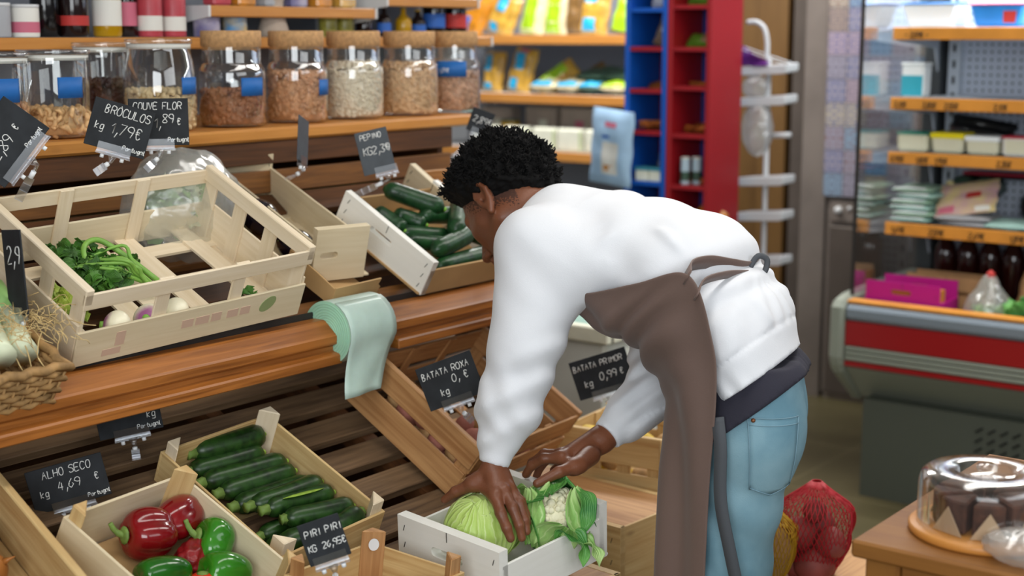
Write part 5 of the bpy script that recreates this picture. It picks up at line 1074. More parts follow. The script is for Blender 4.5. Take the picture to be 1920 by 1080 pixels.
def azulejo():
    m = bpy.data.materials.new('patterned_tile'); t, n, l = nt(m); bs = n['Principled BSDF']; bs.inputs['Roughness'].default_value = 0.35
    tc = n.new('ShaderNodeTexCoord'); sp = n.new('ShaderNodeSeparateXYZ'); l.new(tc.outputs['Object'], sp.inputs[0])
    def mth(op, a, b_=None):
        k = n.new('ShaderNodeMath'); k.operation = op
        for i, v in enumerate((a, b_)):
            if v is None: continue
            if isinstance(v, (int, float)): k.inputs[i].default_value = v
            else: l.new(v, k.inputs[i])
        return k.outputs[0]
    sz = 0.104
    u = mth('DIVIDE', sp.outputs['X'], sz); v = mth('DIVIDE', sp.outputs['Z'], sz)
    iu = mth('FLOOR', u); iv = mth('FLOOR', v); fu = mth('ABSOLUTE', mth('SUBTRACT', mth('FRACT', u), 0.5)); fv = mth('ABSOLUTE', mth('SUBTRACT', mth('FRACT', v), 0.5))
    cb = n.new('ShaderNodeCombineXYZ'); l.new(iu, cb.inputs[0]); l.new(iv, cb.inputs[1])
    wn = n.new('ShaderNodeTexWhiteNoise'); wn.noise_dimensions = '2D'; l.new(cb.outputs[0], wn.inputs['Vector'])
    rp = n.new('ShaderNodeValToRGB'); rp.color_ramp.interpolation = 'CONSTANT'; cols = ['#8e8a98', '#7f94a8', '#a39a8e', '#9b8c98', '#8f8078', '#6f93b3']
    rp.color_ramp.elements[0].color = srgb(cols[0]); rp.color_ramp.elements[1].color = srgb(cols[1]); rp.color_ramp.elements[1].position = 0.17
    for k in range(2, 6): e = rp.color_ramp.elements.new(k / 6); e.color = srgb(cols[k])
    l.new(wn.outputs['Value'], rp.inputs['Fac'])
    d = mth('SQRT', mth('ADD', mth('MULTIPLY', fu, fu), mth('MULTIPLY', fv, fv)))
    fq = mth('ADD', mth('MULTIPLY', wn.outputs['Value'], 22.0), 14.0)
    p1 = mth('SINE', mth('MULTIPLY', d, fq)); p2 = mth('SINE', mth('MULTIPLY', mth('SUBTRACT', fu, fv), 16.0)); p3 = mth('SINE', mth('MULTIPLY', mth('ADD', fu, fv), 19.0))
    pt_ = mth('GREATER_THAN', mth('ADD', mth('MULTIPLY', p1, p2), mth('MULTIPLY', p3, 0.5)), 0.32)
    mx = n.new('ShaderNodeMixRGB'); l.new(mth('MULTIPLY', pt_, 0.65), mx.inputs['Fac']); l.new(rp.outputs['Color'], mx.inputs['Color1'])
    w2 = n.new('ShaderNodeTexWhiteNoise'); w2.noise_dimensions = '2D'; sc = n.new('ShaderNodeVectorMath'); sc.operation = 'SCALE'; sc.inputs['Scale'].default_value = 1.7; l.new(cb.outputs[0], sc.inputs[0]); l.new(sc.outputs[0], w2.inputs['Vector'])
    r2 = n.new('ShaderNodeValToRGB'); r2.color_ramp.interpolation = 'CONSTANT'; r2.color_ramp.elements[0].color = srgb('#3d4f86'); r2.color_ramp.elements[1].color = srgb('#5f5a66'); r2.color_ramp.elements[1].position = 0.35; e = r2.color_ramp.elements.new(0.7); e.color = srgb('#77524a'); l.new(w2.outputs['Value'], r2.inputs['Fac']); l.new(r2.outputs['Color'], mx.inputs['Color2'])
    ed = mth('GREATER_THAN', mth('MAXIMUM', fu, fv), 0.482); m2 = n.new('ShaderNodeMixRGB'); l.new(ed, m2.inputs['Fac']); l.new(mx.outputs['Color'], m2.inputs['Color1']); m2.inputs['Color2'].default_value = srgb('#5a5656')
    l.new(m2.outputs['Color'], bs.inputs['Base Color']); M['patterned_tile'] = m
azulejo()
sb('trim_5', (-2.90, 6.10, 0.935), (-1.2, 6.40, 2.9), 'patterned_tile')
# ---------------------------------------------------------------- open refrigerated counter on the right
mat('fridge_grey', '#8b9185', 0.4, 0.1); mat('fridge_red', '#951318', 0.35); mat('fridge_rail_grey', '#7f8a94', 0.35, 0.2); mat('fridge_base', '#4d5249', 0.6); mat('fridge_inner', '#bcc4ce', 0.45); mat('shelf_orange', '#d08a34', 0.5, var=0.08, vscale=10); mat('vent_black', '#0a0a0a', 0.8); mat('dark_grey', '#3b3f41', 0.6)
def peg_mat():
    m = bpy.data.materials.new('pegboard'); t, n, l = nt(m); bs = n['Principled BSDF']; bs.inputs['Roughness'].default_value = 0.5
    tc = n.new('ShaderNodeTexCoord'); mp = n.new('ShaderNodeMapping'); mp.inputs['Scale'].default_value = (36, 1, 35); l.new(tc.outputs['Object'], mp.inputs['Vector']); sp = n.new('ShaderNodeSeparateXYZ'); l.new(mp.outputs[0], sp.inputs[0])
    o_ = []
    for ax_ in ('X', 'Z'):
        f = n.new('ShaderNodeMath'); f.operation = 'FRACT'; l.new(sp.outputs[ax_], f.inputs[0]); s_ = n.new('ShaderNodeMath'); s_.operation = 'SUBTRACT'; s_.inputs[1].default_value = 0.5; l.new(f.outputs[0], s_.inputs[0]); p = n.new('ShaderNodeMath'); p.operation = 'MULTIPLY'; l.new(s_.outputs[0], p.inputs[0]); l.new(s_.outputs[0], p.inputs[1]); o_.append(p.outputs[0])
    ad_ = n.new('ShaderNodeMath'); l.new(o_[0], ad_.inputs[0]); l.new(o_[1], ad_.inputs[1]); lt = n.new('ShaderNodeMath'); lt.operation = 'LESS_THAN'; lt.inputs[1].default_value = 0.035; l.new(ad_.outputs[0], lt.inputs[0])
    mx = n.new('ShaderNodeMixRGB'); l.new(lt.outputs[0], mx.inputs['Fac']); mx.inputs['Color1'].default_value = srgb('#bcc4d2'); mx.inputs['Color2'].default_value = srgb('#4a5260'); l.new(mx.outputs['Color'], bs.inputs['Base Color']); M['pegboard'] = m
peg_mat()
FX0, FX1 = -2.17, 0.6; FL = FX1 - FX0
fr_ = thing('fridge_counter', 'open grey refrigerated display counter with red front panel and pine fronted shelves', 'refrigerator', (FX0, 4.79, 0))
def ext(poly, x0, x1, name, m, bev=0): b = MB(); b.prism(poly, lambda p: (x0, p[0], p[1]), lambda p: (x1, p[0], p[1])); return b.build(name, m, fr_, bevel=bev)
ext([(0.07, 0), (0.07, 0.36), (0.82, 0.36), (0.82, 0)], 0.045, FL, 'base', 'fridge_base')
ext([(0.0, 0.485), (0.16, 0.345), (0.82, 0.345), (0.82, 0.50), (0.10, 0.50)], 0.0, FL, 'underside', 'fridge_grey')
ext([(-0.004, 0.565), (-0.004, 0.652), (0.10, 0.652), (0.10, 0.565)], 0.0, FL, 'red_panel', 'fridge_red')
ext([(0.0, 0.652), (-0.012, 0.668), (-0.012, 0.695), (0.0, 0.712), (0.05, 0.714), (0.10, 0.652)], 0.0, FL, 'bumper_rail', 'fridge_rail_grey', 0.006)
ext([(0.002, 0.714), (0.002, 0.726), (0.055, 0.726), (0.055, 0.714)], 0.0, FL, 'wood_strip', 'shelf_orange', 0.002)
for k in range(3): ext([(-0.006, 0.546 - 0.018 * k), (-0.006, 0.561 - 0.018 * k), (0.08, 0.561 - 0.018 * k), (0.08, 0.546 - 0.018 * k)], 0.0, FL, 'rib', 'fridge_grey', 0.003)
ext([(-0.004, 0.490), (-0.004, 0.506), (0.08, 0.506), (0.08, 0.490)], 0.0, FL, 'red_stripe', 'fridge_red')
ext([(0.055, 0.52), (0.055, 0.60), (0.75, 0.60), (0.75, 0.52)], 0.0, FL, 'well_floor', 'dark_grey')
ext([(0.75, 0.52), (0.75, 2.05), (0.82, 2.05), (0.82, 0.52)], 0.0, FL, 'back_wall', 'fridge_inner')
ext([(0.735, 0.62), (0.735, 2.0), (0.749, 2.0), (0.749, 0.62)], 0.10, FL, 'pegboard_panel', 'pegboard')
ext([(0.20, 2.05), (0.20, 2.16), (0.82, 2.16), (0.82, 2.05)], 0.0, FL, 'canopy', 'fridge_grey', 0.004)
ext([(-0.02, 0.49), (-0.03, 0.52), (-0.025, 0.70), (-0.005, 0.725), (0.06, 0.74), (0.35, 0.75), (0.80, 0.75), (0.80, 0.33), (0.17, 0.33), (0.0, 0.46)], -0.055, -0.002, 'end_cap', 'fridge_grey', 0.012)
ext([(0.66, 0.75), (0.66, 2.05), (0.80, 2.05), (0.80, 0.75)], -0.02, 0.04, 'end_post', 'dark_grey')
ext([(0.70, 0.62), (0.70, 2.0), (0.74, 2.0), (0.74, 0.62)], 0.055, 0.10, 'slotted_upright', 'fridge_inner')
b = MB()
for k in range(22): b.box((0.078, 0.699, 0.70 + 0.06 * k), (0.010, 0.003, 0.028))
b.build('upright_slots', 'vent_black', fr_)['kind'] = 'stuff'
ext([(0.06, 0.735), (0.06, 2.05), (0.64, 2.05), (0.80, 2.05), (0.80, 0.735)], -0.012, -0.006, 'side_glass', 'jar_glass')
ext([(0.055, 0.735), (0.055, 2.05), (0.064, 2.05), (0.064, 0.735)], -0.015, -0.003, 'glass_edge', 'seal_dark')
def fshelf(zt, th, y0, prices):
    b = MB(); b.box((FL / 2 + 0.01, (y0 + 0.72) / 2, zt - 0.012), (FL - 0.03, 0.72 - y0, 0.016)); s = b.build('wire_shelf', 'fridge_inner', fr_)
    b = MB(); b.box((FL / 2 + 0.01, y0 - 0.012, zt - th / 2 + 0.004), (FL - 0.03, 0.014, th)); r_ = b.build('price_rail', 'shelf_orange', s, bevel=0.002)
    b = MB(); b.prism([(y0 - 0.015, zt - 0.02), (0.70, zt - 0.02), (0.70, zt - 0.17), (0.665, zt - 0.17), (0.62, zt - 0.07), (y0, zt - th)], lambda p: (0.028, p[0], p[1]), lambda p: (0.034, p[0], p[1])); b.build('bracket', 'fridge_inner', s)
    for tx, x, hh in prices:
        b = MB(); letters(b, tx, x, zt - th * 0.70, hh, lambda u, v: (u, y0 - 0.0205, v), 0.0016, adv=0.62); b.build('price_writing', 'black_ink', r_)
fshelf(1.672, 0.044, 0.26, [('- 2,59\u20ac -', 0.07, 0.017), ('1,89\u20ac', 0.57, 0.017)])
fshelf(1.426, 0.043, 0.26, [('3,10\u20ac', 0.04, 0.018), ('3,85\u20ac', 0.145, 0.018), ('2,55\u20ac', 0.225, 0.018), ('2,10\u20ac', 0.40, 0.018)])
fshelf(1.232, 0.042, 0.26, [('0,95\u20ac', 0.035, 0.018), ('1,80\u20ac', 0.13, 0.018), ('1,95\u20ac', 0.20, 0.018), ('2,35\u20ac', 0.42, 0.018), ('1,85\u20ac', 0.52, 0.018)])
fshelf(0.978, 0.045, 0.26, [('1,69\u20ac', 0.05, 0.020), ('2,59\u20ac', 0.19, 0.020), ('2,69\u20ac', 0.335, 0.020), ('1,89\u20ac', 0.48, 0.020)])
b = MB()
for r_ in range(4):
    for k in range(5):
        x = 0.46 + 0.043 * k; z = 0.305 - 0.035 * r_; b.beam((x, 0.066, z), (x + 0.024, 0.066, z + 0.017), 0.006, 0.007, (0, 1, 0))
o = b.build('vent_slots', 'vent_black', fr_); o['kind'] = 'stuff'
b = MB(); b.box((FL / 2, 0.36, 2.044), (FL - 0.1, 0.05, 0.012))
le = bpy.data.materials.new('fridge_lamp'); t_, n_, l_ = nt(le); n_['Principled BSDF'].inputs['Emission Color'].default_value = (0.9, 0.95, 1, 1); n_['Principled BSDF'].inputs['Emission Strength'].default_value = 14; M['fridge_lamp'] = le
b.build('lamp_tube', 'fridge_lamp', fr_)
area('fridge_tube_light', (-1.0, 5.06, 2.03), (R(22), 0, 0), 2.2, 0.06, 19, (0.93, 0.97, 1.0))
# goods in the fridge
mat('tub_white', '#e9eff0', 0.35); mat('tub_blue', '#2f86d6', 0.35, var=0.1, vscale=10); mat('tub_teal', '#35a6bb', 0.35); mat('lid_green', '#12806a', 0.4); mat('lid_yellow', '#e2d21a', 0.4); mat('tub_cream', '#cfcdb4', 0.45); mat('box_red', '#c22d44', 0.4); mat('box_violet', '#5a55b0', 0.4); mat('bottle_brown', '#2a0c09', 0.1, spec=0.7); mat('cork_tip', '#cbbf8a', 0.6); mat('pack_green', '#9fc0a8', 0.3, var=0.25, vscale=14, coat=0.3); mat('pack_mint', '#a9cfc6', 0.3, var=0.12, vscale=14, coat=0.3); mat('pack_pink', '#c9a0a8', 0.3, col2='#d8c48a', vscale=16, coat=0.3); mat('pack_orange', '#d08a3a', 0.35, col2='#6fae2c', vscale=14); mat('pack_red', '#9f3f3f', 0.4, col2='#d8c8c0', vscale=40); mat('magenta_card', '#b5127f', 0.5); mat('kraft_paper', '#b0855a', 0.7, var=0.12, vscale=12); mat('black_bag', '#111013', 0.3, coat=0.3); mat('orange_card', '#c47a30', 0.6)
GF = 'tubs on the fridge shelves'
def tub(name, label, x, y, z, w_, d_, h_, m, lid, taper=0.9, lab=None, lh=0.012, group=GF, over=1.04):
    b = MB(); t_ = taper; P = [(-w_ / 2 * t_, -d_ / 2 * t_, 0), (w_ / 2 * t_, -d_ / 2 * t_, 0), (w_ / 2 * t_, d_ / 2 * t_, 0), (-w_ / 2 * t_, d_ / 2 * t_, 0), (-w_ / 2, -d_ / 2, h_), (w_ / 2, -d_ / 2, h_), (w_ / 2, d_ / 2, h_), (-w_ / 2, d_ / 2, h_)]
    b.hexa(P); o = b.build(name, m, bevel=0.01); o.location = (x, y, z); tag(o, label, 'tub', group)
    if lid: b = MB(); b.box((0, 0, h_), (w_ * over, d_ * over, lh)); b.build('lid', lid, o, bevel=0.004)
    if lab: b = MB(); u0, u1, v0, v1, lm = lab; f = lambda u, v: (u * w_ / 2 * (t_ + (1 - t_) * v), -d_ / 2 * (t_ + (1 - t_) * v) - 0.001, v * h_); b.add([f(u0, v0), f(u1, v0), f(u1, v1), f(u0, v1)], [(0, 1, 2, 3)]); b.build('label', lm, o)
    return o
tub('white_tub', 'large white tub on the top fridge shelf', -2.035, 5.16, 1.674, 0.205, 0.17, 0.085, 'tub_white', 'tub_blue', 0.78, lh=0.005)
tub('blue_tub', 'blue tub with a red badge on the top fridge shelf', -1.795, 5.16, 1.674, 0.195, 0.17, 0.080, 'tub_blue', 'label_pink', 0.8, (0.25, 0.75, 0.2, 0.7, 'label_red'), 0.008)
for k in range(2): can('yogurt_cup', -1.61, 5.14 + 0.0, 1.674 + 0.055 * k, 0.036, 0.054, 'tub_white', 'white yogurt cup, %s of the stack on the top fridge shelf' % ('bottom' if k == 0 else 'top'), 'cup', 'stacked yogurt cups', 'tub_white')
tub('teal_tub', 'tall white tub with a teal wave on the second fridge shelf', -2.095, 5.14, 1.428, 0.085, 0.08, 0.118, 'tub_white', 'tub_white', 0.97, (-0.95, 0.95, 0.05, 0.66, 'tub_teal'))
tub('cheese_tub', 'cream tub with a dark green lid, leftmost on the third fridge shelf', -2.085, 5.15, 1.234, 0.115, 0.11, 0.066, 'tub_cream', 'lid_green', 0.95, lh=0.006)
tub('cheese_tub', 'tub with a bright yellow lid on the third fridge shelf', -1.955, 5.15, 1.234, 0.118, 0.11, 0.062, 'tub_cream', 'lid_yellow', 0.92, lh=0.02)
tub('cheese_tub', 'cream tub with a white lid on the third fridge shelf', -1.83, 5.15, 1.234, 0.118, 0.11, 0.056, 'tub_cream', 'tub_white', 0.92, lh=0.018)
tub('butter_tub', 'pale pink tub with a red edge on the third fridge shelf', -1.705, 5.15, 1.234, 0.112, 0.10, 0.066, 'label_white', 'box_red', 0.97, (-0.75, 0.75, 0.15, 0.85, 'tub_cream'), lh=0.006)
tub('butter_tub', 'tub with a violet edge at the right on the third fridge shelf', -1.585, 5.15, 1.234, 0.10, 0.10, 0.066, 'label_white', 'box_violet', 0.97, lh=0.006)
o = bag('black_packet', 'long black packet lying behind the yellow lidded tub', -1.93, 5.33, 1.26, 0.24, 0.10, 0.07, 'black_bag', (R(-30), R(8), 0), (), None, 'packet')
bottle(-1.72, 5.42, 1.285, 0.022, 0.20, 'dark_glass', 'dark bottle lying behind the pink tub', 'cap_gold', 'label_white', None, rot=(R(90), 0, R(75)))
for k in range(6): bag('cheese_pack', 'green white vacuum pack, %s from the bottom of the left stack' % ('first second third fourth fifth sixth'.split()[k]), -2.065 + 0.008 * math.sin(k * 2), 5.05 + 0.004 * k, 0.992 + 0.021 * k, 0.155, 0.20, 0.026, 'pack_green' if k % 2 else 'pack_mint', (R(-90), 0, R(6 * math.sin(k * 3))), ((-0.9, 0.7, -0.97, -0.75, 'tub_white'),), 'vacuum packs in the left fridge stack', 'pack', k)
for k in range(2): bag('ham_pack', 'grey vacuum pack lying under the printed pink one' if k == 0 else 'second grey vacuum pack under the printed pink one', -1.87, 5.05, 0.990 + 0.018 * k, 0.19, 0.20, 0.024, 'grey_box', (R(-90), 0, R(-4 + 9 * k)), (), 'grey vacuum packs', 'pack', 20 + k)
bag('ham_pack', 'pink and yellow printed vacuum pack propped on the lowest fridge shelf', -1.875, 5.09, 1.022, 0.215, 0.17, 0.03, 'pack_pink', (R(-52), R(-10), R(6)), ((-0.9, -0.35, -0.9, -0.55, 'label_pink'), (0.0, 0.5, -0.2, 0.15, 'label_red'), (0.35, 0.85, -0.95, -0.7, 'label_white')), None, 'pack')
bag('cheese_pack', 'mint wrapped slices in front on the lowest fridge shelf', -1.71, 5.05, 0.992, 0.165, 0.16, 0.03, 'pack_mint', (R(-88), 0, R(5)), (), None, 'pack')
bag('salad_pack', 'green and orange packet at the right of the lowest fridge shelf', -1.585, 5.10, 1.01, 0.18, 0.18, 0.05, 'pack_orange', (R(-75), R(4), R(-10)), (), None, 'pack')
bag('sausage_pack', 'red marbled sausage packet at the right end of the lowest fridge shelf', -1.555, 5.04, 0.992, 0.12, 0.12, 0.03, 'pack_red', (R(-84), 0, 0), (), None, 'pack')
for k, (x, lab) in enumerate(((-1.985, 'green wine bottle lying with its pale cork forward, left of two'), (-1.90, 'green wine bottle lying with its pale cork forward, right of two'))):
    bottle(x, 5.49, 1.085, 0.036, 0.27, 'film_green_dark', lab, None, 'cork_tip', 'wine bottles lying in the fridge', rot=(R(84), 0, 0))
o = crumple((0, 0, 0.05), (1.2, 0.8, 0.95), 0.075, 15, 0.10).build('black_bag', 'black_bag'); o.location = (-1.68, 5.38, 0.985); tag(o, 'black plastic bag on the lowest fridge shelf', 'bag')
o = tub('flat_box', 'dark carton with a red edge behind the wine corks', -1.87, 5.44, 1.125, 0.26, 0.10, 0.016, 'black_bag', 'box_red', 1, None, 0.01, None, 1.01)
for k, x in enumerate((-2.03, -1.945, -1.86, -1.775, -1.69, -1.60)):
    bottle(x, 5.34, 0.602, 0.041, 0.355, 'bottle_brown', 'brown bottle in the fridge well, %s from the left' % ('first second third fourth fifth sixth'.split()[k]), None, 'cap_black', 'brown bottles in the fridge well', sh=0.66)
cb_ = panel_crate('kraft_carton', 'brown carton with a black hand slot behind the magenta one', (-1.79, 5.12, 0.602), R(0), 0, 0, 0.30, 0.10, 0.19, 'kraft_paper', 'orange_card', low=0.9, tk=0.004, hh=(0.19, 0.13, 0.09, 0.014))
mg = panel_crate('magenta_carton', 'magenta card tray with a hand slot at the fridge front', (-1.865, 4.87, 0.602), R(0), 0.0, 0, 0.272, 0.17, 0.19, 'magenta_card', 'magenta_card', low=0.68, tk=0.006, hh=(0.13, 0.155, 0.075, 0.018))
b = MB(); b.box((-0.135, 0.05, 0.085), (0.25, 0.05, 0.17)); b.build('inner_liner', 'orange_card', mg)
lb = thing('bagged_greens', 'clear bag of green leaves at the fridge front', 'bagged greens', (-1.72, 4.95, 0.605))
b = MB(); K_ = random.Random(5)
q = [(Vector((K_.gauss(0, 1), K_.gauss(0, 1), K_.gauss(0, 1))) * K_.uniform(3, 9), K_.random() * 6) for _ in range(9)]
b.ball((0, 0, 0.10), 0.095, (0.85, 0.75, 1.25), 36, 24, lambda d: (1 + 0.13 * sum(abs(math.sin(k.dot(d) + p)) for k, p in q) / 4.5 - 0.13) * (1 - 0.45 * max(0, d.z) ** 2 + 0.55 * max(0, d.z) ** 6)); b.build('bag', 'bag_film', lb)
leaves(lb, 60, ((-0.05, 0.05), (-0.05, 0.03), (0.02, 0.12)), 0.05, 'cauli_leaf', 31, 'leaves')
b = MB(); b.lathe([(0.0, 0.22), (0.012, 0.222), (0.016, 0.238), (0.004, 0.25), (0, 0.25)], 10); b.build('tie', 'label_red', lb)
lt_ = thing('lettuce', 'loose bright green lettuce at the fridge front right', 'lettuce', (-1.58, 4.94, 0.605))
leaves(lt_, 120, ((-0.06, 0.10), (-0.05, 0.05), (0.03, 0.15)), 0.06, 'cauli_leaf_dark', 33, 'leaves')
o = bag('paper_bag', 'crumpled brown paper bag behind the lettuce', -1.60, 5.10, 0.605, 0.20, 0.22, 0.09, 'kraft_paper', (R(-10), R(8), 0), (), None, 'bag')
# ---------------------------------------------------------------- white chest freezer behind the man
mat('freezer_white', '#d5d9d2', 0.4); mat('freezer_lid', '#9fc7bd', 0.2)
fz = thing('chest_freezer', 'white chest freezer with a sliding glass top behind the man', 'freezer', (-2.50, 3.75, 0))
b = MB(); b.box((-0.35, 0.30, 0.36), (0.70, 0.60, 0.68)); b.build('body', 'freezer_white', fz, bevel=0.012)
b = MB()
for c_, d_ in (((-0.35, -0.0, 0.725), (0.74, 0.04, 0.05)), ((-0.35, 0.60, 0.725), (0.74, 0.04, 0.05)), ((0.0, 0.30, 0.725), (0.04, 0.60, 0.05)), ((-0.70, 0.30, 0.725), (0.04, 0.60, 0.05))): b.box(c_, d_)
b.build('top_frame', 'cream_pack', fz, bevel=0.004)
b = MB(); b.box((-0.35, 0.30, 0.738), (0.66, 0.56, 0.006)); b.build('sliding_lid', 'freezer_lid', fz)
for x in (-0.64, -0.06):
    for y in (0.06, 0.54): b = MB(); b.box((x, y, 0.01), (0.05, 0.05, 0.02)); b.build('foot', 'seal_dark', fz)
# ---------------------------------------------------------------- side table with a cake under a dome
tb = thing('side_table', 'orange brown wooden table at the lower right corner', 'table', (-0.907, 2.05, 0))
b = MB(); b.box((0.45, 0.30, 0.866), (0.90, 0.60, 0.028)); b.build('table_top', 'table_wood', tb, bevel=0.004)
for x in (0.045, 0.855):
    for y in (0.045, 0.555): b = MB(); b.box((x, y, 0.426), (0.055, 0.055, 0.852)); b.build('leg', 'table_wood', tb, bevel=0.003)
for c_, d_ in (((0.45, 0.035, 0.82), (0.75, 0.02, 0.06)), ((0.035, 0.30, 0.82), (0.02, 0.45, 0.06))): b = MB(); b.box(c_, d_); b.build('apron_board', 'table_wood', tb)
DX, DY = -0.755, 2.205
kb = thing('cake_stand', 'round wooden cake board with a clear dome cover on the table', 'cake stand', (DX, DY, 0.8805))
b = MB(); b.lathe([(0, 0), (0.112, 0), (0.115, 0.003), (0.115, 0.011), (0.112, 0.014), (0, 0.014)], 48); b.build('board', 'shelf_pine', kb)
glass('dome_glass', (0.95, 0.95, 0.94, 1), 0.12, 0.84)
b = MB(); b.lathe([(0.103, 0.014), (0.102, 0.080), (0.098, 0.094), (0.088, 0.101), (0.050, 0.103), (0.046, 0.100), (0.043, 0.090), (0.018, 0.088), (0.0, 0.088)], 48, cap=False); dm = b.build('dome', 'dome_glass', kb)
b = MB(); b.lathe([(0.012, 0.088), (0.009, 0.094), (0.016, 0.104), (0.015, 0.110), (0, 0.112)], 20, cap=False); b.build('dome_knob', 'dome_glass', dm)
mat('cake_brown', '#4a2a1a', 0.75, var=0.3, vscale=60, bump=0.5, bscale=120); mat('cake_paper', '#b59a7c', 0.8)
ck = thing('chocolate_cake', 'sliced dark brown cake in paper under the dome', 'cake', (DX, DY, 0.895))
for k in range(8):
    a0 = k * PI / 4 + 0.1; a1 = a0 + PI / 4 - 0.12; rr = 0.078
    poly = [(0.016 * math.cos((a0 + a1) / 2), 0.016 * math.sin((a0 + a1) / 2))] + [(rr * math.cos(a0 + (a1 - a0) * i / 6), rr * math.sin(a0 + (a1 - a0) * i / 6)) for i in range(7)]
    b = MB(); b.prism(poly, lambda p: (p[0], p[1], 0.002), lambda p: (p[0], p[1], 0.052)); sl_ = b.build('slice', 'cake_brown', ck, bevel=0.003)
    am = (a0 + a1) / 2; b = MB(); e = Vector((math.cos(am), math.sin(am), 0)); s_ = Vector((-e.y, e.x, 0))
    b.prism([(-0.028, 0), (0.028, 0), (0.0, 0.042)], lambda p: tuple(e * 0.084 + s_ * p[0] + Vector((0, 0, 0.001 + p[1]))), lambda p: tuple(e * 0.0855 + s_ * p[0] + Vector((0, 0, 0.001 + p[1])))); b.build('paper_corner', 'cake_paper', sl_)
o = crumple((0, 0, 0.02), (1.3, 1, 0.5), 0.05, 22, 0.15).build('plastic_wrap', 'film_white'); o.location = (-0.655, 2.115, 0.882); tag(o, 'crumpled clear plastic wrap at the table corner', 'wrap')
# ---------------------------------------------------------------- net sacks behind the man's legs, on low crates
S1 = panel_crate('low_crate', 'low wooden crate under the red net sack', (-1.30, 2.92, 0.001), 0, 0, 0, 0.36, 0.40, 0.40, 'tan_crate', 'tan_crate', low=1.0, hole=False)
b = MB(); b.box((-0.18, 0.2, 0.397), (0.35, 0.39, 0.006)); b.build('lid_board', 'tan_crate', S1)
mat('net_red', '#b01422', 0.5); mat('net_yellow', '#b98a14', 0.5)
def net(par, R0, H, c, m, n, rows, tw_=0.5, rad=0.0011, seed=0):
    q = random.Random(seed); b = MB()
    prof_ = lambda t: R0 * (math.sin(PI * min(1, 0.06 + 0.72 * t)) ** 0.7) * (1 if t < 0.75 else 1 - (t - 0.75) * 3.3)
    for s in (-1, 1):
        for k in range(n):
            b.tube([(c[0] + (prof_(t) * (1 + 0.05 * math.sin(9 * t + k))) * math.cos(2 * PI * k / n + s * tw_ * t * 2), c[1] + prof_(t) * math.sin(2 * PI * k / n + s * tw_ * t * 2), c[2] + H * t) for t in [i / rows for i in range(rows + 1)]], rad, 4)
    o = b.build('net', m, par); o['kind'] = 'stuff'; return o
rs = thing('red_net_sack', 'red net sack of reddish potatoes behind the jeans', 'sack', (-1.43, 3.03, 0.402))
net(rs, 0.088, 0.232, (0, 0, 0), 'net_red', 46, 18, 0.55, 0.0011, 1)
mat('red_potato', '#8a4038', 0.6, var=0.2, vscale=25)
for k, (x, y, z, r_) in enumerate(((0.02, -0.03, 0.045, 0.042), (-0.04, -0.02, 0.04, 0.038), (0.0, 0.035, 0.04, 0.04), (0.045, -0.01, 0.095, 0.036), (-0.02, -0.035, 0.105, 0.038), (0.0, 0.02, 0.12, 0.034), (-0.045, 0.01, 0.09, 0.034), (0.0, -0.005, 0.16, 0.028))):
    tuber('red_potato', (-1.43 + x, 3.03 + y, 0.402 + z), r_, (1.2, 0.9, 0.95), 'red_potato', 'red skinned potato inside the red net sack', 'potato', 'red potatoes in the net sack', 200 + k)
ys = thing('yellow_net_sack', 'yellow net sack squeezed between the jeans and the red sack', 'sack', (-1.49, 2.925, 0.402))
net(ys, 0.060, 0.19, (0, 0, 0), 'net_yellow', 40, 16, 0.5, 0.0012, 2)
b = MB(); b.ball((0, 0, 0.075), 0.05, (1, 1, 1.4), 20, 14); b.build('contents', 'kraft_paper', ys)
# ---------------------------------------------------------------- the person: smooth-blended distance fields meshed with surface nets
mat('skin', '#75462f', 0.42, var=0.12, vscale=14, bump=0.12, bscale=220, sss=0.08)
mat('hair_black', '#080707', 0.85, var=0.3, vscale=60, spec=0.25)
mat('stubble', '#4a2d21', 0.75, var=0.25, vscale=400)
mat('sweat_white', '#dfe1e6', 0.85, bump=0.10, bscale=500, sheen=0.2)
mat('navy_shirt', '#2b2a36', 0.9, bump=0.1, bscale=400)
mat('denim', '#6a92a3', 0.85, col2='#8db0bd', vscale=7, bump=0.15, bscale=500)
mat('denim_thread', '#7e9fae', 0.8)
mat('copper', '#8a5a3c', 0.4, 0.6)
mat('apron_brown', '#6d5850', 0.72, var=0.06, vscale=5, bump=0.08, bscale=300, sheen=0.15)
mat('tie_grey', '#4c4f54', 0.8)
mat('nail', '#b58a78', 0.35)
mat('shoe_dark', '#2a2a2c', 0.6)
F4 = np.float32
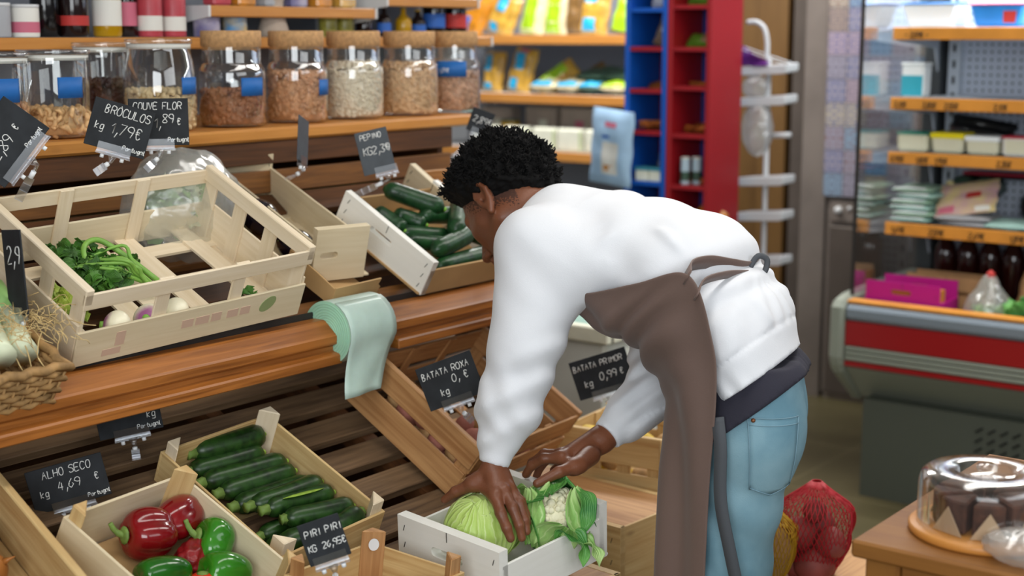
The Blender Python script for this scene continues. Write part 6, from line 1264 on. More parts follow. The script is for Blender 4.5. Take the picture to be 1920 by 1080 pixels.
class SDF:
    """list of primitives blended with a polynomial smooth minimum"""
    def __init__(s): s.p = []
    def cone(s, a, b, ra, rb, k=0.02, sc=(1, 1, 1), org=(0, 0, 0), neg=False):
        s.p.append(('cone', np.array(a, F4), np.array(b, F4), ra, rb, k, np.array(sc, F4), np.array(org, F4), neg)); return s
    def chain(s, pts, k=0.02, sc=(1, 1, 1), org=(0, 0, 0)):
        for (a, ra), (b, rb) in zip(pts[:-1], pts[1:]): s.cone(a, b, ra, rb, k, sc, org)
        return s
    def ell(s, c, r, k=0.02, fr=None, neg=False):
        s.p.append(('ell', np.array(c, F4), np.array(r, F4), k, fr if fr is None else np.array(fr, F4), neg)); return s
    def fn(s, f): s.p.append(('fn', f)); return s
    warp = None
    def ev(s, P):
        if s.warp: P = s.warp(P)
        d = np.full(P.shape[0], 1e3, F4)
        for q in s.p:
            if q[0] == 'cone':
                _, a, b, ra, rb, k, sc, org, neg = q
                X = (P - org) * sc + org if (sc != 1).any() else P
                A = (a - org) * sc + org; B = (b - org) * sc + org
                ba = B - A; h = np.clip(((X - A) @ ba) / max(float(ba @ ba), 1e-12), 0, 1)
                e = np.sqrt((((X - A) - h[:, None] * ba) ** 2).sum(1)) - (ra + (rb - ra) * h)
            elif q[0] == 'ell':
                _, c, r, k, fr, neg = q
                X = P - c
                if fr is not None: X = X @ fr.T
                n0 = np.sqrt(((X / r) ** 2).sum(1)); n1 = np.sqrt(((X / (r * r)) ** 2).sum(1)) + 1e-9
                e = n0 * (n0 - 1) / n1
            else:
                d = q[1](P, d); continue
            if neg:
                h = np.clip(0.5 - 0.5 * (d + e) / k, 0, 1); d = d + (-e - d) * h + k * h * (1 - h)
            else:
                h = np.clip(0.5 + 0.5 * (d - e) / k, 0, 1); d = d + (e - d) * h - k * h * (1 - h)
        return d
    def mesh(s, lo, hi, step):
        lo = np.array(lo, F4); n = [int(math.ceil((b - a) / step)) + 1 for a, b in zip(lo, hi)]
        ax = [lo[i] + np.arange(n[i], dtype=F4) * F4(step) for i in range(3)]
        V = np.empty(n, F4)
        Y, Z = np.meshgrid(ax[1], ax[2], indexing='ij')
        cs = max(1, 400000 // (n[1] * n[2]))
        for i in range(0, n[0], cs):
            xs = ax[0][i:i + cs]; m = len(xs)
            P = np.empty((m, n[1], n[2], 3), F4); P[..., 0] = xs[:, None, None]; P[..., 1] = Y; P[..., 2] = Z
            V[i:i + m] = s.ev(P.reshape(-1, 3)).reshape(m, n[1], n[2])
        ins = V < 0; nx, ny, nz = n
        c = np.zeros((nx - 1, ny - 1, nz - 1), np.int8)
        for dx in (0, 1):
            for dy in (0, 1):
                for dz in (0, 1): c += ins[dx:nx - 1 + dx, dy:ny - 1 + dy, dz:nz - 1 + dz]
        act = (c > 0) & (c < 8); idx = np.argwhere(act); cid = -np.ones(c.shape, np.int64); cid[act] = np.arange(len(idx))
        acc = np.zeros((len(idx), 3)); cnt = np.zeros(len(idx))
        corner = [(0,0,0),(1,0,0),(0,1,0),(1,1,0),(0,0,1),(1,0,1),(0,1,1),(1,1,1)]
        for i in range(8):
            for j in range(i + 1, 8):
                a, b = corner[i], corner[j]
                if sum(abs(p - q) for p, q in zip(a, b)) != 1: continue
                va = V[idx[:, 0] + a[0], idx[:, 1] + a[1], idx[:, 2] + a[2]]; vb = V[idx[:, 0] + b[0], idx[:, 1] + b[1], idx[:, 2] + b[2]]
                x = (va < 0) != (vb < 0); t = np.where(x, va / np.where(x, va - vb, 1), 0)
                p = np.array(a)[None] + t[:, None] * (np.array(b) - np.array(a))[None]
                acc += np.where(x[:, None], p, 0); cnt += x
        vs = (idx + acc / cnt[:, None]) * step + lo
        fs = []
        for d in range(3):
            o1, o2 = [(1, 2), (2, 0), (0, 1)][d]
            sl = [slice(None)] * 3; sl2 = [slice(None)] * 3; sl[d] = slice(0, n[d] - 1); sl2[d] = slice(1, n[d])
            e = np.argwhere(ins[tuple(sl)] != ins[tuple(sl2)])
            e = e[(e[:, o1] > 0) & (e[:, o2] > 0) & (e[:, o1] < n[o1] - 1) & (e[:, o2] < n[o2] - 1)]
            st = ins[tuple(sl)][e[:, 0], e[:, 1], e[:, 2]]
            q = []
            for u, v in ((0, 0), (1, 0), (1, 1), (0, 1)):
                g = e.copy(); g[:, o1] -= u; g[:, o2] -= v; q.append(cid[g[:, 0], g[:, 1], g[:, 2]])
            q = np.stack(q, 1); q[st] = q[st]; q[~st] = q[~st][:, ::-1]
            fs.append(q)
        return vs, np.concatenate(fs)
def np_object(name, parts, m, parent, smooth_it=0):
    off = 0; VV = []; FF = []
    for vs, fs in parts: VV.append(vs); FF.append(fs + off); off += len(vs)
    me = bpy.data.meshes.new(name); me.from_pydata(np.concatenate(VV).tolist(), [], np.concatenate(FF).tolist())
    for mm in (m if isinstance(m, (list, tuple)) else [m]): me.materials.append(M[mm])
    me.polygons.foreach_set('use_smooth', [True] * len(me.polygons)); me.update()
    o = bpy.data.objects.new(name, me); C.objects.link(o); o.parent = parent
    if smooth_it:
        sm = o.modifiers.new('smooth', 'SMOOTH'); sm.factor = 0.5; sm.iterations = smooth_it
    return o
def nz(P, f, seed):
    """cheap smooth noise: sum of sines in random directions"""
    g = np.random.RandomState(seed); o = np.zeros(P.shape[0], F4)
    for i in range(5):
        k = g.normal(size=3); k = (k / np.linalg.norm(k) * f * (0.7 + 0.6 * g.rand())).astype(F4)
        o += np.sin(P @ k + F4(g.rand() * 6.28))
    return o / 3
def sst(a, b, x): t = np.clip((x - a) / (b - a), 0, 1); return t * t * (3 - 2 * t)

YC = 2.52
man = thing('person', 'man in white sweatshirt and brown apron bending over with hands on cabbage and cauliflower', 'person', (-1.32, YC, 0))
man_inv = Vector((1.32, -YC, 0))
def man_obj(o):
    o.location = man_inv; return o
# joints
LS, LE, LW = (-1.738, 2.345, 1.230), (-1.712, 2.28, 1.035), (-1.728, 2.2, 0.812)
RS, RE, RW = (-1.755, 2.70, 1.235), (-1.585, 2.61, 0.935), (-1.638, 2.45, 0.826)
# head frame
a_ = R(53); yw = R(-4); rl = R(16)
Fv = Vector((-math.cos(a_) * math.cos(yw), math.cos(a_) * math.sin(yw), -math.sin(a_))).normalized()
Uv = Vector((-math.sin(a_), 0, math.cos(a_))); Uv = (Uv - Fv * Uv.dot(Fv)).normalized()
Lv = Uv.cross(Fv).normalized()          # towards the left ear
if Lv.y > 0: Lv = -Lv
Uv, Lv = (Uv * math.cos(rl) - Lv * math.sin(rl)), (Lv * math.cos(rl) + Uv * math.sin(rl))
# crown tips away from the camera, so the near ear sits a little lower
Uv, Lv = (Uv * math.cos(-0.0) + Lv * 0.0), Lv
HC = Vector((-1.950, YC + 0.005, 1.302)); HS = 1.08
def hp(f, u, l=0): return tuple(HC + (Fv * f + Uv * u + Lv * l) * HS)
HF = np.array([Fv[:], Uv[:], Lv[:]], F4)
body = SDF()
head = SDF()
head.ell(hp(-0.004, 0.012), np.array((0.098, 0.088, 0.076)) * HS, 0.02, HF)
head.ell(hp(0.03, -0.045), np.array((0.068, 0.075, 0.062)) * HS, 0.03, HF)      # face mass
head.cone(hp(0.066, -0.112), hp(0.072, -0.112), 0.026, 0.024, 0.035)              # chin
for s in (-1, 1):
    head.cone(hp(0.0, -0.075, 0.055 * s), hp(0.062, -0.110, 0.022 * s), 0.016, 0.017, 0.03)   # jaw
    head.cone(hp(0.066, -0.036, 0.040 * s), hp(0.04, -0.042, 0.058 * s), 0.016, 0.012, 0.025)  # cheekbone
    head.cone(hp(0.090, 0.000, 0.014 * s), hp(0.076, 0.002, 0.045 * s), 0.009, 0.008, 0.016)   # brow
    head.ell(hp(0.091, -0.021, 0.031 * s), np.array((0.012, 0.010, 0.017)) * HS, 0.012, HF, True)  # socket
    head.ell(hp(0.076, -0.022, 0.031 * s), np.array((0.0125, 0.0115, 0.0135)) * HS, 0.004, HF)     # lowered lid
    head.cone(hp(0.086, -0.026, 0.022 * s), hp(0.083, -0.028, 0.043 * s), 0.0022, 0.0018, 0.003)   # lash line
    head.ell(hp(0.103, -0.061, 0.0125 * s), np.array((0.0105, 0.008, 0.0075)) * HS, 0.008, HF)     # nostril wing
    head.ell(hp(0.106, -0.068, 0.008 * s), np.array((0.005, 0.004, 0.0035)) * HS, 0.003, HF, True)
head.cone(hp(0.090, -0.012), hp(0.118, -0.053), 0.008, 0.012, 0.014)              # nose
head.cone(hp(0.099, -0.084, 0.014), hp(0.099, -0.084, -0.014), 0.007, 0.007, 0.008)  # upper lip
head.cone(hp(0.097, -0.094, 0.012), hp(0.097, -0.094, -0.012), 0.008, 0.008, 0.006)  # lower lip
head.cone(hp(-0.025, -0.07), (-1.80, YC, 1.235), 0.056, 0.066, 0.03)              # neck
head.cone(hp(0.0, -0.06), (-1.83, YC, 1.20), 0.046, 0.05, 0.03)
for s in (-1, 1):                                                                   # ears
    head.ell(hp(-0.012, -0.030, 0.078 * s), np.array((0.019, 0.033, 0.011)) * HS, 0.006, HF)
    pts = [hp(0.004, -0.038, 0.078 * s), hp(0.006, -0.014, 0.082 * s), hp(-0.006, 0.003, 0.086 * s), hp(-0.024, -0.004, 0.088 * s), hp(-0.030, -0.025, 0.087 * s), hp(-0.021, -0.048, 0.083 * s), hp(-0.006, -0.064, 0.078 * s)]
    head.chain([(p, 0.0048 if i < 6 else 0.0075) for i, p in enumerate(pts)], 0.004)
    head.ell(hp(-0.010, -0.026, 0.091 * s), np.array((0.011, 0.021, 0.010)) * HS, 0.004, HF, True)
    head.ell(hp(-0.002, -0.034, 0.085 * s), np.array((0.005, 0.007, 0.010)) * HS, 0.003, HF, True)
    head.cone(hp(0.002, -0.030, 0.083 * s), hp(0.000, -0.040, 0.082 * s), 0.0042, 0.0042, 0.003)
hv = head.mesh([HC.x - 0.2, YC - 0.14, HC.z - 0.21], [HC.x + 0.2, YC + 0.14, HC.z + 0.16], 0.0032)

def finger(sd, pts, r0, r1):
    n = len(pts); sd.chain([(p, r0 + (r1 - r0) * i / (n - 1)) for i, p in enumerate(pts)], 0.005)
# left hand: fingers down the right flank of the cabbage, thumb along its left shoulder
LH = SDF()
kn = [(-1.686, 2.152, 0.772), (-1.680, 2.172, 0.777), (-1.683, 2.192, 0.776), (-1.692, 2.210, 0.770)]
for i, p in enumerate(kn): LH.cone((LW[0] + 0.004, LW[1] - 0.012 + 0.007 * i, LW[2] - 0.004), p, 0.0175, 0.0115, 0.014)
LH.cone((-1.74, 2.232, 0.90), LW, 0.030, 0.023, 0.015, (1.15, 1, 1), LW)
finger(LH, [kn[0], (-1.658, 2.133, 0.748), (-1.640, 2.128, 0.724), (-1.632, 2.130, 0.704)], 0.0118, 0.0082)
finger(LH, [kn[1], (-1.648, 2.158, 0.754), (-1.630, 2.155, 0.724), (-1.624, 2.155, 0.700)], 0.0115, 0.0080)
finger(LH, [kn[2], (-1.652, 2.184, 0.756), (-1.634, 2.178, 0.728), (-1.628, 2.176, 0.706)], 0.0110, 0.0078)
finger(LH, [kn[3], (-1.664, 2.206, 0.752), (-1.648, 2.200, 0.730), (-1.642, 2.198, 0.714)], 0.0095, 0.0070)
finger(LH, [(-1.732, 2.185, 0.797), (-1.752, 2.160, 0.780), (-1.782, 2.148, 0.763), (-1.808, 2.146, 0.742)], 0.0155, 0.0082)
LH.cone((-1.728, 2.186, 0.80), (-1.748, 2.163, 0.785), 0.017, 0.012, 0.014)
LH.cone((-1.745, 2.165, 0.782), kn[0], 0.010, 0.010, 0.014)                          # web
for i in range(3): 
    m_ = tuple((Vector(kn[i]) + Vector((0, 0, 0.006)))[:]); LH.ell(m_, (0.010, 0.009, 0.008), 0.008)
lv = LH.mesh([-1.83, 2.08, 0.67], [-1.59, 2.28, 0.93], 0.0019)
# right hand: fingers over the far shoulder of the cauliflower, thumb pressed on its near side
RH = SDF()
kr = [(-1.668, 2.345, 0.806), (-1.682, 2.366, 0.806), (-1.685, 2.388, 0.798), (-1.680, 2.408, 0.788)]
for i, p in enumerate(kr): RH.cone((RW[0] - 0.008, RW[1] - 0.022 + 0.009 * i, RW[2] + 0.002), p, 0.018, 0.0115, 0.014)
RH.cone((-1.612, 2.53, 0.88), RW, 0.032, 0.025, 0.015)
RH.cone(RW, (-1.655, 2.41, 0.80), 0.024, 0.019, 0.015)
finger(RH, [kr[0], (-1.700, 2.330, 0.803), (-1.726, 2.325, 0.785), (-1.742, 2.325, 0.763)], 0.0118, 0.0082)
finger(RH, [kr[1], (-1.718, 2.356, 0.803), (-1.746, 2.352, 0.780), (-1.758, 2.350, 0.754)], 0.0116, 0.0080)
finger(RH, [kr[2], (-1.720, 2.382, 0.792), (-1.744, 2.380, 0.768), (-1.754, 2.378, 0.744)], 0.0110, 0.0078)
finger(RH, [kr[3], (-1.708, 2.404, 0.776), (-1.726, 2.402, 0.756), (-1.732, 2.400, 0.738)], 0.0096, 0.0072)
finger(RH, [(-1.632, 2.39, 0.806), (-1.622, 2.345, 0.800), (-1.634, 2.290, 0.796), (-1.658, 2.250, 0.778)], 0.0175, 0.0085)
RH.cone((-1.632, 2.40, 0.806), (-1.626, 2.335, 0.797), 0.019, 0.014, 0.014)
RH.cone((-1.63, 2.33, 0.797), kr[0], 0.010, 0.011, 0.016)
for i in range(4): RH.ell((kr[i][0], kr[i][1], kr[i][2] + 0.005), (0.010, 0.009, 0.008), 0.008)
rv = RH.mesh([-1.80, 2.20, 0.70], [-1.56, 2.60, 0.96], 0.0019)
# the rest of the body under the clothes
core = SDF()
core.chain([((-1.80, YC, 1.235), 0.06), ((-1.68, YC, 1.20), 0.085), ((-1.48, YC, 1.165), 0.085), ((-1.36, YC, 1.03), 0.078), ((-1.335, YC, 0.93), 0.072)], 0.04, (1, 0.62, 1), (0, YC, 0))
for (s, e, w_) in ((LS, LE, LW), (RS, RE, RW)):
    core.cone((-1.76, YC, 1.225), s, 0.05, 0.045, 0.04); core.cone(s, e, 0.045, 0.034, 0.02)
    e2 = Vector(e).lerp(Vector(w_), 0.75); core.cone(e, tuple(e2), 0.036, 0.027, 0.015)
for sg in (-1, 1):
    core.chain([((-1.305 - 0.045 * (sg + 1), YC + 0.082 * sg, 0.88), 0.068), ((-1.350 - 0.047 * (sg + 1), YC + 0.09 * sg, 0.48), 0.050), ((-1.31 - 0.047 * (sg + 1), YC + 0.10 * sg, 0.10), 0.034), ((-1.34 - 0.047 * (sg + 1), YC + 0.10 * sg, 0.06), 0.03)], 0.03)
cv = core.mesh([-1.92, 2.1, 0.02], [-1.1, 2.9, 1.38], 0.011)
body_o = man_obj(np_object('body', [hv, lv, rv, cv], ['skin', 'stubble'], man))
Xf = (hv[0][hv[1]].mean(1) - np.array(HC[:])) @ HF.T.astype(float) / HS      # cropped fade below the hair
gf = Xf[:, 1] - 0.80 * Xf[:, 0] + 0.030
rg = np.random.RandomState(3).rand(len(gf)); fade = (gf > -0.024 + 0.034 * rg) & (Xf[:, 0] < 0.050 + 0.02 * rg) & (Xf[:, 0] > -0.060 - 0.03 * rg) & (np.abs(Xf[:, 2]) > 0.045) & ~((np.abs(Xf[:, 2]) > 0.079) & (Xf[:, 1] < 0.005))
mi = np.zeros(len(body_o.data.polygons), np.int32); mi[:len(fade)] = fade; body_o.data.polygons.foreach_set('material_index', mi)

# hair
hair = SDF()
def hair_fn(P, d):
    X = (P - np.array(HC[:], F4)) @ HF.T / HS
    g = X[:, 1] - 0.80 * X[:, 0] + 0.030
    c = X - np.array((-0.004, 0.012, 0), F4); rr = np.array((0.097, 0.088, 0.078), F4)
    n0 = np.sqrt(((c / rr) ** 2).sum(1)); n1 = np.sqrt(((c / (rr * rr)) ** 2).sum(1)) + 1e-9
    e = n0 * (n0 - 1) / n1
    th = -0.006 + (0.030 + 0.004 * sst(-0.02, 0.06, X[:, 0])) * sst(-0.004, 0.055, g) + 0.004 * sst(0.0, 0.1, X[:, 1])
    th = th + sst(0.0, 0.04, g) * (0.0065 * nz(P, 120, 3) + 0.0055 * nz(P, 260, 5) + 0.004 * nz(P, 480, 6))
    return (e - th).astype(F4) * F4(HS)
hair.fn(hair_fn)
hm = hair.mesh([HC.x - 0.21, YC - 0.18, HC.z - 0.19], [HC.x + 0.21, YC + 0.18, HC.z + 0.19], 0.0035)
hair_o = man_obj(np_object('hair', [hm], 'hair_black', man))
q = random.Random(11); b = MB()
vs = hm[0]; Xh = (vs - np.array(HC[:])) @ HF.T.astype(float) / HS
top = [i for i in range(len(vs)) if (Xh[i, 1] - 0.8 * Xh[i, 0] + 0.03) > 0.05 and np.linalg.norm(Xh[i]) > 0.1]
for i in q.sample(top, min(2600, len(top))):
    p = Vector(vs[i]); n_ = (p - HC).normalized(); n_ = (n_ + Vector((q.gauss(0, .45), q.gauss(0, .45), q.gauss(0, .45)))).normalized()
    L_ = q.uniform(0.008, 0.020); sd = n_.orthogonal().normalized(); s2 = n_.cross(sd); ph = q.random() * 6
    pts = [p + n_ * (L_ * t - 0.004) + (sd * math.cos(ph + t * 7) + s2 * math.sin(ph + t * 7)) * 0.0024 * t for t in (0, .25, .5, .75, 1)]
    b.tube(pts, [0.0026, 0.0026, 0.0022, 0.0018, 0.0008], 5)
o = man_obj(b.build('hair_twists', 'hair_black', man)); o['kind'] = 'stuff'

# hips are turned: the right side of the lower body stands further forward
def hipwarp(P):
    Q = P.copy(); w_ = sst(1.24, 1.04, P[:, 2]) * sst(-1.56, -1.44, P[:, 0])
    Q[:, 0] += (0.27 * (P[:, 1] - 2.44)) * w_; return Q
# white sweatshirt
sw = SDF(); sw.warp = hipwarp
SC = (1, 0.60, 1); OG = (0, YC, 0)
sw.chain([((-1.795, YC, 1.242), 0.074), ((-1.70, YC, 1.222), 0.104), ((-1.58, YC, 1.210), 0.108), ((-1.475, YC, 1.192), 0.104), ((-1.415, YC, 1.152), 0.093), ((-1.345, YC, 1.08), 0.098), ((-1.30, YC, 0.98), 0.106)], 0.03, SC, OG)
sw.cone((-1.79, YC, 1.262), LS, 0.062, 0.066, 0.05); sw.cone((-1.79, YC, 1.262), RS, 0.062, 0.066, 0.05)
sw.chain([(LS, 0.076), (LE, 0.066), ((-1.722, 2.245, 0.93), 0.061), ((-1.728, 2.222, 0.87), 0.047)], 0.035)
sw.ell((-1.465, 2.50, 1.212), (0.085, 0.13, 0.070), 0.05)
sw.cone((-1.66, 2.36, 1.19), (-1.70, 2.31, 1.10), 0.07, 0.05, 0.06)
sw.chain([(RS, 0.074), (RE, 0.062), (tuple(Vector(RE).lerp(Vector(RW), 0.62)), 0.052)], 0.035)
AXH = np.array((0.59, 0, -0.807), F4); P0H = np.array((-1.297, 2.33, 1.000), F4)
ld = (Vector(LW) - Vector(LE)).normalized(); rd = (Vector(RW) - Vector(RE)).normalized()
FOLDS = [((-1.375, 2.315, 1.222), (-1.53, 2.335, 1.262), 0.012, 0.009), ((-1.38, 2.310, 1.205), (-1.55, 2.325, 1.222), 0.011, 0.008), ((-1.38, 2.36, 1.238), (-1.50, 2.40, 1.300), 0.013, 0.008), ((-1.375, 2.43, 1.238), (-1.47, 2.48, 1.300), 0.012, 0.007),
         ((-1.335, 2.325, 1.165), (-1.275, 2.330, 1.060), 0.012, 0.009), ((-1.325, 2.37, 1.175), (-1.238, 2.375, 1.075), 0.013, 0.009), ((-1.318, 2.44, 1.175), (-1.215, 2.455, 1.090), 0.013, 0.008), ((-1.345, 2.315, 1.13), (-1.30, 2.32, 1.03), 0.010, 0.007),
         ((-1.60, 2.335, 1.165), (-1.76, 2.285, 1.21), 0.013, 0.008), ((-1.61, 2.33, 1.135), (-1.74, 2.275, 1.13), 0.012, 0.008), ((-1.62, 2.335, 1.18), (-1.55, 2.36, 1.29), 0.014, 0.007),
         ((-1.655, 2.27, 1.05), (-1.77, 2.25, 0.99), 0.010, 0.007), ((-1.66, 2.25, 1.00), (-1.77, 2.22, 0.955), 0.009, 0.006), ((-1.665, 2.225, 0.945), (-1.775, 2.20, 0.925), 0.009, 0.006), ((-1.675, 2.21, 0.905), (-1.77, 2.19, 0.90), 0.008, 0.005),
         ((-1.60, 2.55, 0.90), (-1.66, 2.56, 0.96), 0.010, 0.006), ((-1.57, 2.56, 0.87), (-1.62, 2.53, 0.93), 0.010, 0.006)]
def folds(P, d):
    x, y, z = P[:, 0], P[:, 1], P[:, 2]
    h = (P - P0H) @ AXH
    # soft diagonal drag lines from the armpit and across the back, loose rolls above the waist tie, pushed-up sleeves
    back = sst(-1.85, -1.7, x) * sst(1.05, 1.15, z)
    f = 0.0009 * np.sin((x * 0.75 + z * 1.1 + y * 0.5) * 62 + 2.2 * nz(P, 9, 1)) * back
    f = f + 0.0045 * np.sin((x * 0.55 - z * 0.9) * 95 + 2.5 * nz(P, 11, 2)) * sst(-0.30, -0.2, h) * (1 - sst(-0.16, -0.1, h))
    f = f + 0.0022 * np.sin((np.arctan2(y - YC, x + 1.33)) * 11 + 1.5 * nz(P, 9, 4)) * sst(-0.2, -0.12, h) * (1 - sst(-0.07, -0.05, h))
    sl = sst(1.06, 0.98, z) * (1 - sst(2.42, 2.46, y))
    f = f + sl * 0.0020 * np.sin(z * 95 + (x + y) * 55 + 4.5 * nz(P, 20, 8)) * sst(0.85, 0.9, z)
    rs_ = sst(2.44, 2.5, y) * sst(-1.45, -1.5, x) * sst(1.05, 1.0, z)
    f = f + rs_ * 0.004 * np.sin((z - x) * 120 + 3 * nz(P, 16, 9))
    f = f + 0.0004 * nz(P, 22, 7)
    band = sst(-0.062, -0.058, h); f = f - 0.0035 * np.exp(-((h + 0.06) / 0.003) ** 2) + 0.001 * band
    for (a, c, wd, am) in FOLDS:
        a = np.array(a, F4); c = np.array(c, F4); ba = c - a; t = np.clip(((P - a) @ ba) / float(ba @ ba), 0, 1)
        dd = ((P - a - t[:, None] * ba) ** 2).sum(1); f = f + am * (np.exp(-dd / (wd * wd)) - 0.45 * np.exp(-dd / (wd * wd * 5))) * np.sin(PI * np.clip(t, 0.06, 0.94))
    # waist tie pulls the cloth in
    wt = np.exp(-((h + 0.195) / 0.018) ** 2); f = f - 0.012 * wt * sst(-1.5, -1.4, x)
    return (d - f).astype(F4)
sw.fn(folds)
def clip_sw(P, d):
    h = (P - P0H) @ AXH
    n_ = (P - np.array((-1.80, YC, 1.285), F4)) @ np.array((-0.90, 0.0, 0.43), F4)
    return np.maximum(np.maximum(d, h), n_ - 0.045).astype(F4)
sw.fn(clip_sw)
# cuffs
LC0, LC1 = Vector((-1.728, 2.222, 0.872)), Vector(LW) - ld * 0.004
sw.cone(tuple(LC0), tuple(LC1), 0.040, 0.030, 0.008)
RC0, RC1 = Vector(RE).lerp(Vector(RW), 0.58), Vector(RW) - rd * 0.012
sw.cone(tuple(RC0), tuple(RC1), 0.041, 0.034, 0.010)
def clip_cuff(P, d):
    l_ = (P - np.array(LC1[:], F4)) @ np.array(ld[:], F4); near = (np.sum((P - np.array(LC1[:], F4)) ** 2, 1) < 0.004)
    r_ = (P - np.array(RC1[:], F4)) @ np.array(rd[:], F4); nr = (np.sum((P - np.array(RC1[:], F4)) ** 2, 1) < 0.005)
    d = np.where(near, np.maximum(d, l_), d); return np.where(nr, np.maximum(d, r_), d).astype(F4)
sw.fn(clip_cuff)
sv = sw.mesh([-1.93, 2.10, 0.74], [-1.12, 2.86, 1.40], 0.0048)
man_obj(np_object('sweatshirt', [sv], 'sweat_white', man, 4))

# jeans
je = SDF()
je.cone((-1.300, 2.455, 0.99), (-1.365, 2.585, 0.99), 0.092, 0.092, 0.03); je.cone((-1.298, 2.45, 0.91), (-1.365, 2.59, 0.91), 0.095, 0.095, 0.03)
for sg in (-1, 1):
    fx = 0.0 if sg < 0 else -0.095
    je.ell((-1.262 + fx * 0.8, YC + 0.075 * sg, 0.905), (0.06, 0.08, 0.095), 0.05)
    je.chain([((-1.298 + fx, YC + 0.082 * sg, 0.87), 0.088), ((-1.330 + fx, YC + 0.088 * sg, 0.62), 0.078), ((-1.350 + fx, YC + 0.09 * sg, 0.46), 0.068), ((-1.31 + fx, YC + 0.10 * sg, 0.10), 0.056), ((-1.31 + fx, YC + 0.10 * sg, 0.05), 0.058)], 0.03)
def je_fn(P, d):
    x, y, z = P[:, 0], P[:, 1], P[:, 2]
    f = 0.003 * np.sin((z * 1.0 + x * 0.9) * 60 + 2.5 * nz(P, 9, 5)) * (1 - sst(0.78, 0.86, z)) + 0.0015 * nz(P, 25, 2)
    return np.maximum(np.maximum(d - f, z - 1.03), 0.04 - z).astype(F4)
je.fn(je_fn)
jv = je.mesh([-1.5, 2.25, 0.03], [-1.12, 2.79, 1.05], 0.0055)
jeans = man_obj(np_object('jeans', [jv], 'denim', man))
# navy shirt hem, hanging out under the sweatshirt over the jeans
ts = SDF()
def ts_fn(P, d):
    hs = (hipwarp(P) - P0H) @ AXH
    d = je.ev(P) - 0.007 - 0.010 * sst(0.0, 0.05, hs)
    h = (hipwarp(P) - np.array((-1.30, 2.33, 0.935), F4)) @ np.array((0.60, 0.0, -0.80), F4)
    d = d - 0.002 * np.sin(np.arctan2(P[:, 1] - YC, P[:, 0] + 1.31) * 11 + 2 * nz(P, 12, 3))
    return np.maximum(np.maximum(d, h + 0.003 * nz(P, 9, 2)), -hs - 0.045).astype(F4)
ts.fn(ts_fn)
man_obj(np_object('undershirt', [ts.mesh([-1.52, 2.28, 0.85], [-1.12, 2.77, 1.10], 0.005)], 'navy_shirt', man, 2))

for sg in (-1, 1):
    sh = SDF(); y = YC + 0.10 * sg; fx = 0.0 if sg < 0 else -0.095
    sh.chain([((-1.28 + fx, y, 0.05), 0.045), ((-1.34 + fx, y, 0.05), 0.043), ((-1.45 + fx, y, 0.035), 0.036)], 0.03).fn(lambda P, d: np.maximum(d, 0.001 - P[:, 2]).astype(F4))
    man_obj(np_object('shoe', [sh.mesh([-1.62, y - 0.08, -0.01], [-1.18, y + 0.08, 0.12], 0.006)], 'shoe_dark', man))
# apron sheet: rows run from the bib down to the hem, columns from the left edge round the front to the right edge
rows = [  # (left edge, left-front, front centre)
    ((-1.80, 2.40, 1.150), (-1.80, 2.45, 1.118), (-1.80, YC, 1.105)),
    ((-1.72, 2.365, 1.150), (-1.725, 2.42, 1.110), (-1.725, YC, 1.090)),
    ((-1.60, 2.325, 1.155), (-1.620, 2.375, 1.085), (-1.635, YC, 1.072)),
    ((-1.47, 2.305, 1.190), (-1.545, 2.345, 1.080), (-1.575, YC, 1.045)),
    ((-1.355, 2.305, 1.218), (-1.478, 2.340, 1.065), (-1.525, YC, 0.985)),
    ((-1.308, 2.312, 1.100), (-1.430, 2.355, 0.985), (-1.490, YC, 0.925)),
    ((-1.298, 2.314, 1.000), (-1.420, 2.355, 0.900), (-1.485, YC, 0.860)),
    ((-1.308, 2.318, 0.835), (-1.425, 2.355, 0.800), (-1.500, YC, 0.780)),
    ((-1.315, 2.322, 0.650), (-1.435, 2.360, 0.640), (-1.512, YC, 0.630)),
    ((-1.320, 2.325, 0.480), (-1.440, 2.362, 0.480), (-1.515, YC, 0.480))]
full = []
for l_, m_, c_ in rows:
    tw = 0.30 * min(1, max(0, (1.2 - c_[2]) / 0.25))   # the hips are turned, right side forward
    rx = lambda p: Vector((p[0] - tw * 2 * (YC - p[1]) - 0.03 * (tw > 0.1), 2 * YC - p[1], p[2]))
    full.append([Vector(l_), Vector(m_), Vector(c_), rx(m_), rx(l_)])
dense = [catmull(r_, 12) for r_ in full]
cols = [catmull([dense[i][j] for i in range(len(dense))], 9) for j in range(len(dense[0]))]
G_r = [[cols[j][i] for j in range(len(cols))] for i in range(len(cols[0]))]
nr_, nc_ = len(G_r), len(G_r[0]); out = []
for i in range(nr_):
    row = []
    for j in range(nc_):
        p = G_r[i][j]; t = G_r[i][min(j + 1, nc_ - 1)] - G_r[i][max(j - 1, 0)]; u_ = G_r[min(i + 1, nr_ - 1)][j] - G_r[max(i - 1, 0)][j]
        n_ = t.cross(u_); n_ = n_.normalized() if n_.length > 1e-9 else Vector((-1, 0, 0))
        v = i / (nr_ - 1); s_ = j / (nc_ - 1)
        low = min(1, max(0, (v - 0.42) / 0.2))
        f = low * 0.013 * math.sin(s_ * 26 + v * 4 + math.sin(v * 9) * 0.8) + (1 - low) * 0.005 * math.sin(s_ * 9 - v * 34 + math.sin(s_ * 14) * 1.2)
        f += 0.009 * math.exp(-((v - 0.42) / 0.10) ** 2) * math.sin(v * 78 + s_ * 22 + math.sin(s_ * 11) * 1.5) * min(1, s_ * 9)
        f += 0.005 * math.exp(-((v - 0.22) / 0.12) ** 2) * math.sin(v * 55 - s_ * 34)
        ed = min(1, 6 * min(s_, 1 - s_) + 0.15)
        row.append(p - n_ * f * ed)
    out.append(row)
b = MB(); b.grid(out)
apron = man_obj(b.build('apron', 'apron_brown', man, solid=0.004, subsurf=1))
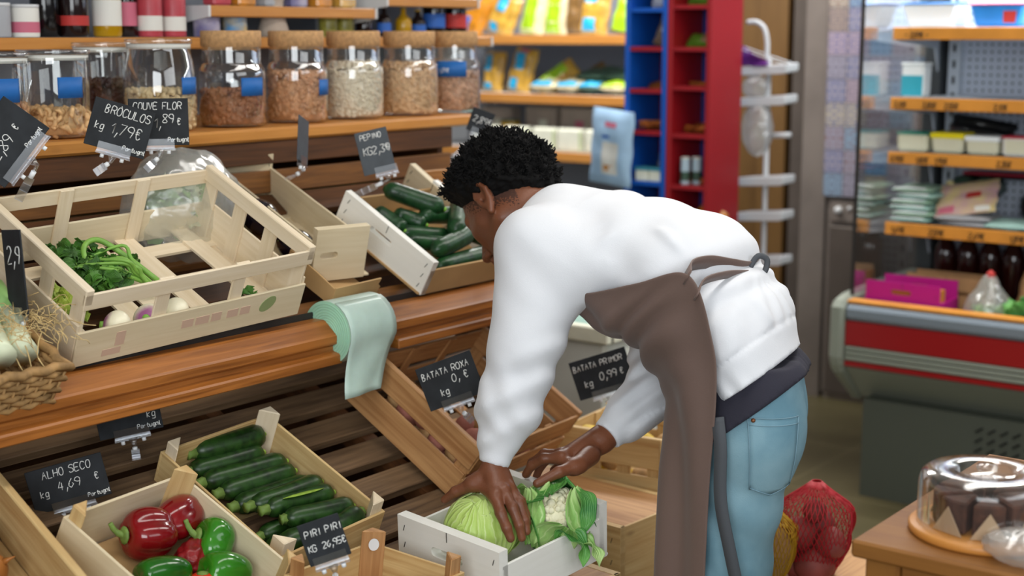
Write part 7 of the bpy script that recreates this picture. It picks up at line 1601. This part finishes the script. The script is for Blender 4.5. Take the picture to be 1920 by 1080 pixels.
def ribbon(pts, w_, upf, name, m, n=6, th=0.003):
    P = catmull(pts, n); b = MB(); A = []; 
    for i, p in enumerate(P):
        d = (P[min(i + 1, len(P) - 1)] - P[max(i - 1, 0)]).normalized(); u_ = Vector(upf); u_ = (u_ - d * u_.dot(d)).normalized()
        A.append([p - u_ * w_ / 2, p + u_ * w_ / 2])
    b.grid(A); return b.build(name, m, man, solid=th)
# waist ties: two bands over the back that meet in a knot, one loose end hanging beside the thigh
k1 = [(-1.357, 2.302, 1.212), (-1.378, 2.345, 1.226), (-1.372, 2.40, 1.228), (-1.360, 2.46, 1.216), (-1.352, YC, 1.204), (-1.375, 2.60, 1.200), (-1.44, 2.69, 1.18), (-1.50, 2.735, 1.14)]
man_obj(ribbon(k1, 0.030, (0.5, 0, 0.85), 'waist_tie', 'apron_brown'))
k2 = [(-1.338, 2.302, 1.178), (-1.348, 2.345, 1.200), (-1.343, 2.42, 1.204), (-1.342, YC - 0.01, 1.194)]
man_obj(ribbon(k2, 0.018, (0.5, 0, 0.85), 'waist_tie', 'apron_brown'))
b = MB(); b.tube(catmull([(-1.350, YC + 0.0, 1.198), (-1.338, YC + 0.015, 1.226), (-1.325, YC + 0.03, 1.218), (-1.328, YC + 0.02, 1.192), (-1.345, YC + 0.0, 1.194)], 6), 0.006, 8); man_obj(b.build('tie_knot', 'tie_grey', man))
k3 = [(-1.298, 2.322, 0.955), (-1.285, 2.312, 0.90), (-1.282, 2.312, 0.80), (-1.262, 2.318, 0.70), (-1.240, 2.325, 0.60), (-1.225, 2.33, 0.50)]
man_obj(ribbon(k3, 0.024, (1, 0.2, 0.1), 'hanging_tie', 'tie_grey'))
# back pocket on the near side of the jeans, raised from the denim surface
def surf(sd, p, d, n=40):
    """walk from p along d to the surface of the field"""
    p = np.array(p, F4); d = np.array(d, F4); d = d / np.linalg.norm(d)
    for _ in range(n): p = p + d * float(sd.ev(p[None])[0]) * 0.7
    return Vector([float(v) for v in p])
PD = Vector((-0.62, 0.78, 0)).normalized()
def pocket_pt(u, v):
    """u 0..1 across, v 0..1 down"""
    z = 0.955 - 0.152 * v - 0.004 * u
    wl = 0.050; c = Vector((-1.183, 2.345, z)) ; ax_ = Vector((0.78, 0.62, 0))
    q = c + ax_ * ((u - 0.5) * 2 * wl * (1 - 0.18 * v)) - PD * 0.08
    if v > 0.999: pass
    return surf(je, q, PD) - PD * 0.0035
PK = [[pocket_pt(u / 10, min(1, v / 12) - (0.10 * abs(u / 10 - 0.5) * 2 if v == 12 else 0)) for u in range(11)] for v in range(13)]
b = MB(); b.grid(PK); pk = man_obj(b.build('back_pocket', 'denim', man, solid=0.003))
b = MB()
ring = [PK[v][0] for v in range(13)] + PK[12][1:] + [PK[v][10] for v in range(11, -1, -1)]
b.tube([p - PD * 0.002 for p in ring], 0.0011, 5); b.tube([p - PD * 0.002 for p in PK[0]], 0.0012, 5); b.tube([p - PD * 0.002 for p in PK[1]], 0.0012, 5)
man_obj(b.build('pocket_seam', 'denim_thread', pk)); pk.children[0].location = (0, 0, 0)
b = MB(); b.ball(PK[0][1] - PD * 0.003 + Vector((0, 0, -0.004)), 0.0045, n=10, m=6); r_ = b.build('rivet', 'copper', pk)
